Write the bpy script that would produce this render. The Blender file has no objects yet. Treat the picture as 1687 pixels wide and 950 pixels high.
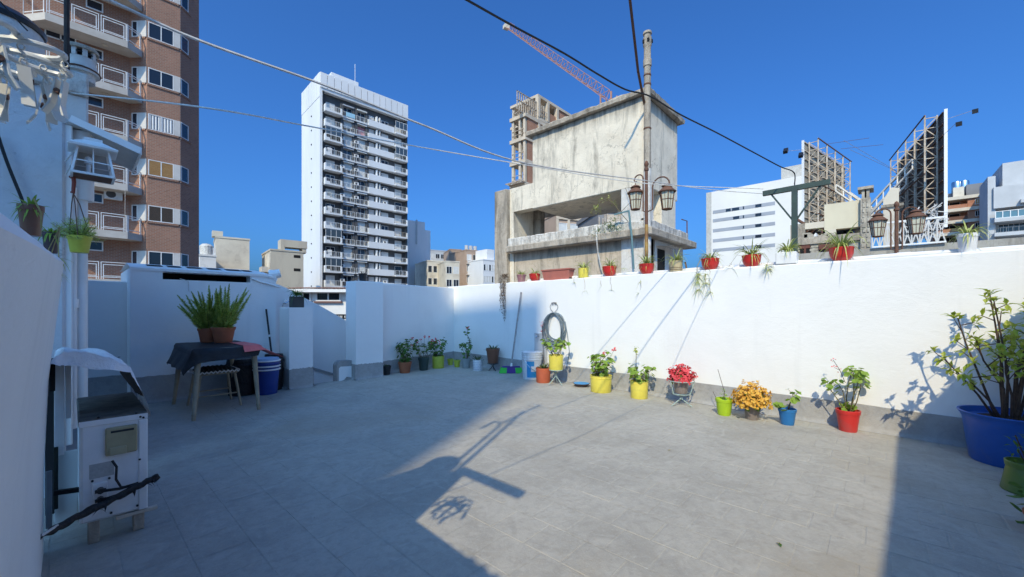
import bpy, math, random
from mathutils import Vector, Matrix
R = math.radians
rnd = random.Random(7)
C = bpy.context.scene.collection
SC = bpy.context.scene

# ------------------------------------------------------------------ camera
# World frame: x runs from the low wall on the left towards the long parapet (p),
# y runs along that parapet (q), z is up; the terrace floor is z = 0.
CAMH, FOC, CX, HZ = 1.2, 665.0, 843.5, 507.0
TH = R(47.6); SN, CS = math.sin(TH), math.cos(TH)
cd = bpy.data.cameras.new('camera'); cam = bpy.data.objects.new('camera', cd); C.objects.link(cam)
cam.location = (0, 0, CAMH); cam.rotation_euler = (R(90), 0, -TH)
cd.sensor_width = 36; cd.lens = 36 * FOC / 1687; cd.shift_y = (HZ - 475) / 1687
cd.clip_start = 0.02; cd.clip_end = 4000
SC.camera = cam

# ------------------------------------------------------------------ light
SUN_EL = math.atan(0.89)
SH = (0.907, 0.421)                                   # where shadows fall, along the ground
to_sun = Vector((-SH[0] * math.cos(SUN_EL), -SH[1] * math.cos(SUN_EL), math.sin(SUN_EL)))
w = bpy.data.worlds.new('World'); SC.world = w; w.use_nodes = True
nt = w.node_tree; sky = nt.nodes.new('ShaderNodeTexSky'); sky.sky_type = 'NISHITA'
sky.sun_disc = False; sky.sun_elevation = SUN_EL
sky.sun_rotation = math.atan2(to_sun.x, to_sun.y)
sky.altitude = 0; sky.air_density = 1.0; sky.dust_density = 4.2; sky.ozone_density = 10
tint = nt.nodes.new('ShaderNodeMix'); tint.data_type = 'RGBA'; tint.blend_type = 'MULTIPLY'; tint.inputs[0].default_value = 1
tint.inputs[7].default_value = (.45, .88, 1.25, 1)   # the deep clear blue of the photograph's sky
nt.links.new(sky.outputs[0], tint.inputs[6]); nt.links.new(tint.outputs[2], nt.nodes['Background'].inputs[0])
nt.nodes['Background'].inputs[1].default_value = 0.15
sl = bpy.data.lights.new('sun', 'SUN'); sun = bpy.data.objects.new('sun', sl); C.objects.link(sun)
sl.energy = 3.4; sl.angle = R(0.53); sl.color = (1.0, .865, .585)
sun.location = (-20, -9, 25); sun.rotation_euler = (-to_sun).to_track_quat('-Z', 'Y').to_euler()
SC.view_settings.view_transform = 'Standard'; SC.view_settings.look = 'None'
SC.view_settings.exposure = 0.20; SC.view_settings.gamma = 1.0

# ------------------------------------------------------------------ measuring: photo pixels to places
def ray(u, v):
    dx = (u - CX) / FOC; dz = (HZ - v) / FOC
    return CS * dx + SN, -SN * dx + CS, dz
def atY(u, v, Y):
    a, b, c = ray(u, v); return Vector((a * Y, b * Y, CAMH + c * Y))
def G(u, v, z=0.0):
    c = ray(u, v)[2]; return atY(u, v, (z - CAMH) / c)
def onp(u, v, p):
    return atY(u, v, p / ray(u, v)[0])
def onq(u, v, q):
    return atY(u, v, q / ray(u, v)[1])
WA, WS = 5.2525, .0693                                # the parapet's inner face: p = WA + WS q
def WP(q): return WA + WS * q
def onw(u, v, off=0.0):
    r = ray(u, v); return atY(u, v, (WA + off) / (r[0] - WS * r[1]))
def end_q(p): return 6.62 + (p - 3.72) * .174
def wide(u): return FOC / math.hypot(FOC, u - CX)      # a round thing off the axis of a wide lens looks wider by this much
def depth(P): return P[0] * SN + P[1] * CS
def proj(P):
    X = P[0] * CS - P[1] * SN; Y = depth(P)
    return (CX + FOC * X / Y, HZ - FOC * (P[2] - CAMH) / Y, Y)

# ------------------------------------------------------------------ materials
def newmat(name):
    m = bpy.data.materials.new(name); m.use_nodes = True
    n = m.node_tree.nodes; l = m.node_tree.links
    return m, n, l, n['Principled BSDF']
def noise(n, l, vec, scale, detail=6, rough=.6, dist=0, stretch=None):
    t = n.new('ShaderNodeTexNoise'); t.inputs['Scale'].default_value = scale
    t.inputs['Detail'].default_value = detail; t.inputs['Roughness'].default_value = rough
    t.inputs['Distortion'].default_value = dist
    if stretch:
        mp = n.new('ShaderNodeMapping'); mp.inputs['Scale'].default_value = stretch
        l.new(vec, mp.inputs[0]); vec = mp.outputs[0]
    l.new(vec, t.inputs['Vector']); return t.outputs['Fac']
def ramp(n, l, fac, stops):
    r = n.new('ShaderNodeValToRGB'); e = r.color_ramp.elements
    while len(e) < len(stops): e.new(0.5)
    for k, (pos, col) in enumerate(stops):
        e[k].position = pos; e[k].color = (*col, 1) if len(col) == 3 else col
    l.new(fac, r.inputs[0]); return r.outputs[0]
def mixc(n, l, fac, a, b, mode='MIX'):
    x = n.new('ShaderNodeMix'); x.data_type = 'RGBA'; x.blend_type = mode
    for s, val in ((0, fac), (6, a), (7, b)):
        if hasattr(val, 'links') or hasattr(val, 'is_linked'): l.new(val, x.inputs[s])
        elif s == 0: x.inputs[0].default_value = val
        else: x.inputs[s].default_value = (*val, 1)
    return x.outputs[2]
def grey(v): return (v, v, v)
def mat(name, c1, c2=None, scale=6, rough=.7, bump=0, bscale=60, metal=0, lo=.38, hi=.66, stain=None, sscale=1.5, slo=.55, shi=.75,
        stretch=None, spec=.4, coat=0, objc=False, bdist=.004):
    m, n, l, b = newmat(name)
    if objc: vec = n.new('ShaderNodeTexCoord').outputs['Object']
    else: vec = n.new('ShaderNodeNewGeometry').outputs['Position']
    b.inputs['Roughness'].default_value = rough; b.inputs['Metallic'].default_value = metal
    b.inputs['Specular IOR Level'].default_value = spec
    if coat: b.inputs['Coat Weight'].default_value = coat
    if c2 is None: c2 = tuple(x * .86 for x in c1)
    f = noise(n, l, vec, scale, stretch=stretch)
    col = ramp(n, l, f, [(lo, c1), (hi, c2)])
    if stain:
        f2 = noise(n, l, vec, sscale, 8, .65, .4, stretch)
        msk = ramp(n, l, f2, [(slo, grey(0)), (shi, grey(1))])
        col = mixc(n, l, msk, col, stain)
    l.new(col, b.inputs['Base Color'])
    if bump:
        f3 = noise(n, l, vec, bscale, 5, .6)
        bp = n.new('ShaderNodeBump'); bp.inputs['Strength'].default_value = bump; bp.inputs['Distance'].default_value = bdist
        l.new(f3, bp.inputs['Height']); l.new(bp.outputs[0], b.inputs['Normal'])
    return m
def leafmat(name, c1, c2, scale=25, trans=.35, rough=.45):
    m, n, l, b = newmat(name)
    vec = n.new('ShaderNodeNewGeometry').outputs['Position']
    col = ramp(n, l, noise(n, l, vec, scale, 3), [(.35, c1), (.65, c2)])
    l.new(col, b.inputs['Base Color']); b.inputs['Roughness'].default_value = rough
    b.inputs['Specular IOR Level'].default_value = .35
    t = n.new('ShaderNodeBsdfTranslucent'); l.new(col, t.inputs[0])
    mx = n.new('ShaderNodeMixShader'); mx.inputs[0].default_value = trans
    l.new(b.outputs[0], mx.inputs[1]); l.new(t.outputs[0], mx.inputs[2])
    l.new(mx.outputs[0], n['Material Output'].inputs[0]); return m
def glassmat(name, c, rough=.06):
    m, n, l, b = newmat(name)
    b.inputs['Base Color'].default_value = (*c, 1); b.inputs['Roughness'].default_value = rough
    b.inputs['Specular IOR Level'].default_value = .6; return m
def plaster():
    m, n, l, b = newmat('white_wall_paint')
    vec = n.new('ShaderNodeNewGeometry').outputs['Position']
    a = noise(n, l, vec, 1.1, 7, .62, .5)
    col = ramp(n, l, a, [(.30, (.84, .84, .82)), (.55, (.81, .81, .79)), (.78, (.75, .75, .735))])
    sp = noise(n, l, vec, 9, 8, .7, .3)
    col = mixc(n, l, ramp(n, l, sp, [(.66, grey(0)), (.80, grey(.5))]), col, (.58, .585, .58))
    dr = noise(n, l, vec, 2.4, 6, .6, .2, (2.2, 2.2, .18))        # faint rain streaks running down
    col = mixc(n, l, ramp(n, l, dr, [(.56, grey(0)), (.80, grey(.35))]), col, (.60, .61, .61))
    l.new(col, b.inputs['Base Color']); b.inputs['Roughness'].default_value = .55; b.inputs['Specular IOR Level'].default_value = .25
    h1 = noise(n, l, vec, 3.2, 4, .55, .4, (1, 1, 1.3)); h2 = noise(n, l, vec, 26, 6, .65, .3, (.7, .7, 1.6)); h3 = noise(n, l, vec, 150, 3)
    ms = n.new('ShaderNodeMath'); ms.operation = 'MULTIPLY'; l.new(h2, ms.inputs[0]); ms.inputs[1].default_value = .30
    m3 = n.new('ShaderNodeMath'); m3.operation = 'MULTIPLY_ADD'; l.new(h3, m3.inputs[0]); m3.inputs[1].default_value = .04; l.new(ms.outputs[0], m3.inputs[2])
    ad = n.new('ShaderNodeMath'); l.new(h1, ad.inputs[0]); l.new(m3.outputs[0], ad.inputs[1])
    # a few raised trowel ridges
    rd = noise(n, l, vec, 2.6, 2, .5, 1.0, (.8, .8, 2.0))
    rg = ramp(n, l, rd, [(.488, grey(0)), (.5, grey(.05)), (.512, grey(0))])
    a2 = n.new('ShaderNodeMath'); l.new(ad.outputs[0], a2.inputs[0]); l.new(rg, a2.inputs[1])
    bp = n.new('ShaderNodeBump'); bp.inputs['Strength'].default_value = .40; bp.inputs['Distance'].default_value = .012
    l.new(a2.outputs[0], bp.inputs['Height']); l.new(bp.outputs[0], b.inputs['Normal']); return m
def floorpaint(name, base, scale=1.0):
    m, n, l, b = newmat(name)
    vec = n.new('ShaderNodeNewGeometry').outputs['Position']
    k = base
    col = ramp(n, l, noise(n, l, vec, 1.6, 8, .65, .6), [(.28, tuple(x * .80 for x in k)), (.5, k), (.72, tuple(x * 1.14 for x in k))])
    f = noise(n, l, vec, 17, 6, .7, .2)
    col = mixc(n, l, ramp(n, l, f, [(.46, grey(0)), (.70, grey(.6))]), col, tuple(x * .74 for x in k))
    f = noise(n, l, vec, 75, 4, .7)
    col = mixc(n, l, ramp(n, l, f, [(.56, grey(0)), (.72, grey(.6))]), col, tuple(x * 1.28 for x in k))
    f = noise(n, l, vec, 6.5, 7, .62, 1.6)
    col = mixc(n, l, ramp(n, l, f, [(.34, grey(.5)), (.48, grey(0)), (.60, grey(0))]), col, tuple(x * .80 for x in k))
    f = noise(n, l, vec, 4.2, 6, .6, 2.2)
    col = mixc(n, l, ramp(n, l, f, [(.54, grey(0)), (.68, grey(.55))]), col, (k[0] * 1.16, k[1] * 1.16, k[2] * 1.17))
    f = noise(n, l, vec, .75, 7, .6, 1.0)
    col = mixc(n, l, ramp(n, l, f, [(.54, grey(0)), (.74, grey(.8))]), col, (k[0] * .90, k[1] * .84, k[2] * .75))   # brownish water stains
    f = noise(n, l, vec, 42, 2, .5)
    col = mixc(n, l, ramp(n, l, f, [(.745, grey(0)), (.775, grey(.55))]), col, tuple(x * .5 for x in k))       # specks of dirt
    l.new(col, b.inputs['Base Color']); b.inputs['Roughness'].default_value = .72; b.inputs['Specular IOR Level'].default_value = .25
    bp = n.new('ShaderNodeBump'); bp.inputs['Strength'].default_value = .75; bp.inputs['Distance'].default_value = .007
    l.new(noise(n, l, vec, 22, 8, .68), bp.inputs['Height']); l.new(bp.outputs[0], b.inputs['Normal']); return m
def weathered(name, c, dark=(.10, .095, .085), warm=(.42, .34, .25), amount=.5, sc=1.0, ztop=None, crack=.75, relief=.5):
    """old lime render: pale ground, warm patches, black mould in streaks, hairline cracks, runs of soot below its top edge"""
    m, n, l, b = newmat(name)
    vec = n.new('ShaderNodeNewGeometry').outputs['Position']
    col = ramp(n, l, noise(n, l, vec, 1.6 * sc, 8, .68, .6), [(.34, c), (.66, tuple(x * .82 for x in c))])
    f = noise(n, l, vec, 1.1 * sc, 8, .7, .8)
    col = mixc(n, l, ramp(n, l, f, [(.58 - .12 * amount, grey(0)), (.80, grey(.6))]), col, warm)
    f = noise(n, l, vec, 2.3 * sc, 9, .74, .4, (1.6, 1.6, .30))
    col = mixc(n, l, ramp(n, l, f, [(.61 - .16 * amount, grey(0)), (.82 - .14 * amount, grey(.85))]), col, dark)
    f = noise(n, l, vec, 3.4 * sc, 10, .78, 1.2)
    col = mixc(n, l, ramp(n, l, f, [(.60 - .06 * amount, grey(0)), (.70, grey(.35 + .4 * amount))]), col, tuple(x * .42 for x in c))
    f = noise(n, l, vec, 19 * sc, 6, .7)
    col = mixc(n, l, ramp(n, l, f, [(.64 - .06 * amount, grey(0)), (.72, grey(.6))]), col, tuple(x * .38 for x in c))
    if ztop is not None:
        sp = n.new('ShaderNodeSeparateXYZ'); l.new(vec, sp.inputs[0])
        mr = n.new('ShaderNodeMapRange'); mr.inputs[1].default_value = ztop - .75; mr.inputs[2].default_value = ztop - .02; l.new(sp.outputs[2], mr.inputs[0])
        f = noise(n, l, vec, 3.0, 7, .7, .3, (2.4, 2.4, .22)); mu = n.new('ShaderNodeMath'); mu.operation = 'MULTIPLY'; l.new(f, mu.inputs[0]); l.new(mr.outputs[0], mu.inputs[1])
        col = mixc(n, l, ramp(n, l, mu.outputs[0], [(.22, grey(0)), (.58, grey(.9))]), col, tuple(x * 1.4 for x in dark))
    wn = n.new('ShaderNodeTexNoise'); wn.inputs['Scale'].default_value = 2.2; wn.inputs['Detail'].default_value = 6; wn.inputs['Roughness'].default_value = .7; l.new(vec, wn.inputs['Vector'])
    wv = n.new('ShaderNodeVectorMath'); wv.operation = 'ADD'; l.new(vec, wv.inputs[0]); l.new(wn.outputs['Color'], wv.inputs[1])
    v = n.new('ShaderNodeTexVoronoi'); v.feature = 'DISTANCE_TO_EDGE'; v.inputs['Scale'].default_value = 1.25 * sc; l.new(wv.outputs[0], v.inputs['Vector'])
    g = noise(n, l, vec, 1.3, 3); mk = n.new('ShaderNodeMath'); mk.operation = 'MULTIPLY'
    l.new(ramp(n, l, v.outputs['Distance'], [(.0, grey(crack)), (.016, grey(0))]), mk.inputs[0]); l.new(ramp(n, l, g, [(.45, grey(0)), (.58, grey(1))]), mk.inputs[1])
    col = mixc(n, l, mk.outputs[0], col, tuple(x * .30 for x in c))
    l.new(col, b.inputs['Base Color']); b.inputs['Roughness'].default_value = .9; b.inputs['Specular IOR Level'].default_value = .15
    bp = n.new('ShaderNodeBump'); bp.inputs['Strength'].default_value = relief; bp.inputs['Distance'].default_value = .035
    l.new(noise(n, l, vec, 4.5 * sc, 9, .66, .5), bp.inputs['Height']); l.new(bp.outputs[0], b.inputs['Normal']); return m
def brickmat(name, c1, c2, mortar, bw, bh, ang=0, mort=.012):
    m, n, l, b = newmat(name)
    uv = n.new('ShaderNodeUVMap').outputs[0]
    t = n.new('ShaderNodeTexBrick'); t.inputs['Scale'].default_value = 1
    t.inputs['Brick Width'].default_value = bw; t.inputs['Row Height'].default_value = bh; t.inputs['Mortar Size'].default_value = mort
    t.inputs['Color1'].default_value = (*c1, 1); t.inputs['Color2'].default_value = (*c2, 1); t.inputs['Mortar'].default_value = (*mortar, 1)
    t.inputs['Bias'].default_value = -.2
    l.new(uv, t.inputs['Vector'])
    vec = n.new('ShaderNodeNewGeometry').outputs['Position']
    col = mixc(n, l, .6, t.outputs['Color'], ramp(n, l, noise(n, l, vec, .5, 6), [(.3, grey(.62)), (.7, grey(1.0))]), 'MULTIPLY')
    l.new(col, b.inputs['Base Color']); b.inputs['Roughness'].default_value = .85
    bp = n.new('ShaderNodeBump'); bp.inputs['Strength'].default_value = .6; bp.inputs['Distance'].default_value = .02; bp.invert = True
    l.new(t.outputs['Fac'], bp.inputs['Height']); l.new(bp.outputs[0], b.inputs['Normal']); return m

PAINT = plaster()
FLOOR = floorpaint('grey_floor_paint', (.385, .368, .326))
SKIRT = floorpaint('grey_skirting_paint', (.335, .332, .325))
JOINT = floorpaint('grey_joint_paint', (.33, .328, .322))
OLD = weathered('old_lime_render', (.81, .735, .60), warm=(.62, .52, .39), amount=.55, ztop=5.9, crack=.95)
OLDD = weathered('stained_concrete', (.50, .44, .36), amount=1.0, relief=1)
OLDM = weathered('mouldy_white_render', (.74, .71, .65), amount=1.0, sc=2.4, relief=1)
OLDB = weathered('brown_stained_render', (.58, .49, .38), amount=.68, ztop=2.9)
OLDW = weathered('peeling_white_render', (.72, .70, .66), amount=.52)
BRICK = brickmat('brown_brick', (.41, .19, .118), (.30, .135, .085), (.38, .29, .23), .24, .085)
BRICK2 = brickmat('orange_brick', (.50, .19, .09), (.40, .14, .07), (.45, .33, .25), .26, .09)
SLABC = mat('pale_balcony_render', (.55, .51, .46), (.46, .42, .37), 1.5, .85, .3, 12)
SLABU = mat('balcony_soffit', (.50, .46, .41), None, 1.5, .9)
WMETAL = mat('white_painted_metal', (.78, .78, .77), (.68, .68, .66), 10, .4)
WFRAME = mat('white_window_frame', (.76, .76, .75), None, 4, .45)
GLASS = glassmat('dark_window_glass', (.018, .026, .04))
GLASSB = glassmat('bluish_glass', (.06, .09, .12), .1)
SHUT = mat('pale_roller_shutter', (.62, .62, .60), (.55, .55, .53), 3, .6)
WOODSH = mat('wooden_roller_shutter', (.42, .24, .09), (.32, .17, .06), 3, .6, .5, 30, stretch=(1, 1, 12))
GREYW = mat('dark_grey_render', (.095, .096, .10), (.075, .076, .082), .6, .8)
WHITET = mat('white_tower_render', (.74, .745, .75), (.66, .67, .68), .25, .75, stretch=(1, 1, .3))
WHITEB = mat('white_render', (.74, .73, .71), (.62, .61, .59), .5, .8, stain=(.45, .44, .42), sscale=.6)
CREAM = mat('cream_render', (.66, .60, .49), (.55, .49, .40), .5, .85, stain=(.38, .33, .27), sscale=.5)
BEIGE = mat('beige_concrete', (.52, .47, .38), (.44, .39, .32), .6, .9, stain=(.30, .26, .22), sscale=.5, stretch=(1, 1, .3))
CONC = mat('raw_concrete', (.62, .52, .40), (.47, .39, .30), .8, .9, .4, 5)
GREYB = mat('pale_grey_render', (.50, .51, .52), (.44, .45, .46), .4, .8)
GREYD = mat('mid_grey_render', (.22, .22, .23), None, .5, .85)
STONE = mat('stone_cladding', (.46, .42, .35), (.26, .23, .19), 8, .9, .8, 10)
STONE2 = mat('light_stone', (.52, .50, .46), (.42, .40, .36), 2, .9)
BLACK = mat('flat_black', (.012, .012, .013), None, 5, .9)  # plain black; also stands in for the shade inside openings and slots
DARK = mat('dark_interior', (.03, .03, .033), None, 5, .95)
PVC = mat('white_pvc', (.80, .80, .79), (.72, .72, .70), 6, .35)
PVCO = mat('stained_white_pipe', (.66, .65, .62), (.45, .42, .37), 5, .6, .2, 20, stain=(.25, .22, .18), sscale=7, slo=.58, shi=.72)
RUST = mat('rusty_iron', (.16, .075, .045), (.10, .055, .04), 30, .8, .4, 80)
OCHRE = mat('ochre_painted_iron', (.40, .25, .07), (.22, .11, .05), 9, .6, .3, 60, stain=(.10, .05, .035), sscale=6)
GREENM = mat('dark_green_iron', (.045, .075, .062), (.035, .055, .05), 8, .5)
LATT = mat('balustrade_white', (.60, .59, .57), (.5, .49, .47), 4, .7)
STEEL = mat('stainless_steel', (.62, .64, .66), None, 5, .25, metal=1)
GALV = mat('weathered_white_steel', (.56, .49, .40), (.36, .27, .19), 3, .7, stain=(.22, .11, .06), sscale=2.5)
LADW = mat('white_ladder_steel', (.78, .75, .69), (.66, .60, .52), 3, .6)
BOARD = mat('billboard_back_sheet', (.10, .092, .08), (.065, .06, .055), 1.2, .85)
BOARDL = mat('billboard_back_pale', (.34, .31, .25), (.24, .21, .17), 1.0, .85)
CABLE = mat('black_cable', (.015, .015, .016), None, 5, .6)
CORD = mat('white_cord', (.72, .70, .66), (.55, .53, .49), 30, .7)
TERRA = mat('terracotta', (.36, .12, .055), (.30, .10, .05), 14, .75, .2, 90)
SOIL = mat('potting_soil', (.035, .024, .017), (.06, .042, .03), 60, 1, 1, 90)
def plastic(name, c, rough=.38): return mat(name, c, tuple(x * .9 for x in c), 12, rough, 0, spec=.5, stain=tuple(x * .62 + .05 for x in c), sscale=7, slo=.54, shi=.8)
P_RED = plastic('red_plastic', (.58, .03, .025)); P_YEL = plastic('yellow_plastic', (.76, .65, .10))
P_LIME = plastic('lime_plastic', (.38, .56, .02)); P_BLUE = plastic('blue_plastic', (.02, .16, .42))
P_TUB = plastic('deep_blue_plastic', (.02, .11, .44)); P_OLIVE = plastic('olive_green_plastic', (.12, .19, .03))
P_TAUPE = plastic('taupe_plastic', (.24, .20, .18)); P_WHITE = plastic('white_plastic', (.74, .75, .77))
P_GREY = plastic('grey_plastic', (.30, .33, .33)); P_DGREEN = plastic('dark_green_plastic', (.03, .055, .05))
P_BLACK = plastic('black_plastic', (.015, .016, .018)); P_SALMON = plastic('salmon_planter', (.46, .15, .11), .6)
P_MAUVE = plastic('mauve_plastic', (.36, .17, .18)); P_YG = plastic('yellow_green_plastic', (.46, .50, .06))
P_BROWN = plastic('brown_plastic', (.17, .07, .04)); P_BUCKET = plastic('royal_blue_plastic', (.012, .045, .26))
P_SKY = plastic('sky_blue_plastic', (.03, .28, .60))
L_GER = leafmat('geranium_leaf', (.19, .33, .045), (.32, .45, .075))
L_DK = leafmat('dark_leaf', (.07, .16, .03), (.13, .24, .045))
L_SPI = leafmat('spider_plant_leaf', (.36, .44, .09), (.60, .60, .26), 40)
L_DRY = leafmat('straw_leaf', (.45, .36, .14), (.33, .24, .10), 40, .3, .7)
L_DEAD = leafmat('dead_leaf', (.13, .085, .055), (.20, .14, .09), 40, .15, .9)
L_FERN = leafmat('foxtail_needle', (.34, .45, .075), (.54, .60, .16), 18, .45)
L_BUSH = leafmat('bush_leaf', (.32, .44, .045), (.54, .56, .11), 20, .5)
L_AGA = leafmat('agave_leaf', (.05, .085, .03), (.12, .14, .05), 20, .1)
F_RED = leafmat('red_petal', (.60, .02, .03), (.68, .06, .06), 60, .25, .6)
F_PINK = leafmat('coral_petal', (.80, .13, .15), (.68, .06, .08), 60, .25, .6)
F_YEL = leafmat('golden_petal', (.86, .58, .10), (.68, .34, .06), 70, .3, .6)
STEM = mat('plant_stem', (.16, .14, .06), (.10, .075, .04), 40, .8)
BARK = mat('brown_twig', (.10, .065, .045), (.06, .04, .03), 40, .85)

# ------------------------------------------------------------------ mesh building
class MB:
    def __init__(s): s.v = []; s.f = []; s.uv = None
    def add(s, vs, fs):
        o = len(s.v); s.v += [tuple(x) for x in vs]; s.f += [tuple(i + o for i in f) for f in fs]; return s
    def box(s, x0, x1, y0, y1, z0, z1):
        return s.add([(x0, y0, z0), (x1, y0, z0), (x1, y1, z0), (x0, y1, z0), (x0, y0, z1), (x1, y0, z1), (x1, y1, z1), (x0, y1, z1)],
                     [(0, 3, 2, 1), (4, 5, 6, 7), (0, 1, 5, 4), (1, 2, 6, 5), (2, 3, 7, 6), (3, 0, 4, 7)])
    def bbox(s, x0, x1, y0, y1, z0, z1, b=.01):
        """box with chamfered edges"""
        i = len(s.v); X = (x0, x1); Y = (y0, y1); Z = (z0, z1); vs = []; ix = {}
        for a in (0, 1):
            for c in (0, 1):
                for d in (0, 1):
                    for k in (0, 1, 2):
                        P = [X[a], Y[c], Z[d]]
                        for j, val in ((0, a), (1, c), (2, d)):
                            if j != k: P[j] += b if val == 0 else -b
                        ix[(a, c, d, k)] = len(vs); vs.append(tuple(P))
        fs = []
        for k in range(3):
            o = [j for j in range(3) if j != k]
            for sd in (0, 1):
                loop = []
                for (m_, n_) in ((0, 0), (1, 0), (1, 1), (0, 1)):
                    key = [0, 0, 0]; key[k] = sd; key[o[0]] = m_; key[o[1]] = n_; loop.append(ix[(*key, k)])
                fs.append(tuple(loop if (sd == 1) != (k == 1) else loop[::-1]))
        for k in range(3):
            o = [j for j in range(3) if j != k]
            for m_ in (0, 1):
                for n_ in (0, 1):
                    a = [0, 0, 0]; c = [0, 0, 0]; a[o[0]] = c[o[0]] = m_; a[o[1]] = c[o[1]] = n_; c[k] = 1
                    fs.append((ix[(*a, o[0])], ix[(*a, o[1])], ix[(*c, o[1])], ix[(*c, o[0])]))
        for a in (0, 1):
            for c in (0, 1):
                for d in (0, 1): fs.append((ix[(a, c, d, 0)], ix[(a, c, d, 1)], ix[(a, c, d, 2)]))
        return s.add(vs, fs)
    def fb(s, F, s0, s1, n0, n1, z0, z1):
        """box on a face F=(origin, along, outward)"""
        o, a, n = F
        c = [(o[0] + a[0] * S + n[0] * N, o[1] + a[1] * S + n[1] * N) for S, N in ((s0, n0), (s1, n0), (s1, n1), (s0, n1))]
        vs = [(*p, z0) for p in c] + [(*p, z1) for p in c]
        return s.add(vs, [(0, 3, 2, 1), (4, 5, 6, 7), (0, 1, 5, 4), (1, 2, 6, 5), (2, 3, 7, 6), (3, 0, 4, 7)])
    def prism(s, poly, axis, a0, a1):
        """extrude a polygon along an axis: 0 poly=(q,z), 1 poly=(p,z), 2 poly=(p,q)"""
        def P(t, a): return (a, t[0], t[1]) if axis == 0 else ((t[0], a, t[1]) if axis == 1 else (t[0], t[1], a))
        n = len(poly)
        return s.add([P(t, a0) for t in poly] + [P(t, a1) for t in poly],
                     [tuple(range(n))[::-1], tuple(range(n, 2 * n))] + [(i, (i + 1) % n, n + (i + 1) % n, n + i) for i in range(n)])
    def tube(s, pts, r, n=6, cap=True):
        pts = [Vector(p) for p in pts]; m = len(pts)
        rs = r if isinstance(r, (list, tuple)) else [r] * m
        ref = None; vs = []
        for i, p in enumerate(pts):
            d = (pts[min(i + 1, m - 1)] - pts[max(i - 1, 0)]).normalized()
            if ref is None: ref = Vector((0, 0, 1)) if abs(d.z) < .9 else Vector((1, 0, 0))
            a = (ref - d * ref.dot(d))
            if a.length < 1e-4: a = d.orthogonal()
            a.normalize(); b = d.cross(a); ref = a
            for k in range(n):
                t = 2 * math.pi * k / n; vs.append(p + (a * math.cos(t) + b * math.sin(t)) * rs[i])
        fs = [(i * n + k, i * n + (k + 1) % n, (i + 1) * n + (k + 1) % n, (i + 1) * n + k) for i in range(m - 1) for k in range(n)]
        if cap: fs += [tuple(range(n))[::-1], tuple(range((m - 1) * n, m * n))]
        return s.add(vs, fs)
    def bar(s, a, b, w, h=None):
        """square bar between two points"""
        a = Vector(a); b = Vector(b); d = (b - a).normalized(); h = h or w
        u = Vector((0, 0, 1)) if abs(d.z) < .95 else Vector((1, 0, 0))
        x = d.cross(u).normalized(); y = x.cross(d)
        vs = [q + x * (w / 2 * i) + y * (h / 2 * j) for q in (a, b) for i, j in ((-1, -1), (1, -1), (1, 1), (-1, 1))]
        return s.add(vs, [(0, 1, 2, 3), (7, 6, 5, 4), (0, 4, 5, 1), (1, 5, 6, 2), (2, 6, 7, 3), (3, 7, 4, 0)])
    def lathe(s, prof, c=(0, 0, 0), n=20, sq=None, wob=0):
        vs = []; m = len(prof)
        for (r, z) in prof:
            for k in range(n):
                t = 2 * math.pi * (k + .5) / n; rr = r * (1 + wob * math.sin(3 * t + z * 9))
                if sq: rr = r / max(abs(math.cos(t)), abs(math.sin(t))) * sq + rr * (1 - sq)
                vs.append((c[0] + rr * math.cos(t), c[1] + rr * math.sin(t), c[2] + z))
        fs = [(i * n + k, i * n + (k + 1) % n, (i + 1) * n + (k + 1) % n, (i + 1) * n + k) for i in range(m - 1) for k in range(n)]
        if prof[0][0] > 1e-5: fs.append(tuple(range(n))[::-1])
        if prof[-1][0] > 1e-5: fs.append(tuple(range((m - 1) * n, m * n)))
        return s.add(vs, fs)
    def grid(s, rows):
        """rows of points -> quad sheet"""
        nr, nc = len(rows), len(rows[0])
        return s.add([p for r_ in rows for p in r_], [(i * nc + j, i * nc + j + 1, (i + 1) * nc + j + 1, (i + 1) * nc + j) for i in range(nr - 1) for j in range(nc - 1)])
    def leaf(s, p, d, L, W, up=None, droop=.2):
        p = Vector(p); d = Vector(d).normalized(); up = Vector(up or (0, 0, 1))
        x = d.cross(up)
        if x.length < 1e-3: x = d.orthogonal()
        x.normalize(); u = x.cross(d)
        m = p + d * L * .5; t = p + d * L - u * L * droop
        return s.add([p, m + x * W / 2 + u * W * .2, m, m - x * W / 2 + u * W * .2, t], [(0, 2, 1), (0, 3, 2), (1, 2, 4), (2, 3, 4)])
    def disc(s, p, nrm, r, k=7, cup=.25):
        p = Vector(p); nrm = Vector(nrm).normalized(); a = nrm.orthogonal().normalized(); b = nrm.cross(a)
        t0 = rnd.random() * 6
        vs = [p] + [p + (a * math.cos(t0 + 6.283 * i / k) + b * math.sin(t0 + 6.283 * i / k)) * r * rnd.uniform(.82, 1.12) + nrm * r * cup * rnd.uniform(.2, 1.3) for i in range(k)]
        return s.add(vs, [(0, i + 1, (i + 1) % k + 1) for i in range(k)])
    def blade(s, p, az, L, W, rise, fall, n=5):
        """arching strap leaf"""
        p = Vector(p); h = Vector((math.cos(az), math.sin(az), 0)); x = Vector((-h.y, h.x, 0)); rows = []
        for i in range(n + 1):
            t = i / n; c = p + h * L * (t * .9) + Vector((0, 0, L * (rise * t - fall * t * t))); w_ = W * (1 - t) ** .6 * (.6 + .4 * min(1, t * 4)) + .0004
            rows.append((c + x * w_ / 2, c - Vector((0, 0, w_ * .25)), c - x * w_ / 2))
        return s.grid(rows)
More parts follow.
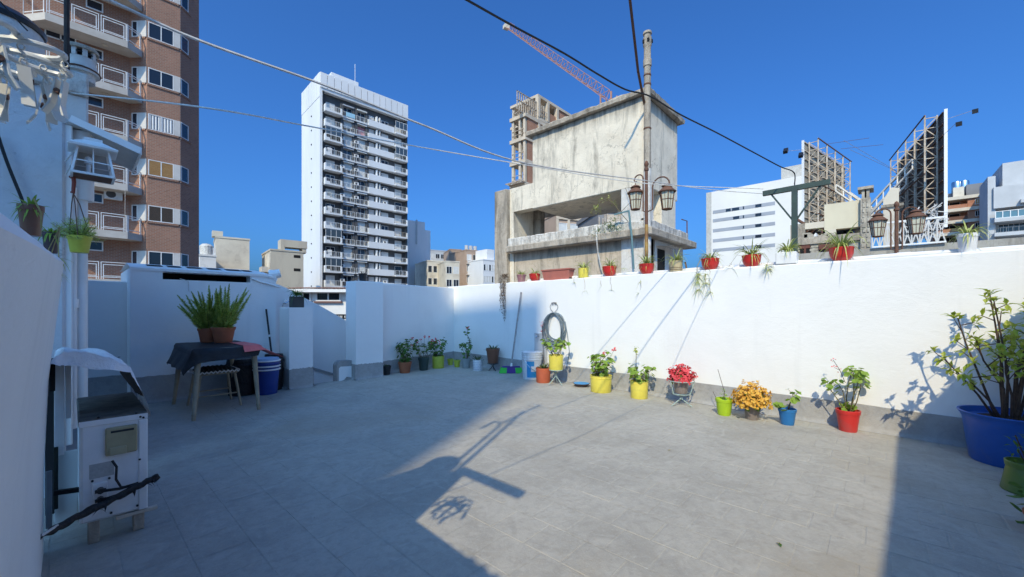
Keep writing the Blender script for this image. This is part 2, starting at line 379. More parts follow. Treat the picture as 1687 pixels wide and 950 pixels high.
    def build(s, name, m, parent=None, smooth=False, origin=None, ang=40, boxuv=False):
        off = Vector(ORG.get(parent, (0, 0, 0))) if parent else Vector(origin or (0, 0, 0))
        me = bpy.data.meshes.new(name); me.from_pydata([(v[0] - off[0], v[1] - off[1], v[2] - off[2]) for v in s.v], [], s.f)
        me.materials.append(m)
        if smooth:
            me.polygons.foreach_set('use_smooth', [True] * len(me.polygons)); me.set_sharp_from_angle(angle=R(ang))
        if boxuv:
            uvl = me.uv_layers.new(name='UVMap')
            for pl in me.polygons:
                nx, ny = pl.normal.x, pl.normal.y; L = math.hypot(nx, ny)
                for li in pl.loop_indices:
                    co = me.vertices[me.loops[li].vertex_index].co
                    if L > .3: uvl.data[li].uv = ((-ny * co.x + nx * co.y) / L, co.z)
                    else: uvl.data[li].uv = (co.x, co.y)
        o = bpy.data.objects.new(name, me); C.objects.link(o)
        if parent: o.parent = parent
        else: o.location = off
        ORG[o] = off; return o
ORG = {}
def tag(o, label, cat, group=None):
    o['label'] = label; o['category'] = cat
    if group: o['group'] = group
    return o
def thing(name, label, cat, loc=(0, 0, 0), group=None):
    o = bpy.data.objects.new(name, None); o.empty_display_size = .2; C.objects.link(o); o.location = loc; ORG[o] = Vector(loc)
    return tag(o, label, cat, group)
def stuff(o): o['kind'] = 'stuff'; return o
def struct(o): o['kind'] = 'structure'; return o
def copy_tree(o, parent=None):
    c = o.copy(); C.objects.link(c)
    if parent: c.parent = parent
    for ch in list(o.children): copy_tree(ch, c)
    return c
def wall_line(name, A, B, th, z0, z1, m, parent, jit=.004, step=.25):
    """rendered wall from A to B, th thick to the left of that direction, its arrises wandering by a few millimetres"""
    A = Vector((*A, 0)); B = Vector((*B, 0)); L = (B - A).length; d = (B - A) / L; n = Vector((-d.y, d.x, 0)); rows = []; k = max(2, int(L / step)); mb = MB()
    for i in range(k + 1):
        P = A + d * (L * i / k); j = lambda: rnd.uniform(-jit, jit)
        rows.append([P + n * o + Vector((0, 0, z)) for o, z in ((0, z0), (j(), z1 - .014 + j()), (.013 + j(), z1 + j()), (th - .013 + j(), z1 + j()), (th + j(), z1 - .012 + j()), (th, z0))])
    mb.grid(rows); o = len(mb.v); mb.f.append((0, 1, 2, 3, 4, 5)); mb.f.append(tuple(o - 6 + q for q in (5, 4, 3, 2, 1, 0)))
    return mb.build(name, m, parent)
def wallbox(name, p0, p1, q0, q1, z0, z1, m, parent, jit=.004, step=.25, **kw):
    """a rendered masonry wall: long box cut into lengths whose arrises wander by a few millimetres"""
    mb = MB(); along = 1 if (q1 - q0) > (p1 - p0) else 0
    a0, a1 = (q0, q1) if along else (p0, p1); n = max(2, int((a1 - a0) / step)); rows = []
    for i in range(n + 1):
        a = a0 + (a1 - a0) * i / n; j = lambda: rnd.uniform(-jit, jit)
        if along: sec = [(p0, a, z0), (p0 + j(), a, z1 + j() - .012), (p0 + .012 + j(), a, z1 + j()), (p1 - .012 + j(), a, z1 + j()), (p1 + j(), a, z1 + j() - .012), (p1, a, z0)]
        else: sec = [(a, q1, z0), (a, q1 + j(), z1 + j() - .012), (a, q1 - .012 + j(), z1 + j()), (a, q0 + .012 + j(), z1 + j()), (a, q0 + j(), z1 + j() - .012), (a, q0, z0)]
        rows.append(sec)
    mb.grid(rows); o = len(mb.v)
    mb.f.append((0, 1, 2, 3, 4, 5)); mb.f.append(tuple(o - 6 + k for k in (5, 4, 3, 2, 1, 0)))
    return mb.build(name, m, parent, **kw)

# ================================================================== large structure
# ------------------------------------------------------------------ city ground and neighbouring roofs
m = MB(); m.box(-900, 900, -900, 900, -14.5, -14); struct(m.build('city_ground', mat('city_ground', (.20, .20, .19), (.12, .12, .12), .05, .9)))
m = MB(); m.box(6.0, 30, -14, 12, .1, .3); struct(m.build('neighbouring_roof', mat('roof_screed', (.34, .31, .28), (.25, .23, .21), 1, .9)))
# ------------------------------------------------------------------ terrace floor and its quarry tiles
m = MB()
m.prism([(-3, -3), (5.25, -3), (5.95, 7.2), (3.25, 7.2), (3.2, 6.62), (2.45, 6.62), (2.4, 6.9), (0.5, 6.9), (0.5, 7.4), (-3, 7.4)], 2, -.35, -.0015)
floor = struct(m.build('terrace_floor', FLOOR))
TS, GAP = .232, .0035
tiles = []
row = 0; p = -.3
while p < 5.75:
    q = -1.2 + (TS * .5 if row % 2 else 0) + .013 * math.sin(row * 2.3)
    while q < 7.0:
        p1, q1 = p + TS, min(q + TS, 7.0)
        c = Vector(((p + p1) / 2, (q + q1) / 2, 0)); Y = depth(c)
        if Y > .9:
            u, v, _ = proj(c)
            ok = -90 < u < 1780 and v < 1010 and p1 - p > .05 and q1 - q > .05
            if 2.35 < c.x < 3.3 and q1 > 6.6: ok = False
            if c.x > WP(c.y) or (c.x < 2.3 and q1 > 6.8): ok = False
            if ok: tiles.append((Y, c, (p1 - p - GAP) / 2, (q1 - q - GAP) / 2))
        q += TS
    p += TS; row += 1
tiles.sort(key=lambda t: t[0])
def tile_geo(mb, c, a, b, seed):
    """one painted tile: flat top, four bevelled sides whose joints are filled with paint here and open there"""
    r_ = random.Random(seed); tl = r_.uniform(-.0006, .0006); h = [tl + r_.uniform(-.0004, .0004) for _ in range(4)]
    ex = [r_.uniform(.002, .005) for _ in range(4)]; ey = [r_.uniform(.005, .009) for _ in range(4)]
    sg = ((-1, -1), (1, -1), (1, 1), (-1, 1))
    hi = [(c[0] + sx * (a - ex[i]), c[1] + sy * (b - ey[i]), c[2] + .0004 + h[i]) for i, (sx, sy) in enumerate(sg)]
    vs = list(hi); fs_ = [(0, 1, 2, 3)]
    for i in range(4):
        k = (i + 1) % 4; cross = i in (0, 2); dp = -.0036 if r_.random() < (.72 if cross else .42) else -.0004
        n_ = len(vs); vs += [(c[0] + sg[q][0] * a, c[1] + sg[q][1] * b, c[2] + dp * r_.uniform(.6, 1.1)) for q in (i, k)]
        fs_.append((n_, n_ + 1, k, i))
    mb.add(vs, fs_)
protos = {}
NT = 295
for i, (Y, c, a, b) in enumerate(tiles[:NT]):
    key = (i % 17, round(a, 3), round(b, 3))
    if key not in protos:
        mb = MB(); tile_geo(mb, (0, 0, 0), a, b, hash(key) % 1000); o = mb.build('floor_tile', FLOOR, floor); protos[key] = o.data
    else:
        o = bpy.data.objects.new('floor_tile', protos[key]); C.objects.link(o); o.parent = floor
    o.location = c
mb = MB()
for i, (Y, c, a, b) in enumerate(tiles[NT:]): tile_geo(mb, c, a, b, i)
stuff(mb.build('far_floor_tiles', FLOOR, floor))

# ------------------------------------------------------------------ skirting band painted on the foot of a wall (rises along q)
def skirting(parent, pts, hs, nrm, name='skirting'):
    mb = MB(); rows = []
    n = 30
    for i in range(n + 1):
        t = i / n; a = Vector((*pts[0], 0)).lerp(Vector((*pts[1], 0)), t); h = hs[0] + (hs[1] - hs[0]) * t + rnd.uniform(-.006, .006)
        N = Vector((*nrm, 0))
        rows.append([a + N * .05 + Vector((0, 0, .002)), a + N * .022 + Vector((0, 0, .018)), a + N * .009 + Vector((0, 0, .05)), a + N * .006 + Vector((0, 0, h - .004)), a + N * .001 + Vector((0, 0, h))])
    mb.grid(rows); return mb.build(name, SKIRT, parent, smooth=True)

# long sunlit parapet
WT = 1.68
t = thing('parapet_wall', 'long white rendered parapet, half in sun, with flower pots standing along its top', 'wall', (5.2, 2, 0))
wall_line('wall', (WP(7.2), 7.2), (WP(-3.2), -3.2), .22, -.4, WT, PAINT, t)
skirting(t, ((WP(-3.2), -3.2), (WP(6.97), 6.97)), (.255, .245), (-1, .069))
# short wall at the far end, with its pier
t = thing('end_wall', 'short white wall in shade across the far corner, behind the row of geranium pots', 'wall', (4.4, 6.75, 0))
wall_line('wall', (3.56, end_q(3.56)), (5.735, end_q(5.735)), .2, -.4, 1.645, PAINT, t)
skirting(t, ((3.575, end_q(3.575)), (5.72, end_q(5.72))), (.235, .245), (.17, -.985))
t = thing('wall_pier', 'white square pier with an empty black pot on top, right of the stair opening', 'pillar', (3.45, 6.6, 0))
wallbox('shaft', 3.205, 3.70, 6.44, 6.80, -.4, 1.655, PAINT, t, .003, .1)
skirting(t, ((3.19, 6.44), (3.70, 6.44)), (.26, .25), (0, -1)); skirting(t, ((3.205, 6.80), (3.205, 6.44)), (.26, .26), (-1, 0))
# low pier with the square planter
t = thing('low_pier', 'low white pier carrying a square grey planter, left of the stair opening', 'pillar', (2.33, 6.6, 0))
wallbox('shaft', 2.17, 2.50, 6.4, 6.83, -.4, 1.205, PAINT, t, .003, .1)
skirting(t, ((2.165, 6.4), (2.50, 6.4)), (.30, .30), (0, -1)); skirting(t, ((2.17, 6.83), (2.17, 6.4)), (.30, .30), (-1, 0)); skirting(t, ((2.50, 6.4), (2.50, 6.8)), (.30, .30), (1, 0))
# diagonal wall of the staircase
SQ = 7.6
pl = [onq(458, 468, SQ), onq(480, 478, SQ), onq(501, 490, SQ), onq(530, 505, SQ), onq(560, 522, SQ), onq(590, 539, SQ)]
poly = [(a.x, a.z) for a in pl] + [(pl[-1].x + .8, pl[-1].z - .4), (pl[-1].x + .8, -2.6), (pl[0].x - .1, -2.6), (pl[0].x - .1, pl[0].z)]
t = thing('stair_wall', 'white staircase wall with a sloping top, seen through the gap between the two piers', 'wall', (3, SQ, 0))
mb = MB(); mb.prism(poly, 1, SQ, SQ + .14); mb.build('wall', PAINT, t)
a = onq(513, 604, SQ); b = onq(575, 624, SQ)
mb = MB(); mb.bar((a.x - .2, SQ - .012, a.z + .01 * 6), (b.x, SQ - .012, b.z), .024, .04); mb.build('stair_skirting', SKIRT, t)
mb = MB(); c = onq(468, 499, SQ)
mb.lathe([(0, 0), (.035, 0), (.035, .02), (0, .02)], (0, 0, 0), 10)
mb2 = MB(); mb2.tube([(c.x, SQ, c.z), (c.x, SQ - .05, c.z), (c.x + .05, SQ - .06, c.z + .03), (c.x + .08, SQ - .06, c.z)], .012); mb2.tube([(c.x - .03, SQ - .01, c.z - .06), (c.x - .02, SQ - .03, c.z), (c.x + .03, SQ - .03, c.z + .06)], .007)
mb2.build('garden_tap', STEEL, t)
# stairs going down behind
t = thing('staircase', 'white flight of steps going down behind the gap between the piers', 'stairs', (3, 7, -.2))
for k in range(7):
    mb = MB(); mb.box(2.52 + k * .27, 2.52 + (k + 1) * .27 + .02, 6.64, SQ - .005, -.38 - .17 * (k + 1), -.17 * (k + 1)); mb.build('step', PAINT, t)
# small curb by the pier
c0 = onq(553, 632, 6.62); c1 = onq(587, 592, 6.62)
t = thing('stair_curb', 'low grey-topped curb with a white panel at the foot of the pier', 'curb', (3.05, 6.55, 0))
zt = c1.z; x0, x1 = c0.x, 3.195
mb = MB(); mb.prism([(x0, -.3), (x1, -.3), (x1, zt), (x0 + .07, zt + .01), (x0 + .025, zt - .015), (x0, zt - .06)], 1, 6.57, 6.72); mb.build('curb', SKIRT, t)
mb = MB(); mb.prism([(x0 + .03, -.02), (x0 + .03, zt - .11), (x0 + .06, zt - .085), (x1 - .004, zt - .095), (x1 - .004, .03), (x1 - .09, .055), (x1 - .13, .01)], 1, 6.562, 6.571); mb.build('panel', PAINT, t)

# left-hand outbuilding wall with its dark louvre and slotted cap
t = thing('outbuilding', 'white outbuilding with a long dark ventilation opening and a slotted roof edge, behind the table', 'outbuilding', (1.3, 6.9, 0))
BQ = 6.8; bl = onq(215, 600, BQ).x; br = onq(455, 600, BQ).x
o0 = onq(268, 463.5, BQ); o1 = onq(412.5, 462, BQ); zc = 1.70
ot0, ot1 = 1.685, onq(412, 449, BQ).z
oz = (o0.z + o1.z) / 2
mb = MB()
mb.box(bl, o0.x, BQ, BQ + .2, -.3, zc); mb.box(o1.x, br, BQ, BQ + .2, -.3, zc - .02); mb.box(o0.x, o1.x, BQ, BQ + .2, -.3, oz); mb.box(o0.x, o1.x, BQ + .003, BQ + .2, zc - .035, zc)
mb.box(bl, bl + .2, BQ + .2, BQ + 1.4, -.3, zc); mb.box(br - .2, br, BQ + .2, BQ + 1.4, -.3, zc - .02); mb.box(bl + .2, br - .2, BQ + 1.2, BQ + 1.4, -.3, zc)
mb.build('wall', PAINT, t)
mb = MB(); mb.box(bl + .2, br - .2, BQ + .5, BQ + .52, .5, zc - .01); mb.build('dark_interior', BLACK, t)
# cap: a low sloping slab, its right end rounded off
cap = [(bl - .01, zc), (o1.x + .02, zc), (br - .16, zc - .004), (br - .05, zc - .022), (br + .01, zc - .06)]
mb = MB(); rows = []
for (x, z) in cap: rows.append([(x, BQ - .012, z - .03), (x, BQ - .012, z + .004), (x, BQ + .07, z + .025), (x, BQ + .42, z + .085), (x, BQ + 1.4, z + .03)])
mb.grid(rows); mb.build('roof_cap', PAINT, t)
slots = [(241, 267), (275, 298), (307, 332), (341, 363), (371, 396), (399, 413)]
for (u0, u1) in slots:
    a = onq(u0, 438, BQ + .22).x; b = onq(u1, 440, BQ + .22).x
    mb = MB(); f = lambda y: zc + .025 + (y - BQ - .07) / .35 * .06
    mb.add([(a, BQ + .13, f(BQ + .13) + .004), (b, BQ + .13, f(BQ + .13) + .004), (b, BQ + .33, f(BQ + .33) + .004), (a, BQ + .33, f(BQ + .33) + .004)], [(0, 1, 2, 3)])
    mb.add([(a - .012, BQ + .12, f(BQ + .12) + .012), (b + .012, BQ + .12, f(BQ + .12) + .012), (b + .012, BQ + .13, f(BQ + .13) + .012), (a - .012, BQ + .13, f(BQ + .13) + .012)], [(0, 1, 2, 3)])
    mb.build('roof_slot', BLACK, t)
skirting(t, ((bl, BQ), (br, BQ)), (.34, .34), (0, -1))
mb = MB(); sp = onq(455, 455, BQ + .25)
mb.tube([(br - .02, BQ + .25, sp.z + .02), (br + .05, BQ + .22, sp.z + .03), (br + .12, BQ + .2, sp.z + .05)], [.075, .07, .066], 12); mb.build('water_spout', PAINT, t)
mb = MB(); cc = onq(413, 457, BQ); mb.tube([onq(413, 458, BQ) - Vector((0, .01, 0)), onq(428, 464, BQ) - Vector((0, .012, 0)), onq(445, 468, BQ) - Vector((0, .012, 0)), onq(462, 474, BQ) - Vector((0, .01, 0))], .012); mb.build('conduit', PAINT, t)
mb = MB(); mb.tube([onq(296, 459, BQ) - Vector((0, .01, 0)), onq(303, 461, BQ) - Vector((0, .03, 0)), onq(310, 463, BQ) - Vector((0, .01, 0)), onq(311, 480, BQ) - Vector((0, .008, 0))], .004); mb.build('loose_wire', CORD, t)
# lower piece of wall left of it
t = thing('low_end_wall', 'lower white wall in shade between the house corner and the outbuilding', 'wall', (0, 7.3, 0))
wallbox('wall', -1.6, bl + .1, 7.25, 7.42, -.3, 1.545, PAINT, t)
skirting(t, ((-1.6, 7.25), (bl, 7.25)), (.335, .335), (0, -1))

# ------------------------------------------------------------------ low wall beside the camera
t = thing('low_wall', 'low white wall at the near left edge, two small pots standing on its top', 'wall', (-.1, 1.5, 0))
mb = MB(); rows = []
for i in range(25):
    k = i / 24; q = -3 + 6.02 * k; tq = max(0, q) / 3
    tp = -.018; zt = 1.235 + .07 * max(q, -.5); j = rnd.uniform(-.002, .002)
    rows.append([(-.088, q, -.3), (-.086, q, .4), (-.07, q, .85), (tp - .002, q, zt - .02 + j), (tp - .016, q, zt + j), (tp - .21, q, zt + .004), (tp - .22, q, zt - .02), (-.3, q, -.3)])
mb.grid(rows); n_ = len(mb.v); mb.f.append(tuple(range(n_ - 8, n_))); mb.build('wall', PAINT, t, smooth=True, ang=35)

# ------------------------------------------------------------------ house corner on the left: the visible part of the owner's house
t = thing('house_corner', 'peeling white house corner at upper left with a stained cornice and corrugated awning', 'house', (-.5, 4.5, 0))
HQ = 3.9
mb = MB(); mb.bbox(-1.7, -.022, HQ, 6.9, -.3, 2.62, .012); mb.build('wall', weathered('blue_white_peeling_paint', (.66, .68, .70), (.34, .33, .31), (.60, .60, .58), .12), t)
mb = MB(); mb.bbox(-1.7, .085, HQ - .03, 5.0, 2.60, 2.745, .012); mb.build('cornice', OLDM, t)
mb = MB(); mb.bbox(-.05, .083, HQ, 4.8, 2.40, 2.60, .01); mb.build('chimney_breast', OLDW, t)
# pilaster strips and downpipe on the side face
mb = MB(); mb.bbox(-.03, .012, HQ + .02, HQ + .4, .3, 2.4, .006); mb.build('pilaster', PAINT, t)
pz = HQ + .12
mb = MB(); mb.lathe([(.058, 1.93), (.06, 1.95), (.06, 2.39)], (.055, pz, 0), 14); mb.lathe([(.036, .50), (.036, 1.94)], (.048, pz - .01, 0), 14); mb.build('downpipe', PVC, t, smooth=True)
mb = MB(); mb.lathe([(.022, .4), (.022, 2.0)], (.012, pz - .06, 0), 10); mb.lathe([(.03, 1.2), (.03, 1.26)], (.012, pz - .06, 0), 10); mb.build('thin_downpipe', PVC, t, smooth=True)
# corrugated awning
a0 = Vector((-.0, HQ - .02, 2.43)); wd = .335; ln = .56
rows = []
for i in range(33):
    y = HQ - .03 + ln * i / 32; zz = .006 * math.sin(i * math.pi / 2.0)
    rows.append([(.0, y, 2.415 + zz), (wd * .5, y, 2.36 + zz), (wd, y, 2.302 + zz)])
mb = MB(); mb.grid(rows); mb.grid([[(x, y, z + .008) for (x, y, z) in r_] for r_ in rows])
mb.build('awning_sheet', mat('awning_sheet', (.55, .55, .53), (.46, .45, .43), 4, .6), t)
mb = MB(); mb.bar((-.0, HQ - .035, 2.425), (wd + .003, HQ - .035, 2.309), .012, .045); mb.bar((wd + .004, HQ - .035, 2.305), (wd + .004, HQ + ln - .03, 2.305), .01, .04); mb.build('awning_edge', PAINT, t)
# roof vent, black mast, water tank on that roof
vp = atY(130, 118, depth((.06, HQ + .1, 0))); vx, vy = .055, HQ + .14
t2 = thing('roof_vent', 'stained white vent pipe with a slotted cowl on top of the house corner', 'vent', (vx, vy, 2.745))
mb = MB(); mb.lathe([(.066, 2.745), (.066, 2.80), (.075, 2.81), (.078, 2.82)], (vx, vy, 0), 18); mb.lathe([(.088, 2.80), (.088, 2.815), (.07, 2.87), (.07, 2.9)], (vx, vy, 0), 18); mb.build('pipe', OLDW, t2, smooth=True)
for k in range(8):
    an = k * math.pi / 4 + .2; mb = MB(); F = ((vx + .066 * math.cos(an), vy + .066 * math.sin(an)), (-math.sin(an), math.cos(an)), (math.cos(an), math.sin(an)))
    mb.fb(F, -.012, .012, -.006, .006, 2.9, 2.955); mb.build('cowl_post', OLDW, t2)
mb = MB(); mb.lathe([(.045, 2.895), (.045, 2.96)], (vx, vy, 0), 10); mb.lathe([(.072, 2.924), (.072, 2.93)], (vx, vy, 0), 18); mb.build('cowl_core', DARK, t2)
mb = MB(); mb.lathe([(.084, 2.95), (.086, 2.962), (.08, 2.975), (.03, 2.99), (0, 2.992)], (vx, vy, 0), 18); mb.build('cowl_cap', OLDD, t2, smooth=True)
mb = MB(); pts = [(vx + .09 * math.cos(k / 16 * 6.283), vy + .09 * math.sin(k / 16 * 6.283), 2.812 - .01 * math.sin(k * .4)) for k in range(17)]; mb.tube(pts, .006, 5); mb.build('clamp', RUST, t2)
mb = MB(); mp = atY(110, 119, 2.6); mb.tube([(mp.x, mp.y, 2.74), (mp.x, mp.y, 3.2), (mp.x - .012, mp.y, 4.3)], .0135, 8)
tag(mb.build('antenna_mast', mat('black_rusty_mast', (.02, .016, .014), (.05, .03, .022), 20, .7), origin=(mp.x, mp.y, 2.74)), 'thin black mast rising from the roof beside the vent', 'mast')
tx, ty = -.36, HQ + .62
t2 = thing('roof_tank', 'rounded pale water tank with a dark lid, half hidden behind the clothes hanger', 'water tank', (tx, ty, 2.745))
mb = MB(); mb.lathe([(.22, 2.745), (.24, 2.80), (.24, 3.12), (.22, 3.18)], (tx, ty, 0), 24); mb.build('tank', OLDW, t2, smooth=True)
mb = MB(); mb.lathe([(.245, 3.15), (.25, 3.18), (.2, 3.23), (0, 3.25)], (tx, ty, 0), 24); mb.build('lid', P_BLACK, t2, smooth=True)

# ------------------------------------------------------------------ what stands behind the camera and throws the shade
t = thing('house_behind', 'the house behind the viewer with its corrugated roof', 'house', (-1.6, -.5, 0))
mb = MB(); mb.box(-1.9, -1.7, -3, .6, -.3, 2.3); mb.build('wall', PAINT, t)
rows = []
for i in range(321):
    y = -2.6 + 3.34 * i / 320; zz = .010 * math.sin(y * 2 * math.pi / .085) + .005 * math.sin(y * 23)
    rows.append([(-2.0, y, 2.43 + zz), (-1.5, y, 2.355 + zz), (-1.03, y, 2.28 + zz)])
mb = MB(); mb.grid(rows); mb.build('corrugated_roof', GALV, t)
mb = MB(); mb.bbox(-1.75, -1.08, .815, 1.18, -.3, 2.93, .01); mb.build('chimney_stack', PAINT, t)
mb = MB(); mb.lathe([(.09, 2.93), (.09, 3.0), (.13, 3.03), (.12, 3.12), (.06, 3.18), (0, 3.19)], (-1.2, 1.03, 0), 14); mb.build('chimney_cowl', PVCO, t, smooth=True)
t = thing('tv_antenna', 'television aerial on a mast with a second bent pipe', 'aerial', (-1.12, .9, 2.93))
mb = MB(); mb.tube([(-1.11, .9, 2.9), (-1.11, .9, 4.55)], .02, 8); mb.tube([(-1.2, .94, 3.0), (-1.2, .94, 4.05), (-1.16, 1.0, 4.12), (-1.1, 1.10, 4.05), (-1.06, 1.16, 3.75)], .018, 8); mb.build('mast', GALV, t)
mb = MB(); mb.bar((-1.5, .80, 4.46), (-.62, 1.0, 4.46), .025); mb.build('boom', GALV, t)
for k in range(8):
    x = -1.45 + k * .11; y = .81 + k * .025; L = .24 - .015 * k
    mb = MB(); mb.tube([(x - .05, y - L, 4.47), (x, y, 4.47), (x + .05, y + L, 4.47)], .006, 5); mb.build('element', GALV, t)
# gabled neighbour on the right, behind the viewer
t = thing('gable_behind', 'gabled white wall closing the terrace behind the viewer', 'wall', (2, -1.6, 0))
mb = MB(); mb.prism([(-.95, -.3), (8.5, -.3), (8.5, 1.5), (5.9, 1.99), (3.81, 2.54), (2.21, 2.93), (.5, 3.05), (-.95, 3.19)], 1, -1.7, -1.5); mb.build('wall', PAINT, t)
# tall apartment block far behind
t = thing('block_behind', 'tall apartment block behind the viewer', 'building', (-26, -2, -14))
we = onw(893, 488); tt = 27.5; mb = MB(); mb.box(we.x - .907 * tt - 4, we.x - .907 * tt, we.y - .421 * tt, we.y - .421 * tt + 8, -14, we.z + .89 * tt); mb.build('wall', BEIGE, t)

# ================================================================== the city round about
def isect(F, u):
    """distance along face F where the photo column u crosses it, and the depth there"""
    (ox, oy), (ax, ay), _ = F; rx, ry, _z = ray(u, 0)
    # o + a s = r Y
    det = ax * (-ry) + rx * ay
    s = ((-ox) * (-ry) + rx * (-oy)) / det
    return s, depth((ox + ax * s, oy + ay * s))
def fs(F, u): return isect(F, u)[0]
def fz(F, u, v): return CAMH + (HZ - v) / FOC * isect(F, u)[1]
def face(u, Y, ang):
    """vertical face whose near end is photo column u at depth Y; ang = its heading in camera terms (degrees from the picture's right, away)"""
    P = atY(u, HZ, Y); a = R(ang) - TH
    return ((P.x, P.y), (math.cos(a), math.sin(a)), (math.sin(a), -math.cos(a)))
def turn(F, s=0, left=True):
    """the neighbouring face at distance s of F, turned a right angle away from the viewer"""
    (o, a, n) = F; O = (o[0] + a[0] * s, o[1] + a[1] * s)
    return (O, (-n[0], -n[1]), (-a[0], -a[1])) if left else (O, (-n[0], -n[1]), a)
def tower(F, W, D, z0, z1, m, parent, name='wall', **kw):
    mb = MB(); mb.fb(F, 0, W, -D, 0, z0, z1); return mb.build(name, m, parent, **kw)
def win(F, s0, s1, z0, z1, parent, frame=WFRAME, glass=GLASS, fw=.06, mull=1, n=.0, out=.03, name='window', panes=True):
    mb = MB(); mb.fb(F, s0, s1, n, n + out, z0, z0 + fw); mb.fb(F, s0, s1, n, n + out, z1 - fw, z1)
    mb.fb(F, s0, s0 + fw, n, n + out, z0 + fw, z1 - fw); mb.fb(F, s1 - fw, s1, n, n + out, z0 + fw, z1 - fw)
    for k in range(mull):
        s = s0 + (s1 - s0) * (k + 1) / (mull + 1); mb.fb(F, s - fw / 2, s + fw / 2, n, n + out, z0 + fw, z1 - fw)
    o = mb.build(name, frame, parent)
    g = MB(); g.fb(F, s0 + fw * .5, s1 - fw * .5, n + .004, n + .012, z0 + fw * .5, z1 - fw * .5); g.build('pane', glass, o)
    return o
def rail(F, s0, s1, z, parent, h=1.0, posts=3, m=WMETAL, th=.03, n=0, name='railing', bars=0):
    mb = MB(); mb.fb(F, s0, s1, n, n + th, z + h - .05, z + h); mb.fb(F, s0, s1, n, n + th, z + .08, z + .12)
    for k in range(posts):
        s = s0 + (s1 - s0 - .05) * k / max(1, posts - 1); mb.fb(F, s, s + .05, n + .002, n + th + .002, z, z + h - .05)
    for k in range(bars):
        s = s0 + (s1 - s0) * (k + .5) / bars; mb.fb(F, s - .012, s + .012, n + .006, n + .02, z + .12, z + h - .05)
    return mb.build(name, m, parent)
def acunit(F, s, z, parent, n=0):
    mb = MB(); mb.fb(F, s, s + .8, n, n + .3, z, z + .55); o = mb.build('air_conditioner', WFRAME, parent)
    mb = MB(); c = [(o_ + a_ * (s + .3) + n_ * (n + .303)) for o_, a_, n_ in zip(*F)]
    k = 12; vs = [(c[0], c[1], z + .28)]
    for i in range(k): t = 6.283 * i / k; vs.append((c[0] + F[1][0] * .22 * math.cos(t), c[1] + F[1][1] * .22 * math.cos(t), z + .28 + .22 * math.sin(t)))
    mb.add(vs, [(0, i + 1, (i + 1) % k + 1) for i in range(k)]); mb.build('fan_grille', GREYW, o); return o

# ------------------------------------------------------------------ brown brick tower, upper left (faces run along the terrace's own axes)
bt = thing('brick_tower', 'tall brown brick tower with white balcony railings at the upper left', 'apartment building', (3, 34, -14))
QW, QF, QB = 34.2, 33.0, 33.4
mb = MB(); mb.prism([(-9, QW), (2.5, QW), (3.2, QB), (4.81, QB), (5.98, 34.6), (5.98, 44), (-9, 44)], 2, -14, 34); mb.build('wall', BRICK, bt, boxuv=True)
FW = ((-9, QW), (1, 0), (0, -1)); FF = ((0, QF), (1, 0), (0, -1)); FB = ((3.2, QB), (1, 0), (0, -1))
k2 = math.sqrt(.5)
dl = math.hypot(.7, .8); FL = ((2.5, QW), (.7 / dl, -.8 / dl), (-.8 / dl, -.7 / dl))
dr = math.hypot(1.17, 1.2); FR = ((4.81, QB), (1.17 / dr, 1.2 / dr), (1.2 / dr, -1.17 / dr))
DR = 2.834
pillar_m = mat('pale_bay_pillar', (.60, .58, .55), None, 2, .8)
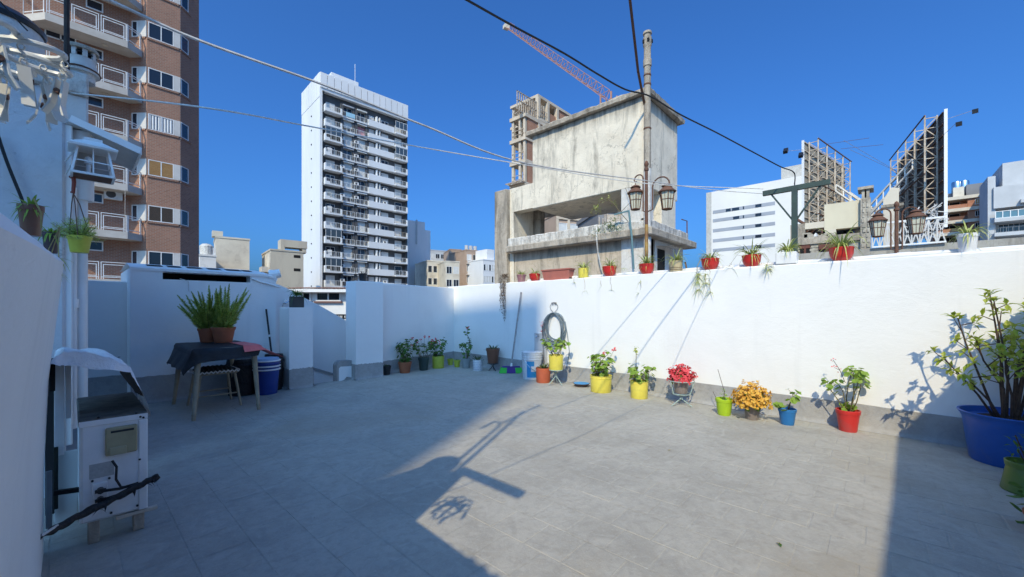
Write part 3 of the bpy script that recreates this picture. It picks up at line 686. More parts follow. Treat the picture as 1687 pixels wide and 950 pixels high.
for k in range(-1, 9):
    zt = 4.72 + DR * k; zb = zt - .98                    # bay window head and sill
    shut = {2: WOODSH, 1: BLACK}.get(k)
    # bay: front window between pale pillars, one light in each canted side
    mb = MB(); mb.fb(FB, 1.29, 1.605, 0, .05, zb, zt); mb.build('bay_pillar', pillar_m, bt)
    win(FB, .05, 1.28, zb, zt, bt, mull=1, out=.04, fw=.05)
    if k in (1, 2):
        mb = MB()
        for j in range(12): mb.fb(FB, .10, 1.23, .014, .03, zb + .07 + j * .072, zb + .07 + j * .072 + .062)
        mb.build('roller_shutter', WOODSH if k == 2 else mat('dark_wood_shutter', (.07, .05, .035), None, 5, .6), bt)
    if k == 3:
        mb = MB(); rows = [[(3.2 + .11 + i * .034, QB - .02 - .012 * math.sin(i * 1.5), zz) for zz in (zb + .07, zt - .07)] for i in range(33)]
        mb.grid(rows); mb.build('curtain', WHITEB, bt)
    win(FL, .14, .50, zb, zt, bt, mull=0, out=.04, fw=.045); win(FR, .03, .66, zb, zt, bt, mull=0, out=.04, fw=.05)
    mb = MB(); mb.fb(FL, .51, 1.055, 0, .05, zb, zt); mb.build('bay_pillar', pillar_m, bt)
    mb = MB()                                            # brick-on-edge sill course: each header proud
    for F, L in ((FB, 1.61), (FR, .95), (FL, 1.0)):
        n_ = int(L / .09)
        for j in range(n_): mb.fb(F, j * .09, j * .09 + .075, -.05, .05 + .006 * (j % 2), zb - .12, zb)
    stuff(mb.build('sill_course', BRICK, bt, boxuv=True))
    # balcony
    z0 = 5.3 + DR * k
    if z0 < 24:
        mb = MB(); mb.prism([(-1.75, QW + .02), (-.9, QF), (2.31, QF), (3.0, 33.6), (2.62, QW + .02)], 2, z0, z0 + .40); b = mb.build('balcony', SLABC, bt)
        mb = MB(); mb.lathe([(.13, z0 - .05), (.12, z0)], (1.4, 33.6, 0), 10); mb.build('balcony_lamp', CREAM, b)
        zr = z0 + .40
        mb = MB()
        for s0, s1 in ((-.86, -.02), (.05, 1.12), (1.19, 2.26)):
            for i, (a_, c_, d_) in enumerate(((0, 0, 1.0), (.09, .15, .86))):
                mb.fb(FF, s0 + a_, s1 - a_, -.06, -.03, zr + d_ - .035, zr + d_); mb.fb(FF, s0 + a_, s1 - a_, -.06, -.03, zr + .10 + c_ * .5, zr + .135 + c_ * .5)
                mb.fb(FF, s0 + a_, s0 + a_ + .035, -.058, -.032, zr + .0, zr + d_ - .035); mb.fb(FF, s1 - a_ - .035, s1 - a_, -.058, -.032, zr, zr + d_ - .035)
        mb.build('railing', WMETAL, b)
        dc = math.hypot(.69, .6); FC = ((2.31, QF), (.69 / dc, .6 / dc), (.6 / dc, -.69 / dc))
        mb = MB()
        for a_, zz in ((0, 1.0), (.07, .88), (.07, .16)): mb.fb(FC, a_, dc - a_ - .03, -.06, -.03, zr + zz - .035, zr + zz)
        for s in (.0, .07, dc - .12, dc - .06): mb.fb(FC, s, s + .035, -.058, -.032, zr, zr + .96)
        mb.build('railing', WMETAL, b)
        dc = math.hypot(.85, 1.2); FC = ((-1.75, QW), (.85 / dc, -1.2 / dc), (-1.2 / dc, -.85 / dc))
        mb = MB()
        for a_, zz in ((0, 1.0), (.07, .88), (.07, .16)): mb.fb(FC, a_, dc - a_ - .03, -.06, -.03, zr + zz - .035, zr + zz)
        for s in (.0, .6, 1.3): mb.fb(FC, s, s + .04, -.058, -.032, zr, zr + .96)
        mb.build('railing', WMETAL, b)
    # little window and balcony door in the wall behind
    s_ = 9 + .62
    win(FW, s_, s_ + .72, zt - .15, zt + .42, bt, mull=0, n=.0, out=.05)
    win(FW, 9 - .95, 9 + .25, z0 + .42, zt + .3, bt, mull=1, out=.05)
acunit(FW, 9 + 1.35, 8.05 - DR + DR - .35, bt, .05)
mb = MB(); mb.tube([(2.2, QF - .02, 8.2), (2.19, QF - .02, 5.9)], .012, 5); mb.build('rain_pipe', SLABC, bt)

# ------------------------------------------------------------------ white tower with grey front
wt = thing('white_tower', 'tall white apartment tower with a grey balconied front and blank side', 'apartment building', (0, 0, -14))
F = face(527, 75.0, 44.0); WL = fs(F, 672); S = lambda u: fs(F, u)
zA = fz(F, 527, 118)
wt.location = (F[0][0], F[0][1], -14); ORG[wt] = Vector(wt.location)
D = 10.6
zr0 = 38.05                                               # underside of the top balcony
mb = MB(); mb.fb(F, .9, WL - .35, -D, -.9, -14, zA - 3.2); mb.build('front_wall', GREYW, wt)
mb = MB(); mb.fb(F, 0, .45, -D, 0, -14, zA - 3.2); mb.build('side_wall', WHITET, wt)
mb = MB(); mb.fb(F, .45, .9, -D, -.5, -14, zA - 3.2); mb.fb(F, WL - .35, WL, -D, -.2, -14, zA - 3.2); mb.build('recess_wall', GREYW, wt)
mb = MB(); mb.fb(F, 0, WL, -D, .0, zA - 3.2, zA - .9); mb.fb(F, .9, WL, -.9, -.02, zA - 3.3, zA - 3.19); mb.build('parapet', WHITET, wt)
n_ = 14
for k in range(n_):
    s0 = WL * k / n_ + .06; s1 = WL * (k + 1) / n_ - .06
    mb = MB(); mb.fb(F, s0, s1, -.28, .18, zA - 2.75, zA); mb.build('parapet_panel', WHITET, wt)
SF = turn(F, 0)
for k in range(7):
    mb = MB(); mb.fb(SF, D * k / 7 + .07, D * (k + 1) / 7 - .07, -.3, .06, zA - 4.5, zA); mb.build('parapet_panel', WHITET, wt)
mb = MB(); mb.fb(F, .3, WL, -D, -D + .4, zA - 3.2, zA); mb.build('rear_parapet', WHITET, wt)
mb = MB(); mb.fb(F, S(563) - 1, S(609) - 1.2, -7.5, -2.6, zA - 3, zA + 2.3); mb.build('roof_house', WHITET, wt)
mb = MB(); mb.tube([(F[0][0] + F[1][0] * 6.6, F[0][1] + F[1][1] * 6.6, zA + zz) for zz in (0, 4.2)], .05, 5); mb.build('aerial', WHITET, wt)
for k in range(13):
    z = zr0 - 2.744 * k
    mb = MB(); mb.fb(SF, 4.4, 4.75, 0, .08, z + .2, z + .42); mb.build('wall_vent', DARK, wt)
zones = {'A': (S(534), S(562)), 'B': (S(562.5), S(585.5)), 'C': (S(586), S(607)), 'D': (S(607.5), S(649.5)), 'E': (S(650), S(670))}
rw = random.Random(11)
shades = [mat('awning_white', (.66, .67, .68)), mat('blind_grey', (.40, .42, .46), None, 3), SHUT]
for k in range(14):
    z = zr0 - 2.744 * k; zf = z + .28
    a, b = zones['A']
    # corner balcony
    mb = MB(); mb.fb(F, a, b, -.9, .55, z, zf); mb.fb(F, a, a + .22, -.9, .55, zf, zf + 1.0); mb.fb(F, a + .22, a + .85, .43, .55, zf, zf + .35); mb.fb(F, b - .25, b, .35, .55, zf, zf + .95); o = mb.build('balcony', WHITET, wt)
    rail(F, a + .22, b - .25, zf, o, .98, 4, n=.46, bars=9)
    win(F, a + .6, b - .9, zf + .02, zf + 2.0, wt, glass=rw.choice([GLASS, SHUT, GLASS]), n=-.9, mull=1)
    if k in (2, 9, 11, 13): win(F, a + .1, b - .1, zf + .98, zf + 2.42, wt, mull=2, n=.44, glass=GLASSB, name='balcony_glazing', fw=.07)
    # rooms B and C: french windows with railings; a pale slab edge between storeys
    for zn in 'BC':
        a, b = zones[zn]
        mb = MB(); mb.fb(F, a - .1, b + .1, -.9, -.02, z + .05, zf); o = mb.build('slab_edge', WHITET, wt)
        mb = MB(); mb.fb(F, a + .02, a + .55, -.9, -.35, zf, zf + 2.46); mb.fb(F, b - .42, b, -.9, -.35, zf, zf + 2.46); mb.build('wall_strip', GREYW, wt)
        r = rw.random()
        if r < .34:
            g = MB(); g.fb(F, a + .55, b - .42, -.80, -.62, zf + (.02 if r < .3 else .9), zf + 2.1); g.build('roller_shutter', SHUT, wt)
        win(F, a + .55, b - .42, zf, zf + 2.12, wt, n=-.88, mull=1, glass=rw.choice([GLASS, GLASS, GLASSB]))
        g = MB(); g.fb(F, a + .4, b - .2, -.9, -.15, zf + 2.15, zf + 2.40); g.build('shutter_box', rw.choice(shades), wt)
        rail(F, a + .1, b - .1, zf, o, .98, 4, n=-.10, bars=8)
        if rw.random() < .3: acunit(F, a - .15, zf + .9, wt, -.35)
    # D: solid white band with kitchen louvres and a window set back behind it
    a, b = zones['D']
    mb = MB(); mb.fb(F, a, b + .02, -.9, .06, z + .05, zf + 1.02); mb.build('balcony_band', WHITET, wt)
    mb = MB()
    for j in range(5): mb.fb(F, a + .35, a + 1.45, -.88, -.80, zf + 1.05 + j * .24, zf + 1.05 + j * .24 + .15)
    mb.build('louvre', WHITET, wt)
    mb = MB(); mb.fb(F, a + 1.75, a + 1.95, -.9, -.15, zf + 1.0, zf + 2.2); mb.fb(F, a + 2.45, a + 2.6, -.9, -.25, zf + 1.0, zf + 2.2); mb.build('wall_fin', WHITET, wt)
    gl = rw.choice([SHUT, SHUT, GLASS]); win(F, a + 3.1, b - .95, zf + .9, zf + 2.05, wt, n=-.88, mull=1 if gl is GLASS else 0, glass=gl)
    if rw.random() < .3: acunit(F, a + 3.3, zf + 1.0, wt, -.5)
    if k == 0: mb = MB(); mb.fb(F, zones['B'][0] + .9, zones['B'][1] - .05, -.05, -.02, zf + .15, zf + 1.0); mb.build('banner', mat('pale_blue_banner', (.35, .60, .74)), wt)
    if k == 1: mb = MB(); mb.fb(F, zones['C'][0] + .5, zones['C'][1] - .4, -.86, -.82, zf + .1, zf + 1.9); mb.build('pink_curtain', mat('pink_curtain', (.60, .25, .27)), wt)
    if k in (3, 6, 7, 10): mb = MB(); mb.fb(F, zones['A'][0] + .5, zones['A'][0] + 1.3, .30, .34, zf + .2, zf + 1.25); mb.build('drying_cloth', rw.choice([WHITEB, P_GREY, mat('washed_blue_cloth', (.25, .33, .45))]), wt)
    # E: right-hand balcony
    a, b = zones['E']
    mb = MB(); mb.fb(F, a, b, -.9, .5, z, zf); mb.fb(F, b - .28, b, .30, .5, zf, zf + .95); o = mb.build('balcony', WHITET, wt)
    rail(F, a, b - .28, zf, o, .98, 4, n=.40, bars=7, m=GALV if k == 8 else WMETAL)
    win(F, a + .5, b - .8, zf + .02, zf + 2.0, wt, n=-.88, glass=rw.choice([SHUT, GLASS, SHUT]), mull=0)
    if k in (0, 2): win(F, a + .03, b - .06, zf + .98, zf + 2.42, wt, mull=2, n=.40, glass=GLASSB, name='balcony_glazing', fw=.07)
# ------------------------------------------------------------------ white slab beyond it
F = face(672.5, 104, 38)
t = thing('white_slab_block', 'plain white slab block rising just right of the white tower', 'building', (F[0][0], F[0][1], -14))
Wd = fs(F, 700); zt = fz(F, 672, 362)
tower(F, Wd, 9, -14, zt, WHITET, t); F2 = (F[0], F[1], F[2]); mb = MB(); mb.fb(F, Wd + .02, Wd + 2.2, -9, -1.2, -14, zt - 1.8); mb.build('rear_wing', WHITET, t)
mb = MB(); mb.fb(F, fs(F, 685), fs(F, 687), 0, .3, zt - 6, zt + .3); mb.build('flue', GREYB, t)
# ------------------------------------------------------------------ smaller blocks between the towers
def block(name, label, uL, uR, vtop, Y, ang, m, D=8, rows=0, cols=0, vrow=None, cat='building', vent=None, wm=GLASS, group=None, inset=.12, wh=.55, balc=False, topv2=None, side=None):
    F = face(uL, Y, ang); Wd = fs(F, uR); zt = fz(F, uL, vtop)
    t = thing(name, label, cat, (F[0][0], F[0][1], -14), group)
    tower(F, Wd, D, -14, zt, m, t)
    mb = MB(); mb.fb(F, -.08, Wd + .08, -D - .05, .08, zt, zt + .25); mb.build('coping', m, t)
    if rows:
        fh = 2.9
        for r_ in range(rows):
            for c in range(cols):
                s0 = Wd * (c + inset) / cols; s1 = Wd * (c + 1 - inset) / cols; z1 = zt - 1.0 - fh * r_
                win(F, s0, s1, z1 - fh * wh, z1, t, mull=1 if (s1 - s0) > 1.2 else 0, glass=rw.choice([wm, wm, SHUT]), out=.05)
            if balc:
                mb = MB(); mb.fb(F, 0, Wd, 0, .9, zt - 1 - fh * (r_ + 1) + .3, zt - 1 - fh * (r_ + 1) + .5); o = mb.build('balcony', SLABC, t)
                rail(F, 0, Wd, zt - 1 - fh * (r_ + 1) + .5, o, .9, 6, n=.8, bars=16)
    return t, F, Wd, zt
t, F, Wd, zt = block('cream_block', 'cream block with a plain blank wall behind the outbuilding roof', 355, 411, 391, 60, 38, CREAM, 7)
mb = MB(); mb.fb(F, -.4, .9, -2, .1, zt + .2, zt + 1.0); mb.build('roof_house', CREAM, t)
t, F, Wd, zt = block('low_white_roof', 'low white rooftop with a round tank right beside the brick tower', 329, 356, 421, 55, 42, WHITEB, 6)
mb = MB(); c = (F[0][0] + F[1][0] * .9 - F[2][0] * 2, F[0][1] + F[1][1] * .9 - F[2][1] * 2); mb.lathe([(.75, zt + .25), (.8, zt + 1.6), (.5, zt + 1.9), (0, zt + 2.0)], (*c, 0), 14); mb.build('water_tank', PVCO, t)
rail(F, 1.5, Wd, zt + .25, t, 1.0, 5, n=-.5)
t, F, Wd, zt = block('beige_block', 'beige concrete block with two dark slots left of the white tower', 446, 500, 412, 62, 40, BEIGE, 8)
for v in (421, 443):
    s0, s1 = fs(F, 484), fs(F, 495); z = fz(F, 489, v); mb = MB(); mb.fb(F, s0, s1, -.02, .02, z - .35, z + .1); mb.build('slot_window', BLACK, t)
sf = turn(F, 0); mb = MB(); mb.fb(sf, 0, 5, -.02, .15, -14, zt - .4); mb.build('side_wall', CREAM, t)
for k in range(4): mb = MB(); mb.fb(sf, .6, 3, .15, 1.1, zt - 3.3 - 2.9 * k, zt - 2.5 - 2.9 * k); mb.build('balcony', SLABC, t)
mb = MB(); s0 = fs(F, 463); mb.fb(F, s0, s0 + .55, -2.5, -.2, zt + .2, zt + 1.9); mb.fb(F, s0 + .5, Wd + .6, -2.5, -.2, zt + .75, zt + 1.9); mb.fb(F, Wd - .1, Wd + .5, -2.4, -.3, zt, zt + .8); mb.build('roof_frame', BEIGE, t)
t, F, Wd, zt = block('pale_flats', 'pale beige flats with small windows, just right of the white slab block', 704, 746, 430, 95, 30, CREAM, 10, 3, 5)
t, F, Wd, zt = block('rear_flats', 'grey flats with a railed roof terrace rising behind the pale beige flats', 708, 742, 412, 130, 30, GREYB, 10, 3, 4, balc=True)
t, F, Wd, zt = block('cream_flats', 'cream flats with a blank gable between the pale flats and the brick balconies', 734, 757, 431, 90, 25, CREAM, 10, 3, 2)
t, F, Wd, zt = block('gable_flats', 'orange brick gable of a block behind the cream flats', 741, 760, 411, 120, 20, BRICK2, 10)
mb = MB(); mb.fb(F, Wd, Wd + 6, -6, -1, -14, zt - 1); mb.build('wing', GREYB, t)
t, F, Wd, zt = block('balcony_flats', 'orange brick flats with stacked dark balconies left of the old tank house', 768, 797, 412, 105, 35, BRICK2, 10, 5, 3, balc=True, wm=BLACK)
for k in range(3): mb = MB(); mb.lathe([(.5, zt + .2), (.5, zt + 1.6)], (F[0][0] + F[1][0] * (1.2 + 1.3 * k) - F[2][0] * 2, F[0][1] + F[1][1] * (1.2 + 1.3 * k) - F[2][1] * 2, 0), 8); mb.build('roof_tank', GREYB, t)
t, F, Wd, zt = block('white_flats', 'small white flats with rows of tiny windows at the left edge of the tank house', 796, 818, 428, 100, 40, WHITET, 10, 4, 5)
mb = MB(); mb.fb(F, Wd * .45, Wd, -6, -1, zt, zt + 3); mb.build('roof_house', WHITET, t)

# ------------------------------------------------------------------ tiled-roof house beyond the stairs
F = face(478, 15.0, 4)
t = thing('tiled_house', 'white house with a tiled roof and dark barred windows, seen above the stair wall', 'house', (F[0][0], F[0][1], -6))
Wd = fs(F, 585); ze = fz(F, 530, 478)
tower(F, Wd, 5, -6, ze, WHITEB, t)
mb = MB(); rows = []; n_ = 92
for i in range(n_):
    s = -.3 + (Wd + .6) * i / (n_ - 1); w_ = .028 * abs(math.sin(i * math.pi / 4))
    P = lambda nn, zz: (F[0][0] + F[1][0] * s + F[2][0] * nn, F[0][1] + F[1][1] * s + F[2][1] * nn, zz + w_)
    rows.append([P(.35, ze + .04), P(-1.5, ze + .16), P(-5, ze + .3)])
mb.grid(rows); mb.build('tiled_roof', mat('roof_tile', (.34, .17, .11), (.24, .15, .11), 1.2, .85, stain=(.12, .10, .09), sscale=3), t)
mb = MB(); mb.fb(F, -.3, Wd + .3, .30, .36, ze - .08, ze + .03); mb.build('gutter', WHITEB, t)
for (u0, u1, v0, v1) in ((521, 562, 478, 496), (486, 513, 478, 496)):
    s0, s1 = fs(F, u0), fs(F, u1); z0, z1 = fz(F, u0, v1), fz(F, u0, v0) - .06
    o = win(F, s0, s1, z0, z1, t, frame=WHITEB, mull=1, out=.06, fw=.05)
    mb = MB()
    for k in range(14): s = s0 + (s1 - s0) * (k + .5) / 14; mb.fb(F, s - .008, s + .008, .03, .045, z0, z1)
    mb.build('window_bars', BLACK, o)
    mb = MB(); mb.fb(F, s0 - .05, s1 + .05, 0, .1, z0 - .06, z0); mb.build('sill', mat('brown_sill', (.16, .08, .07)), o)
rail(F, fs(F, 560), fs(F, 590), fz(F, 570, 528), t, .25, 3, m=BLACK, n=.6, bars=12)

# ------------------------------------------------------------------ unfinished concrete tower behind the tank house
F = face(866, 52, 47.6); F = (F[0], F[1], F[2]); LF = turn(F, 0)
t = thing('unfinished_tower', 'unfinished concrete tower with open floors and orange brick infill, beneath the crane', 'building site', (F[0][0], F[0][1], -14))
fhh = 2.95; ztop = fz(F, 866, 186); nfl = 11
L = fs(LF, 843); Wd = fs(F, 960)
for k in range(nfl):
    z = ztop - fhh * k
    mb = MB(); mb.fb(F, -.2, Wd, -L - .2, .12, z - .45, z); mb.build('floor_slab', CONC, t)
    if k:
        for (s, n) in ((.0, -.45), (.0, -L), (Wd * .35, -.45), (Wd * .7, -.45), (Wd - .5, -.45), (.0, -L * .5)):
            mb = MB(); mb.fb(F, s, s + .36, n, n + .35, z, z + fhh - .45); mb.build('column', CONC, t)
        mb = MB(); mb.fb(F, .4, Wd * .34, -.25, -.01, z, z + fhh - .45); mb.fb(F, Wd * .4, Wd * .69, -.4, -.2, z, z + 1.2); mb.build('brick_infill', BRICK2, t, boxuv=True)
        mb = MB(); mb.fb(F, .3, Wd - .4, -L + 2.2, -L + 2.4, z, z + fhh - .3); mb.build('inner_wall', mat('shade_dark_wall', (.13, .115, .10), None, 1, .9) if k == 1 else bpy.data.materials['shade_dark_wall'], t)  # wall colour darkened to stand for the shade inside the open floors
        mb = MB()
        for zz in (.5, 1.05): mb.fb(LF, .3, L - .1, .02, .07, z + zz, z + zz + .06)
        mb.build('guard_rail', GALV, t)
    if k in (3, 6):
        mb = MB()
        for j in range(9): mb.fb(LF, j * L / 9, j * L / 9 + .12, .2, .9, z - .25, z - .05)
        for n_ in (.3, .6, .85): mb.fb(LF, -.2, L + .3, n_, n_ + .1, z - .04, z + .06)
        mb.build('catch_platform', GALV, t)
# raised part to the right
zt2 = fz(F, 893, 166); s0, s1 = fs(F, 886), fs(F, 948)
for k in range(2):
    z = zt2 + .6 - 3.0 * k; mb = MB(); mb.fb(F, s0, s1, -5, .05, z - .35, z); mb.build('floor_slab', CONC, t)
    for s in (s0, s0 + 2.0, s0 + 4.2, s1 - .5): mb = MB(); mb.fb(F, s, s + .45, -.4, .1, z - 3.0, z - .35); mb.build('column', CONC, t)
    mb = MB(); mb.fb(F, s0 + 2.5, s0 + 4.2, -.4, -.1, z - 3, z - 1.6); mb.fb(F, s0 + 4.7, s1 - .5, -.35, -.1, z - 3, z - .35); mb.build('brick_infill', BRICK2, t, boxuv=True)
    mb = MB(); mb.fb(F, s0 + .2, s1 - .2, -4.8, -4.6, z - 3, z - .35); mb.build('inner_wall', CONC, t)
    mb = MB()
    for zz in (.5, 1.05): mb.fb(F, s0 + .4, s0 + 2, 0, .05, z - 3 + zz, z - 2.93 + zz)
    mb.build('guard_rail', GALV, t)
mb = MB()
for j in range(14):
    s = fs(F, 853) + j * .42; mb.fb(F, s, s + .10, -.2, -.1, ztop, ztop + 2.4)
for zz in (1.2, 2.3): mb.fb(F, fs(F, 853), fs(F, 888), -.22, -.1, ztop + zz, ztop + zz + .1)
mb.build('formwork', GALV, t)
mb = MB(); rs = random.Random(3)
for j in range(60):
    s = rs.uniform(.1, 1.8); n = rs.uniform(-L, 0); z = ztop + rs.uniform(.0, .7)
    a = Vector((F[0][0] + F[1][0] * s + F[2][0] * n, F[0][1] + F[1][1] * s + F[2][1] * n, z)); mb.bar(a, a + Vector((rs.uniform(-.5, .5), rs.uniform(-.5, .5), rs.uniform(-.2, .9))), .09)
stuff(mb.build('scaffold_timber', GALV, t))
# crane: jib only is in view, its mast hidden behind the tank house
j0 = atY(836, 46, 90); j1 = atY(1003, 166, 62)
cr = thing('tower_crane', 'orange lattice crane jib reaching up over the unfinished tower', 'crane', tuple(j1))
CRM = mat('crane_orange', (.46, .23, .16), (.38, .20, .14), 1, .6)
d = (j1 - j0).normalized(); up = Vector((0, 0, 1)); sd = d.cross(up).normalized(); up = sd.cross(d) * 1.0
jl = (j1 - j0).length; n_ = 22
mb = MB()
for a_ in (-.55, .55): mb.bar(j0 + sd * a_, j1 + sd * a_, .09)
mb.build('lower_chord', CRM, cr)
mb = MB(); mb.bar(j0 + up * 1.2 + d * 1.5, j1 + up * 1.3 - d, .07); mb.build('upper_chord', CRM, cr)
mb = MB()
for k in range(n_):
    b0 = j0 + d * (jl * k / n_); b1 = j0 + d * (jl * (k + 1) / n_); ap = (b0 + b1) / 2 + up * 1.3
    for a_ in (-.55, .55): mb.bar(b0 + sd * a_, ap, .055); mb.bar(ap, b1 + sd * a_, .055)
    mb.bar(b0 - sd * .55, b0 + sd * .55, .10)
mb.build('lattice', CRM, cr)
mb = MB(); mb.bar(j0 - d * .8 - sd * .6, j0 - d * .8 + sd * .6, 1.0, .8); mb.build('jib_head', CREAM, cr)
mb = MB(); ms = [(j1.x - .9, j1.y - .9), (j1.x + .9, j1.y - .9), (j1.x + .9, j1.y + .9), (j1.x - .9, j1.y + .9)]
for i in range(4):
    mb.bar((*ms[i], -14), (*ms[i], j1.z + .8), .2)
    for k in range(22):
        z = -14 + (j1.z + 14) * k / 22; mb.bar((*ms[i], z), (*ms[(i + 1) % 4], z + (j1.z + 14) / 22), .1)
mb.build('mast', CRM, cr)

# ------------------------------------------------------------------ old concrete tank house
TP, TQ = 8.5, 3.81
TZ = fz(((TP, TQ), (0, 1), (-1, 0)), 1060, 155); TB = onp(1030, 311, TP).z
TE = onp(877, 222, TP).y; TD = 10.4
th = thing('tank_house', 'weathered concrete water tank on legs with stained walls and an overhanging lid', 'water tower', (TP, TQ, .3))
mb = MB(); mb.bbox(TP, TD, TQ, TE, TB, TZ - .02, .015); mb.build('tank', OLD, th)
# lid: rough-edged slab
mb = MB(); rows = []; rs = random.Random(5)
def lidsec(P, o): return [(P[0], P[1], TZ - .02), (P[0] + o[0] * .13, P[1] + o[1] * .13, TZ - .02 + rs.uniform(-.01, .01)), (P[0] + o[0] * .145 + rs.uniform(-.012, .012), P[1] + o[1] * .145, TZ + .07 + rs.uniform(-.015, .015)), (P[0] + o[0] * .10, P[1] + o[1] * .10, TZ + .10 + rs.uniform(-.015, .02)), ((TP + TD) / 2, (TQ + TE) / 2, TZ + .16)]
per = [((TP, TE), (TP, TQ), (-1, 0)), ((TP, TQ), (TD, TQ), (0, -1)), ((TD, TQ), (TD, TE), (1, 0)), ((TD, TE), (TP, TE), (0, 1))]
for i, (A, B, o) in enumerate(per):
    for k in range(26):
        t_ = k / 25; oo = Vector((*o, 0)); o2 = Vector((*per[i - 1][2], 0)) if k == 0 else (Vector((*per[(i + 1) % 4][2], 0)) if k == 25 else Vector((0, 0, 0)))
        rows.append(lidsec((A[0] + (B[0] - A[0]) * t_, A[1] + (B[1] - A[1]) * t_), oo + o2))
rows.append(rows[0]); mb.grid(rows); mb.build('lid', OLDD, th)
# pillar block at the far end, with the beam that joins it to the tank
pe0 = onp(845, 330, TP).y; pe1 = onp(813, 330, TP - .18).y; pz = onp(830, 315, TP).z; bz = onp(845, 345, TP).z
mb = MB(); mb.bbox(TP - .15, TP + .9, onp(834, 330, TP - .15).y, pe1, -.2, pz, .02); mb.build('end_pillar', OLDD, th)
mb = MB(); mb.bbox(TP + .005, TP + .9, pe0 - .02, pe1 - .1, -.2, pz + .015, .01); mb.build('inner_pillar', OLD, th)
mb = MB(); mb.box(TP + .002, TP + .25, TE - .02, pe0 + .1, bz, pz + .02); mb.box(TP + .004, TP + .3, TQ + .1, pe0 + .1, bz + .0, TB + .03); mb.build('beam', OLD, th)
mb = MB(); mb.box(TP + .9, TP + 1.1, onp(865, 330, TP + .9).y - .6, pe1, 1.5, bz + .1); mb.build('rear_pillar', OLDD, th)
mb = MB(); mb.box(TP + .3, TD, TQ + .1, pe0 + .4, bz + .12, bz + .17); mb.build('soffit', OLDD, th)
# corner legs under the tank
mb = MB(); l1 = onp(1040, 330, TP).y; mb.bbox(TP, TP + .45, TQ, l1 + .25, 1.5, TB + .01, .01); mb.build('corner_leg', OLDW, th)
qx = onq(1090, 350, TQ).x; qx1 = onq(1113, 350, TQ).x
mb = MB(); mb.bbox(qx - .0, qx1, TQ, TQ + .4, 1.5, TB + .01, .01); mb.build('corner_leg', OLD, th)
# ledge (slab with parapet) and the room below
lz0, lz1, lz2 = onp(1060, 387, TP - .25).z, onp(1060, 374, TP - .25).z, onp(1050, 345, TP).z
le = onp(833, 410, TP - .25).y; lr = onq(1148, 400, TQ - .25).x
mb = MB(); mb.bbox(TP - .25, lr, TQ - .25, le, lz0, lz1, .02); mb.build('ledge', OLDD, th)
mb = MB(); rows = []
for k in range(40):
    y = TQ - .05 + (le + .1 - TQ) * k / 39; h = lz1 + (.25 if k > 5 else .20) + rs.uniform(-.012, .012)
    rows.append([(TP - .10, y, lz1 - .01), (TP - .10 + rs.uniform(-.01, .01), y, h - .03), (TP - .06, y, h), (TP + .05, y, h - .01), (TP + .08, y, lz1 - .01)])
mb.grid(rows); rows = []
for k in range(30):
    x = TP - .1 + (lr - .1 - TP) * k / 29; h = lz1 + .24 + rs.uniform(-.012, .012)
    rows.append([(x, TQ + .08, lz1 - .01), (x, TQ + .05, h), (x, TQ - .06, h), (x, TQ - .10, h - .03), (x, TQ - .10, lz1 - .01)])
mb.grid(rows); mb.build('ledge_parapet', OLDM, th)
mb = MB(); mb.box(TP + .02, lr - .35, TQ, le - .1, -.1, lz0 + .005); mb.build('lower_room', OLDB, th)
mb = MB(); mb.box(TP + .5, lr - .34, TQ - .012, TQ + .3, -.1, lz0); mb.build('side_wall', OLDW, th)
w0, w1 = onq(1082, 430, TQ).x, onq(1094, 430, TQ).x
mb = MB(); mb.box(w0, w1, TQ - .02, TQ + .01, .9, onq(1085, 410, TQ).z); mb.build('dark_opening', BLACK, th)
mb = MB(); a = onq(1080, 404, TQ); mb.add([(w0 - .1, TQ - .02, a.z), (w1 + .45, TQ - .02, a.z + .03), (w1 + .45, TQ - .35, a.z - .04), (w0 - .1, TQ - .35, a.z - .05)], [(0, 1, 2, 3)]); mb.build('sheet_canopy', PVCO, th)
# old pipes on it
mb = MB(); fx, fy = TP - .09, TQ - .09; mb.lathe([(.078, 1.7), (.078, 4.2)], (fx, fy, 0), 12); f1 = mb.build('flue_pipe', PVCO, th, smooth=True)
ft = CAMH + (HZ - 53) / FOC * depth((fx, fy))
mb = MB(); mb.lathe([(.072, 4.2), (.072, ft - .75), (.088, ft - .74), (.088, ft - .6), (.074, ft - .58), (.074, ft - .32), (.09, ft - .3), (.09, ft - .12), (.07, ft - .11), (.07, ft - .05), (.094, ft - .045), (.09, ft), (0, ft + .02)], (fx, fy, 0), 14); mb.build('flue_top', OLDD, th, smooth=True)
mb = MB()
for k in range(5): an = k * 1.257; mb.box(fx + .088 * math.cos(an) - .02, fx + .088 * math.cos(an) + .02, fy + .088 * math.sin(an) - .02, fy + .088 * math.sin(an) + .02, ft - .25, ft - .18)
mb.build('flue_slot', BLACK, th)
mb = MB()
for dz in (1.15, .95, 2.1): mb.lathe([(.082, ft - dz), (.082, ft - dz + .03)], (fx, fy, 0), 10)
mb.build('pipe_clamp', RUST, th)
g0 = atY(1037, -8, 7.2)
mb = MB(); mb.tube([(fx - .03, fy + .05, 5.6), (g0.x * .35 + (fx - .05) * .65, g0.y * .35 + (fy + .1) * .65, 5.6 + (g0.z - 5.6) * .35), g0, g0 + (g0 - Vector((fx, fy, 5.6))) * .4], .027, 6)
tag(mb.build('guy_rod', RUST, origin=g0), 'thin rusty rod leaning against the flue pipe and rising out of view', 'rod')
pp = [onp(1036, 347, TP - .28), onp(1041, 392, TP - .30), onp(1044, 443, TP - .30)]
mb = MB(); mb.tube(pp, .022, 7); mb.bar(pp[0], pp[0] + Vector((0, .35, -.03)), .03); mb.build('teal_pipe', mat('teal_pipe_paint', (.13, .23, .25), None, 8, .6), th)
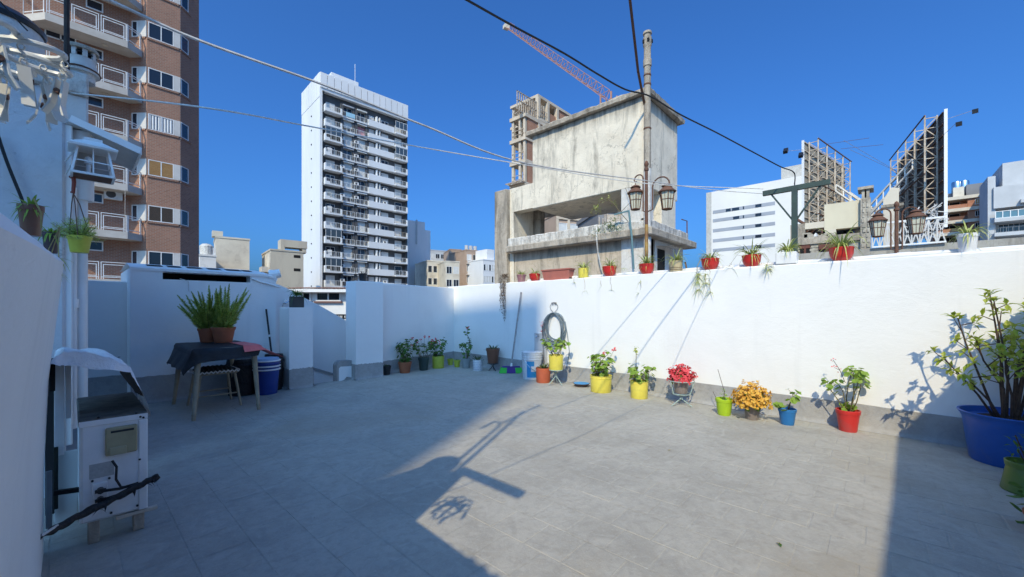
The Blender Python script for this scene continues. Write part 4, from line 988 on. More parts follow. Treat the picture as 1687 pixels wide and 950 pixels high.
mb = MB(); mb.tube([onp(983, 370, TP - .13), onp(983, 395, TP - .29), onp(985, 415, TP - .2), onp(991, 445, TP - .1)], .018, 6); mb.build('hanging_hose', PVCO, th)
mb = MB(); x = lr - .28; mb.tube([(x, TQ - .05, 2.4), (x, TQ - .12, 2.05), (x, TQ - .06, 1.7)], .02, 6); mb.tube([(lr - .45, TQ - .02, lz2 + .1), (lr - .06, TQ - .02, lz2 + .12), (lr - .05, TQ - .02, lz1)], .015, 6); mb.build('rusty_pipe', RUST, th)
# weeds growing on the ledge
def bushy(mb, c, r, n, L, W, sq=1.0):
    for _ in range(n):
        a = rnd.uniform(0, 6.283); e = rnd.uniform(-.5, 1.3); rr = r * rnd.random() ** .5
        d = Vector((math.cos(a) * math.cos(e), math.sin(a) * math.cos(e), math.sin(e) * sq)); mb.leaf(Vector(c) + d * rr, d + Vector((rnd.uniform(-.5, .5), rnd.uniform(-.5, .5), rnd.uniform(-.3, .5))), L * rnd.uniform(.6, 1.2), W)
wp = onp(1005, 378, TP - .12)
t = thing('ledge_weeds', 'green weeds and a straggling vine growing on the tank house ledge', 'weeds', tuple(wp))
mb = MB()
for _ in range(7): bushy(mb, wp + Vector((rnd.uniform(-.15, .05), rnd.uniform(-.35, .35), rnd.uniform(-.12, .12))), .16, 70, .06, .018)
stuff(mb.build('foliage', L_DK, t))
vine = [onp(1035, 365, TP - .1), onp(1022, 350, TP - .12), onp(1012, 336, TP - .1), onp(1003, 327, TP - .05), onp(990, 332, TP - .1), onp(982, 345, TP - .1)]
mb = MB(); mb.tube(vine, .008, 5); mb.tube([vine[1], vine[1] + Vector((0, -.25, .2)), vine[1] + Vector((.05, -.1, .55))], .006, 5); mb.tube([vine[2], vine[2] + Vector((0, .2, .15))], .006, 5); mb.build('vine_stem', STEM, t)
mb = MB()
for i, p_ in enumerate(vine[2:]): bushy(mb, p_, .07, 14, .05, .025)
bushy(mb, vine[-1] + Vector((0, 0, -.05)), .13, 40, .055, .035); stuff(mb.build('vine_leaves', L_SPI, t))

# what shows through the gap under the tank
t, F, Wd, zt = block('brick_block', 'orange brick and concrete block glimpsed through the gap beneath the old tank', 918, 990, 352, 46, 20, BRICK2, 8, 2, 4, wm=BLACK)
mb = MB()
for k in range(5): mb.fb(F, Wd * k / 4 - .15, Wd * k / 4 + .15, 0, .12, -14, zt - .01)
for k in range(3): mb.fb(F, -.1, Wd + .1, .0, .14, zt - .6 - 2.9 * k, zt - .2 - 2.9 * k)
mb.build('concrete_frame', CONC, t)
t, F, Wd, zt = block('grey_shed', 'dark grey shed with stacked boards seen under the right end of the tank', 985, 1046, 349, 24, 8, GREYD, 4)
rs = random.Random(15); mb = MB()
for k in range(26):
    s = rs.uniform(0, Wd); mb.fb(F, s, s + rs.uniform(.3, 1.4), .02 + .03 * (k % 5), .05 + .03 * (k % 5), zt - rs.uniform(.2, 1.6), zt - .15 + rs.uniform(-.1, .25)) if k % 3 == 0 else mb.fb(F, s, s + .05, .02, .06, zt - 1.8, zt + rs.uniform(-.4, .3))
stuff(mb.build('stacked_boards', GALV, t))
# ------------------------------------------------------------------ long white office wall with grey strip windows
F = face(1172, 100, 0); P0 = atY(1172, HZ, 100.0)
a = (0, -1); F = ((P0.x, P0.y), a, (-1, 0))
t = thing('office_block', 'long white wall with five grey window strips, left of the billboards', 'building', (P0.x, P0.y, -14))
Wd = fs(F, 1345); zt = fz(F, 1172, 316)
LW = mat('long_white_wall', (.76, .73, .68), (.70, .67, .62), .15, .85)
tower(F, Wd, 12, -14, zt, LW, t)
sf = ((P0.x, P0.y), (1, 0), (0, 1))
mb = MB(); mb.fb(F, -1.2, -.01, -10, .02, -14, zt); mb.build('stone_end', STONE2, t)
ys = [347, 361, 377.5, 394, 410]
for i, v in enumerate(ys):
    z = fz(F, 1175, v); s0, s1 = fs(F, 1174.5), fs(F, 1277)
    mb = MB(); mb.fb(F, s0, s1, 0, .05, z - .75, z + .02); o = mb.build('window_strip', GREYB if i == 9 else mat('strip_grey', (.34, .36, .40), None, .3, .6), t)
    for (u0, u1) in ((1224, 1226), (1244.5, 1254.5)) + (((1196, 1204), (1206, 1218)) if i == 0 else ((1208, 1218),) if i == 1 else ()):
        mb = MB(); mb.fb(F, fs(F, u0), fs(F, u1), .03, .10, z - .7, z - .05); mb.build('pane', GLASS, o)
mb = MB(); s0 = fs(F, 1283); mb.fb(F, s0, s0 + 6.5, -9, -3, zt, zt + 3.4); mb.build('roof_house', STONE2, t)
for (u, w_) in ((1206, 2.2), (1222, 3)): mb = MB(); s0 = fs(F, u); mb.fb(F, s0, s0 + w_, -6, -4, zt, zt + .9); mb.build('roof_plant', GREYD, t)

# ------------------------------------------------------------------ two big billboards seen from behind
def billboard(label, uA, vAt, vAb, YA, uB, YB, ntr, sheet, near_left):
    A = atY(uA, vAb, YA); A2 = atY(uA, vAt, YA); B = atY(uB, HZ, YB); B.z = 0
    d = Vector((B.x - A.x, B.y - A.y, 0)); L = d.length; d /= L
    n = Vector((d.y, -d.x, 0))
    if n.dot(A) > 0: n = -n                               # towards the viewer: the back
    F = ((A.x, A.y), (d.x, d.y), (n.x, n.y)); z0, z1 = A.z, A2.z
    t = thing('billboard', label, 'billboard', (A.x, A.y, z0), 'billboards seen from behind')
    nb = 10; mcol = 6
    for i in range(mcol):
        for j in range(3):
            mb = MB(); mb.fb(F, L * i / mcol + .015, L * (i + 1) / mcol - .015, -.06, -.01 + .01 * ((i + j) % 2), z0 + (z1 - z0) * j / 3 + .01, z0 + (z1 - z0) * (j + 1) / 3 - .01); mb.build('back_panel', sheet, t)
    mb = MB(); mb.fb(F, -.06, L + .1, -.16, -.07, z0 - .1, z1 + .1); mb.fb(F, -.13, -.05, -.15, .02, z0 - .1, z1 + .1); mb.build('front_face', WHITET, t)
    mb = MB()
    for j in range(nb + 1): z = z0 + (z1 - z0 - .1) * j / nb; mb.fb(F, 0, L, .0, .08, z, z + .07)
    mb.build('horizontal_rail', GALV if sheet is BOARDL else RUST, t)
    for i in range(ntr):
        s = L * (i + .35) / ntr; dpt = .75; w_ = .09
        P = lambda nn, z: Vector((A.x, A.y, 0)) + d * s + n * nn + Vector((0, 0, z))
        mb = MB(); mb.bar(P(.12, z0 - .5), P(.12, z1 + .1), w_); mb.bar(P(dpt, z0 - .5), P(dpt, z1 + .25), w_)
        m_ = 11
        for j in range(m_):
            za, zb = z0 + (z1 - z0) * j / m_, z0 + (z1 - z0) * (j + 1) / m_; a_, b_ = (.12, dpt) if j % 2 else (dpt, .12)
            mb.bar(P(a_, za), P(b_, zb), .055); mb.bar(P(.12, zb), P(dpt, zb), .05)
        mb.build('truss', GALV, t)
    mb = MB()
    for z in (z1 + .2, (z0 + z1) / 2, z0 + 1): mb.bar((A.x + d.x * .3 * L / ntr + n.x * .78, A.y + d.y * .3 * L / ntr + n.y * .78, z), (B.x + n.x * .78 - d.x * L * .1, B.y + n.y * .78 - d.y * L * .1, z), .07)
    mb.build('walkway_rail', RUST, t)
    return t, F, L, z0, z1, A, d, n
t, F, L, z0, z1, A, d, n = billboard('tall dark-backed billboard on the right, white lattice ladder slanting across its back', 1555, 183, 372, 28, 1478, 38.5, 5, BOARD, False)
for k, s in enumerate((L * .22, L * .36, L * .8)):
    mb = MB(); a = Vector((A.x, A.y, 0)) + d * s + n * 1.0 + Vector((0, 0, z0 + (z1 - z0) * (.62 - .1 * k))); b = a + n * 4.2 + d * 4.6; b.z = z0 - .6 - .4 * k
    up = Vector((0, 0, .75)); mb.bar(a, b, .12); mb.bar(a + up, b + up, .12)
    for j in range(13): p_ = a.lerp(b, j / 12); mb.bar(p_, p_ + up, .08)
    mb.build('brace_ladder', LADW, t)
for k, (u, v) in enumerate(((1602, 182), (1575, 203))):
    e = atY(u, v, 27.0 - k); s_ = Vector((A.x, A.y, z1 - .5 - 1.1 * k)) + d * .4
    mb = MB(); mb.tube([s_, e], .013, 5); o = mb.build('lamp_arm', GALV, t); mb = MB(); mb.bar(e - Vector((.2, .1, .1)), e + Vector((.2, -.15, -.05)), .28, .22); mb.build('floodlight', P_BLACK, o)
for k, (u, v) in enumerate(((1400, 246), (1390, 231))):
    e = atY(u, v, 33); s_ = Vector((A.x, A.y, z1 - .9)) + d * (L * .95)
    mb = MB(); mb.tube([s_, e], .013, 5); mb.build('lamp_arm', GALV, t)
t, F, L, z0, z1, A, d, n = billboard('smaller pale-backed billboard on the left with rusty white trusses', 1325, 233, 372, 34, 1392, 40.5, 5, BOARDL, True)
for k, s in enumerate((L * .4, L * .75)):
    mb = MB(); a = Vector((A.x, A.y, 0)) + d * s + n * 1.0 + Vector((0, 0, z0 + (z1 - z0) * .48)); b = a + n * 3.2 + d * 4.2; b.z = z0 - .2
    up = Vector((0, 0, .6)); mb.bar(a, b, .12); mb.bar(a + up, b + up, .12)
    for j in range(9): p_ = a.lerp(b, j / 8); mb.bar(p_, p_ + up, .08)
    mb.build('brace_ladder', LADW, t)
for k, (u, v) in enumerate(((1292, 249), (1317, 256))):
    e = atY(u, v, 32.5); s_ = Vector((A.x, A.y, z1 - .6 - .3 * k)) + d * .3
    mb = MB(); mb.tube([s_, e], .013, 5); o = mb.build('lamp_arm', GALV, t); mb = MB(); mb.bar(e - Vector((.22, .1, .18)), e + Vector((.2, -.1, .2)), .3, .22); mb.build('floodlight', P_BLACK, o)
for k, (u, v, u2, v2) in enumerate(((1362, 237, 1432, 227), (1385, 245, 1455, 238))):
    mb = MB(); mb.tube([atY(u, v, 36), atY(u2, v2, 34)], .015, 5); mb.build('lamp_arm', RUST, t)

# ------------------------------------------------------------------ roof structures beyond the parapet on the right
PH = 12.2
FH = ((PH, 0), (0, -1), (-1, 0))                          # runs towards the right of the picture
H = lambda u: fs(FH, u)
Z = lambda u, v: fz(FH, u, v)
t = thing('rooftop_house', 'cream rooftop house with an open loggia and small stone-framed windows below', 'house', (PH, -2, .3))
s0, s1, s2 = H(1302), H(1358), H(1420)
mb = MB(); mb.fb(FH, s1, s2, -.25, 0, Z(1358, 379), Z(1358, 337)); mb.build('upper_wall', mat('cream_plaster', (.66, .60, .45), (.58, .52, .39), 1.5, .85), t)
mb = MB(); mb.fb(FH, s0 + .2, s1, -.25, -.01, Z(1330, 377), Z(1330, 367)); mb.fb(FH, s1 + .02, s1 + .22, -.25, .005, Z(1358, 393), Z(1358, 379)); mb.build('beam', CREAM, t)
mb = MB(); mb.fb(FH, s0, s2, -3.2, .06, Z(1305, 397) - .12, Z(1305, 394)); mb.build('loggia_floor', OLDD, t)
mb = MB(); mb.fb(FH, s0, s0 + .3, -.3, 0, .2, Z(1305, 370)); mb.build('end_post', OLDD, t)
mb = MB(); mb.fb(FH, s0, s2, -3.2, -3.0, Z(1305, 394), Z(1358, 379) + .3); mb.fb(FH, s1, s2, -3, -.25, Z(1358, 377), Z(1358, 372)); mb.build('loggia_back', OLDD, t)
mb = MB(); mb.fb(FH, s0, s2, -3.2, 0, .2, Z(1305, 397) - .125); mb.build('lower_wall', mat('grey_washed_wall', (.42, .41, .39), (.34, .33, .31), 1, .9, stain=(.25, .22, .19), sscale=2), t)
for (u0, u1, v0, v1) in ((1318, 1335, 402, 420), (1349, 1376, 403, 421)):
    a_, b_ = H(u0), H(u1); z0, z1 = Z(u0, v1), Z(u0, v0)
    mb = MB()
    for j in range(9):                                    # rough stones of the surround, one by one
        f = j / 8; mb.fb(FH, a_ - .12 + (b_ - a_ + .12) * f, a_ + .10 + (b_ - a_ + .0) * f, 0, .015 + .008 * (j % 3), z1 + .02 * math.sin(f * 3.14) * 6, z1 + .14 + .12 * math.sin(f * 3.14))
    for j in range(4):
        z = z0 + (z1 - z0) * j / 4
        for ss in (a_ - .13, b_ + .01): mb.fb(FH, ss - .02 * (j % 2), ss + .13, 0, .016 + .008 * (j % 2), z + .01, z + (z1 - z0) / 4 - .01)
    mb.build('stone_surround', STONE, t)
    mb = MB(); mb.fb(FH, a_, b_, .003, .02, z0, z1); o = mb.build('window', BLACK, t); mb = MB(); mb.fb(FH, a_, b_, .02, .04, z1 - .12, z1); mb.fb(FH, (a_ + b_) / 2 - .02, (a_ + b_) / 2 + .02, .02, .04, z0, z1 - .12); mb.build('frame', mat('brown_frame', (.14, .05, .035)), o)
mb = MB(); rows = []
for i in range(14):
    s = H(1384) + (H(1405) - H(1384)) * i / 13; zc_ = Z(1384, 390)
    rows.append([(PH + .5 + .35 * j, -s, zc_ + .18 + .08 * math.sin(i * 1.3 + j) + (.1 if j == 1 else 0)) for j in range(4)])
mb.grid(rows); mb.build('blue_tarpaulin', mat('blue_tarpaulin', (.08, .22, .58), (.12, .30, .65), 4, .5), t)
mb = MB(); rs = random.Random(8)
for j in range(22):
    s = rs.uniform(H(1316), H(1352)); z = Z(1330, 392); a_ = Vector((PH + rs.uniform(.3, 2), -s, z + rs.uniform(0, .2))); mb.bar(a_, a_ + Vector((rs.uniform(-.4, .4), rs.uniform(-.5, .5), rs.uniform(.05, .5))), .05)
stuff(mb.build('stored_scrap', RUST, t))
# stone chimney
t = thing('stone_chimney', 'tall stone-clad chimney at the right end of the cream rooftop house', 'chimney', (PH - .4, -H(1425), .3))
c0, c1 = H(1418), H(1434.5); zc0, zc1 = .3, Z(1425, 309)
mb = MB(); mb.fb(FH, c0, c1, -.3, .10, zc0, zc1 - .25); mb.build('shaft', STONE, t)
rs = random.Random(4)
for j in range(30):
    for k in range(2):
        a_ = c0 + (c1 - c0) * k / 2 + rs.uniform(0, .03); z = zc0 + (zc1 - .25 - zc0) * j / 30
        mb = MB(); mb.fb(FH, a_ + .01, a_ + (c1 - c0) / 2 - rs.uniform(.01, .05), .08, .112 + rs.uniform(0, .012), z + .012, z + (zc1 - .25 - zc0) / 30 - .012); mb.build('stone', STONE, t)
mb = MB(); mb.fb(FH, c0 + .02, c0 + .1, -.3, .10, zc1 - .25, zc1 - .06); mb.fb(FH, c1 - .1, c1 - .02, -.3, .10, zc1 - .25, zc1 - .06); mb.build('cap_support', STONE, t)
mb = MB(); mb.fb(FH, c0 - .05, c1 + .05, -.36, .15, zc1 - .06, zc1); mb.build('cap', OLDD, t)
# cream gable and white trellis right of it
t = thing('cream_gable', 'tall cream rendered wall behind the right-hand lantern post', 'wall', (16, -3, .3))
FG = ((16.5, 0), (0, -1), (-1, 0)); g0, g1 = fs(FG, 1455), fs(FG, 1481); zz = fz(FG, 1460, 322)
mb = MB(); mb.prism([(-g1, .2), (-g1, zz + .18), (-(g0 + g1) / 2, zz + .22), (-g0, zz - .12), (-g0, .2)], 0, 16.5, 16.8); mb.build('wall', CREAM, t)
mb = MB(); mb.fb(FG, g0 - .05, g1 + .1, -.4, .06, zz - .36, zz - .28); mb.build('coping', OLDD, t)
FT = ((11.2, 0), (0, -1), (-1, 0)); zt0 = fz(FT, 1450, 408); zt1 = fz(FT, 1450, 388); t0, t1 = fs(FT, 1437), fs(FT, 1558)
t = thing('low_rear_wall', 'low stained wall topped by a white lattice balustrade, beyond the parapet', 'wall', (11.2, -t0, .3))
mb = MB(); mb.fb(FT, H(1310) * .92, t1 + 2, -.3, 0, .2, zt0); mb.build('wall', weathered('blotchy_grey_render', (.40, .38, .34), amount=.8), t)
zb2 = zt0; hh = .46; nseg = 9
for k in range(nseg):
    a_ = t0 + (t1 - t0) * k / nseg; b_ = t0 + (t1 - t0) * (k + 1) / nseg; mb = MB()
    V = lambda s, z: Vector((11.15, -s, z))
    mb.bar(V(a_, zb2), V(b_, zb2 + hh), .02); mb.bar(V(a_, zb2 + hh), V(b_, zb2), .02); mb.bar(V(a_, zb2), V(a_, zb2 + hh), .022); mb.build('lattice_panel', LATT, t)
mb = MB(); mb.bar(V(t0, zb2 + hh + .03), V(t1, zb2 + hh + .03), .035); mb.bar(V(t0, zb2 + .02), V(t1, zb2 + .02), .03); mb.build('balustrade_rail', WMETAL, t)
mb = MB(); rs = random.Random(9)
for j in range(80):
    s = rs.uniform(fs(FT, 1505), fs(FT, 1548)); a_ = Vector((11.6 + rs.uniform(-.2, .4), -s * 1.03, zb2 + rs.uniform(.2, .75))); mb.bar(a_, a_ + Vector((rs.uniform(-.1, .1), rs.uniform(-.17, .17), rs.uniform(-.12, .16))), .016)
stuff(mb.build('stacked_metal', LATT, t))
# brick apartment block
F = ((145.0, 0), (0, -1), (-1, 0)); b0, b1, b2 = fs(F, 1548), fs(F, 1594), fs(F, 1626)
t = thing('brick_flats', 'orange brick flats with pale floor bands and two steel roof tanks', 'apartment building', (145, -b0, -14))
zt = fz(F, 1600, 321)
mb = MB(); mb.fb(F, b0 - 1, b2, -12, -2.2, -14, zt); mb.fb(F, b1, b2, -2.2, 0, -14, zt); mb.build('wall', BRICK2, t, boxuv=True)
fl = 2.85
for k in range(6):
    z = zt - fl * k
    mb = MB(); mb.fb(F, b0 - 1, b2 + .05, -2.2, .5, z - .75, z); o = mb.build('floor_band', CREAM, t)
    if k:
        mb = MB(); mb.fb(F, b0 - 1, b1 - .05, -.1, .2, z, z + .9); mb.build('balcony_front', BRICK2 if k % 2 else RUST, o, boxuv=True)
    win(F, b1 + 1.2, b2 - 1.0, z - 2.3, z - 1.05, t, mull=1, glass=WOODSH if k == 0 else BLACK, out=.05)
    win(F, b1 - 4.5, b1 - 1, z - 2.6, z - .9, t, n=-2.2, mull=1, glass=BLACK)
mb = MB(); mb.fb(F, b0 - 1, b1 - .2, -8, -3, zt, zt + 1.6); mb.fb(F, b1 + .1, b2 - .1, -8, -3, zt, zt + 3.2); mb.build('roof_house', GREYD, t)
mb = MB(); mb.fb(F, b1 - 2.2, b1 - .4, -4, -1.5, zt, zt + 2.6); mb.build('roof_shed', CREAM, t)
for k, u in enumerate((1576, 1588)):
    s = fs(F, u); c = (145 + 6, -s * 1.04, 0); mb = MB(); mb.lathe([(.88, zt + 1.6), (.95, zt + 1.75), (.95, zt + 4.6), (.85, zt + 4.85), (0, zt + 5.0)], c, 16); mb.build('steel_tank', STEEL, t, smooth=True)
# pale grey modern block at the right edge
F = ((128.0, 0), (0, -1), (-1, 0)); b0 = fs(F, 1637); Zg = lambda u, v: fz(F, u, v)
t = thing('grey_block', 'pale grey modern block with glazed balconies at the right edge', 'building', (128, -b0, -14))
b1 = fs(F, 1730)
mb = MB(); mb.fb(F, b0, b1, -16, 0, Zg(1640, 343), Zg(1640, 308)); mb.fb(F, b0, b1, -16, -3, -14, Zg(1640, 343) + .01); mb.build('wall', GREYB, t)
mb = MB(); mb.fb(F, fs(F, 1657), b1 + 1, -16, -3, Zg(1660, 310), Zg(1660, 262)); mb.build('upper_block', GREYB, t)
mb = MB(); mb.fb(F, fs(F, 1628), fs(F, 1641), -10, -.5, -14, Zg(1630, 290)); mb.build('stair_tower', GREYB, t)
for k in range(4):
    z = Zg(1640, 361) - 2.9 * k
    mb = MB(); mb.fb(F, b0, b1, -3, .9, z - .7, z + .02); o = mb.build('balcony', GREYB, t)
    if k == 0: win(F, b0 + .1, b1, z + .02, z + 1.5, o, mull=6, glass=glassmat('balcony_glass', (.10, .20, .25), .08), n=.6, out=.1, name='glass_railing', fw=.12)
    else: rail(F, b0, b1, z, o, 1.0, 10, m=GREYD, n=.6, th=.06)
    win(F, b0 + 1, b1 - .5, z + .02, z + 2.1, t, mull=7, glass=GLASS, n=-3)
mb = MB(); mb.fb(F, fs(F, 1680), b1, .0, 1.0, Zg(1680, 335), Zg(1680, 329)); mb.build('sill_band', GREYB, t)

# ================================================================== plants
def U(a, b): return rnd.uniform(a, b)
def geranium(c, H_, spread, nst, parent, leaf=L_GER, lr=.03, flowers=0, fm=F_RED, per=9, low=.0, bare=.0):
    """leafy branching pelargonium: crooked stems, scalloped round leaves on stalks, flower heads on bare stalks"""
    st, lf, fl = MB(), MB(), MB(); c = Vector(c)
    for i in range(nst):
        a = 6.283 * i / nst + U(-.5, .5); h = H_ * U(.65, 1.0); r = spread * U(.4, 1)
        p0 = c + Vector((math.cos(a), math.sin(a), 0)) * spread * .12; p3 = c + Vector((math.cos(a) * r, math.sin(a) * r, h))
        p1 = p0.lerp(p3, .35) + Vector((U(-1, 1), U(-1, 1), 0)) * spread * .2; p2 = p0.lerp(p3, .7) + Vector((U(-1, 1), U(-1, 1), 0)) * spread * .2 + Vector((0, 0, h * .08))
        pts = [p0, p1, p2, p3]; st.tube(pts, [.006, .005, .004, .003], 5)
        for j in range(per):
            t = bare + (1 - bare) * (low + (1 - low) * (j + rnd.random()) / per); k = min(2, int(t * 3)); b = pts[k].lerp(pts[k + 1], t * 3 - k)
            d = Vector((U(-1, 1) + math.cos(a) * .5, U(-1, 1) + math.sin(a) * .5, U(.0, .9))).normalized(); e = b + d * lr * U(1.0, 2.2)
            st.tube([b, e], .0016, 3, False); lf.disc(e, d + Vector((0, 0, .6)), lr * U(.65, 1.15))
        for _ in range(3): lf.disc(p3 + Vector((U(-1, 1), U(-1, 1), U(-.3, .6))) * lr, Vector((U(-1, 1), U(-1, 1), 1)), lr * U(.5, .9))
    for i in range(flowers):
        a = U(0, 6.283); r = spread * U(.1, 1.0); p3 = c + Vector((math.cos(a) * r, math.sin(a) * r, H_ * U(.8, 1.25)))
        st.tube([c + Vector((0, 0, H_ * .3)), c.lerp(p3, .6) + Vector((0, 0, .02)), p3], .002, 4, False)
        for _ in range(10): fl.disc(p3 + Vector((U(-1, 1), U(-1, 1), U(-.8, .8))) * lr * .75, Vector((U(-1, 1), U(-1, 1), U(-.2, 1))), lr * U(.3, .5), 5)
    st.build('stems', STEM, parent); stuff(lf.build('foliage', leaf, parent))
    if flowers: stuff(fl.build('flowers', fm, parent))
def spider(c, n, L, parent, m=L_SPI, trail=(), W=.016):
    mb = MB()
    for i in range(int(n * 1.7)): mb.blade(c, U(0, 6.283), L * U(.6, 1.35), W * U(.8, 1.3), U(.9, 1.9), U(.7, 1.9))
    stuff(mb.build('foliage', m, parent))
def agave(c, n, L, W, parent, m=L_AGA):
    mb = MB(); c = Vector(c)
    for i in range(n):
        a = 2.4 * i; e = .25 + .9 * (i / n); d = Vector((math.cos(a) * math.cos(e), math.sin(a) * math.cos(e), math.sin(e))); l = L * U(.75, 1.1)
        x = Vector((-math.sin(a), math.cos(a), 0)); rows = []
        for k in range(5):
            t = k / 4; w_ = W * (.6 + .8 * t) * (1 - t ** 3) + .0006; p = c + d * l * t + Vector((0, 0, -.15 * l * t * t)); nn = x.cross(d)
            rows.append((p + x * w_ / 2 + nn * w_ * .2, p, p - x * w_ / 2 + nn * w_ * .2))
        mb.grid(rows)
    stuff(mb.build('foliage', m, parent))
def trailing(parent, top, L, n=5, m=L_SPI, plant=True, sway=.02, bl=.09):
    """a runner hanging from a pot with little plantlets on it"""
    st, lf = MB(), MB(); top = Vector(top); pts = [top + Vector((U(-sway, sway), U(-sway, sway), -L * i / 4)) for i in range(5)]
    st.tube(pts, .002, 4)
    if plant:
        for p in (pts[-1], pts[2]) if n > 6 else (pts[-1],):
            for i in range(n): lf.blade(p, U(0, 6.283), bl * U(.6, 1.2), .008, U(-.3, .7), U(.4, 1.6), 4)
    st.build('runner', L_DRY, parent)
    if plant: stuff(lf.build('plantlet', m, parent))
# ------------------------------------------------------------------ pots
def pot_taper(h, rt, rb=None, rim=.18):
    rb = rb or rt * .74
    return [(0, 0), (rb * .96, 0), (rb, .008), (rt * .94, h * (1 - rim)), (rt * 1.0, h * (1 - rim)), (rt * 1.03, h * .985), (rt * 1.0, h), (rt * .93, h), (rt * .90, h * (1 - rim)), (rt * .86, h * .80)]
def pot_straight(h, rt, rb=None):
    rb = rb or rt * .93
    return [(0, 0), (rb * .97, 0), (rb, .006), (rt * .97, h * .84), (rt * 1.01, h * .86), (rt * .98, h * .875), (rt * .99, h * .98), (rt * 1.02, h * .99), (rt * 1.01, h), (rt * .95, h), (rt * .93, h * .9), (rt * .9, h * .84)]
def pot_bowl(h, rt, rb=None):
    return [(0, 0), (rt * .46, 0), (rt * .56, h * .03), (rt * .82, h * .24), (rt * .95, h * .5), (rt * .985, h * .86), (rt * 1.02, h * .90), (rt * 1.03, h * .99), (rt, h), (rt * .95, h), (rt * .93, h * .9), (rt * .9, h * .8)]
def add_pot(parent, c, h, r, m, kind=pot_taper, soil=True, n=26, rb=None):
    pr = kind(h, r, rb); mb = MB(); mb.lathe(pr, c, n); o = mb.build('pot', m, parent, smooth=True)
    if soil:
        mb = MB(); zz = pr[-1][1] + .002; rr = pr[-1][0]
        mb.lathe([(rr * 1.03, zz), (rr * .6, zz + .008), (0, zz + .012)], c, n); mb.build('soil', SOIL, parent, smooth=True)
    return c[2] + pr[-1][1]
def inside(p, r):
    for _ in range(300):
        if p.x < WP(p.y) - .03 - r and not (p.x > 3.5 and p.y > end_q(p.x) - .03 - r): break
        p = Vector((p.x * .998, p.y * .998, p.z))
    return p
def place(u, v, wpx, z=0.0):
    """ground point of a round pot whose near foot shows at (u, v), and metres per pixel there"""
    g = G(u, v, z); k = depth(g) / FOC; r = wpx * k / 2 * wide(u); d = Vector((SN, CS, 0)) * r * .8
    X = (u - CX) / FOC; d = Vector((SN + CS * X, CS - SN * X, 0)).normalized() * r * .8
    p = g + d; return p, depth(p) / FOC

def floor_pot(label, u, v, w_, h_, m, kind=pot_taper, group='flower pots standing along the walls', name='flower_pot', rb=None, z=0.0, lim=True):
    p, k = place(u, v, w_, z); r = w_ * k / 2 / 1.02 * wide(u)
    t = thing(name, label, 'flower pot', (p.x, p.y, z), group)
    zs = add_pot(t, (p.x, p.y, z), h_ * k, r, m, kind, rb=rb)
    return t, Vector((p.x, p.y, zs)), r, k

# shaded row in the far corner, left to right
t, c, r, k = floor_pot('small black pot with a dark succulent, first of the row beside the pier', 637, 618, 15, 15, P_BLACK); agave(c, 16, .09, .02, t)
t, c, r, k = floor_pot('terracotta pot with a tall bushy green geranium, second in the corner row', 667, 615, 23, 18, TERRA); geranium(c, .42, .16, 8, t, L_DK, .034, 1, F_RED, 14)
t, c, r, k = floor_pot('dark green pot of red geraniums leaning left, third in the corner row', 698, 610.5, 19, 21, P_DGREEN); geranium(c, .36, .27, 7, t, L_DK, .032, 8, F_RED, 7, bare=.3)
t, c, r, k = floor_pot('yellow-green pot of red geraniums between the dark green pot and the tiny pots', 722, 607, 21, 20, P_YG, pot_straight); geranium(c, .34, .22, 9, t, L_DK, .032, 6, F_PINK, 9)
t, c, r, k = floor_pot('tiny yellow-green pot half hidden in the corner, left one of two', 742, 601.5, 11, 10, P_YG); agave(c, 12, .07, .02, t, L_DK)
t, c, r, k = floor_pot('tiny yellow-green pot with a dark tuft, right one of two in the corner', 753, 605, 12, 11.5, P_YG); agave(c, 12, .07, .02, t, L_DK)
t, c, r, k = floor_pot('grey pot with a leafy upright geranium and a long crooked bare stem', 768, 607, 17, 16, P_GREY); geranium(c, .36, .14, 5, t, L_DK, .034, 0, F_RED, 9, bare=.2)
mb = MB(); pts = [c, c + Vector((.10, -.02, .22)), c + Vector((.06, -.03, .42)), c + Vector((.0, -.02, .52)), c + Vector((.02, -.02, .62))]; mb.tube(pts, [.011, .010, .008, .006, .004], 6); mb.build('crooked_stem', BARK, t)
mb = MB()
for p_ in pts[2:]:
    for _ in range(6): mb.disc(p_ + Vector((U(-.05, .05), U(-.05, .05), U(-.03, .04))), Vector((U(-1, 1), U(-1, 1), 1)), U(.018, .03))
stuff(mb.build('top_leaves', L_DK, t))
mb = MB()
for _ in range(10): mb.disc(pts[-1] + Vector((U(-.03, .03), U(-.03, .03), U(0, .05))), Vector((U(-1, 1), U(-1, 1), 1)), .015, 5)
stuff(mb.build('flowers', F_RED, t))
t, c, r, k = floor_pot('white pot with a blue tile pattern holding a dark aloe', 787, 611, 17, 18, P_WHITE, pot_straight); agave(c, 18, .17, .035, t, L_AGA)
mb = MB(); hh = 18 * k
for i in range(14):
    for j in range(5):
        an = 6.283 * (i + .5 * (j % 2)) / 14; z = hh * (.16 + .15 * j); rr = r * (.93 + .04 * (z / hh)) * 1.004; P = Vector((c.x + rr * math.cos(an), c.y + rr * math.sin(an), z)); tn = Vector((-math.sin(an), math.cos(an), 0)); s_ = .008
        mb.add([P - tn * s_, P + Vector((0, 0, -s_)), P + tn * s_, P + Vector((0, 0, s_))], [(0, 1, 2, 3)])
stuff(mb.build('blue_pattern', P_BUCKET, t))
IRON = mat('mint_painted_wire', (.36, .46, .42), (.28, .36, .33), 20, .5)
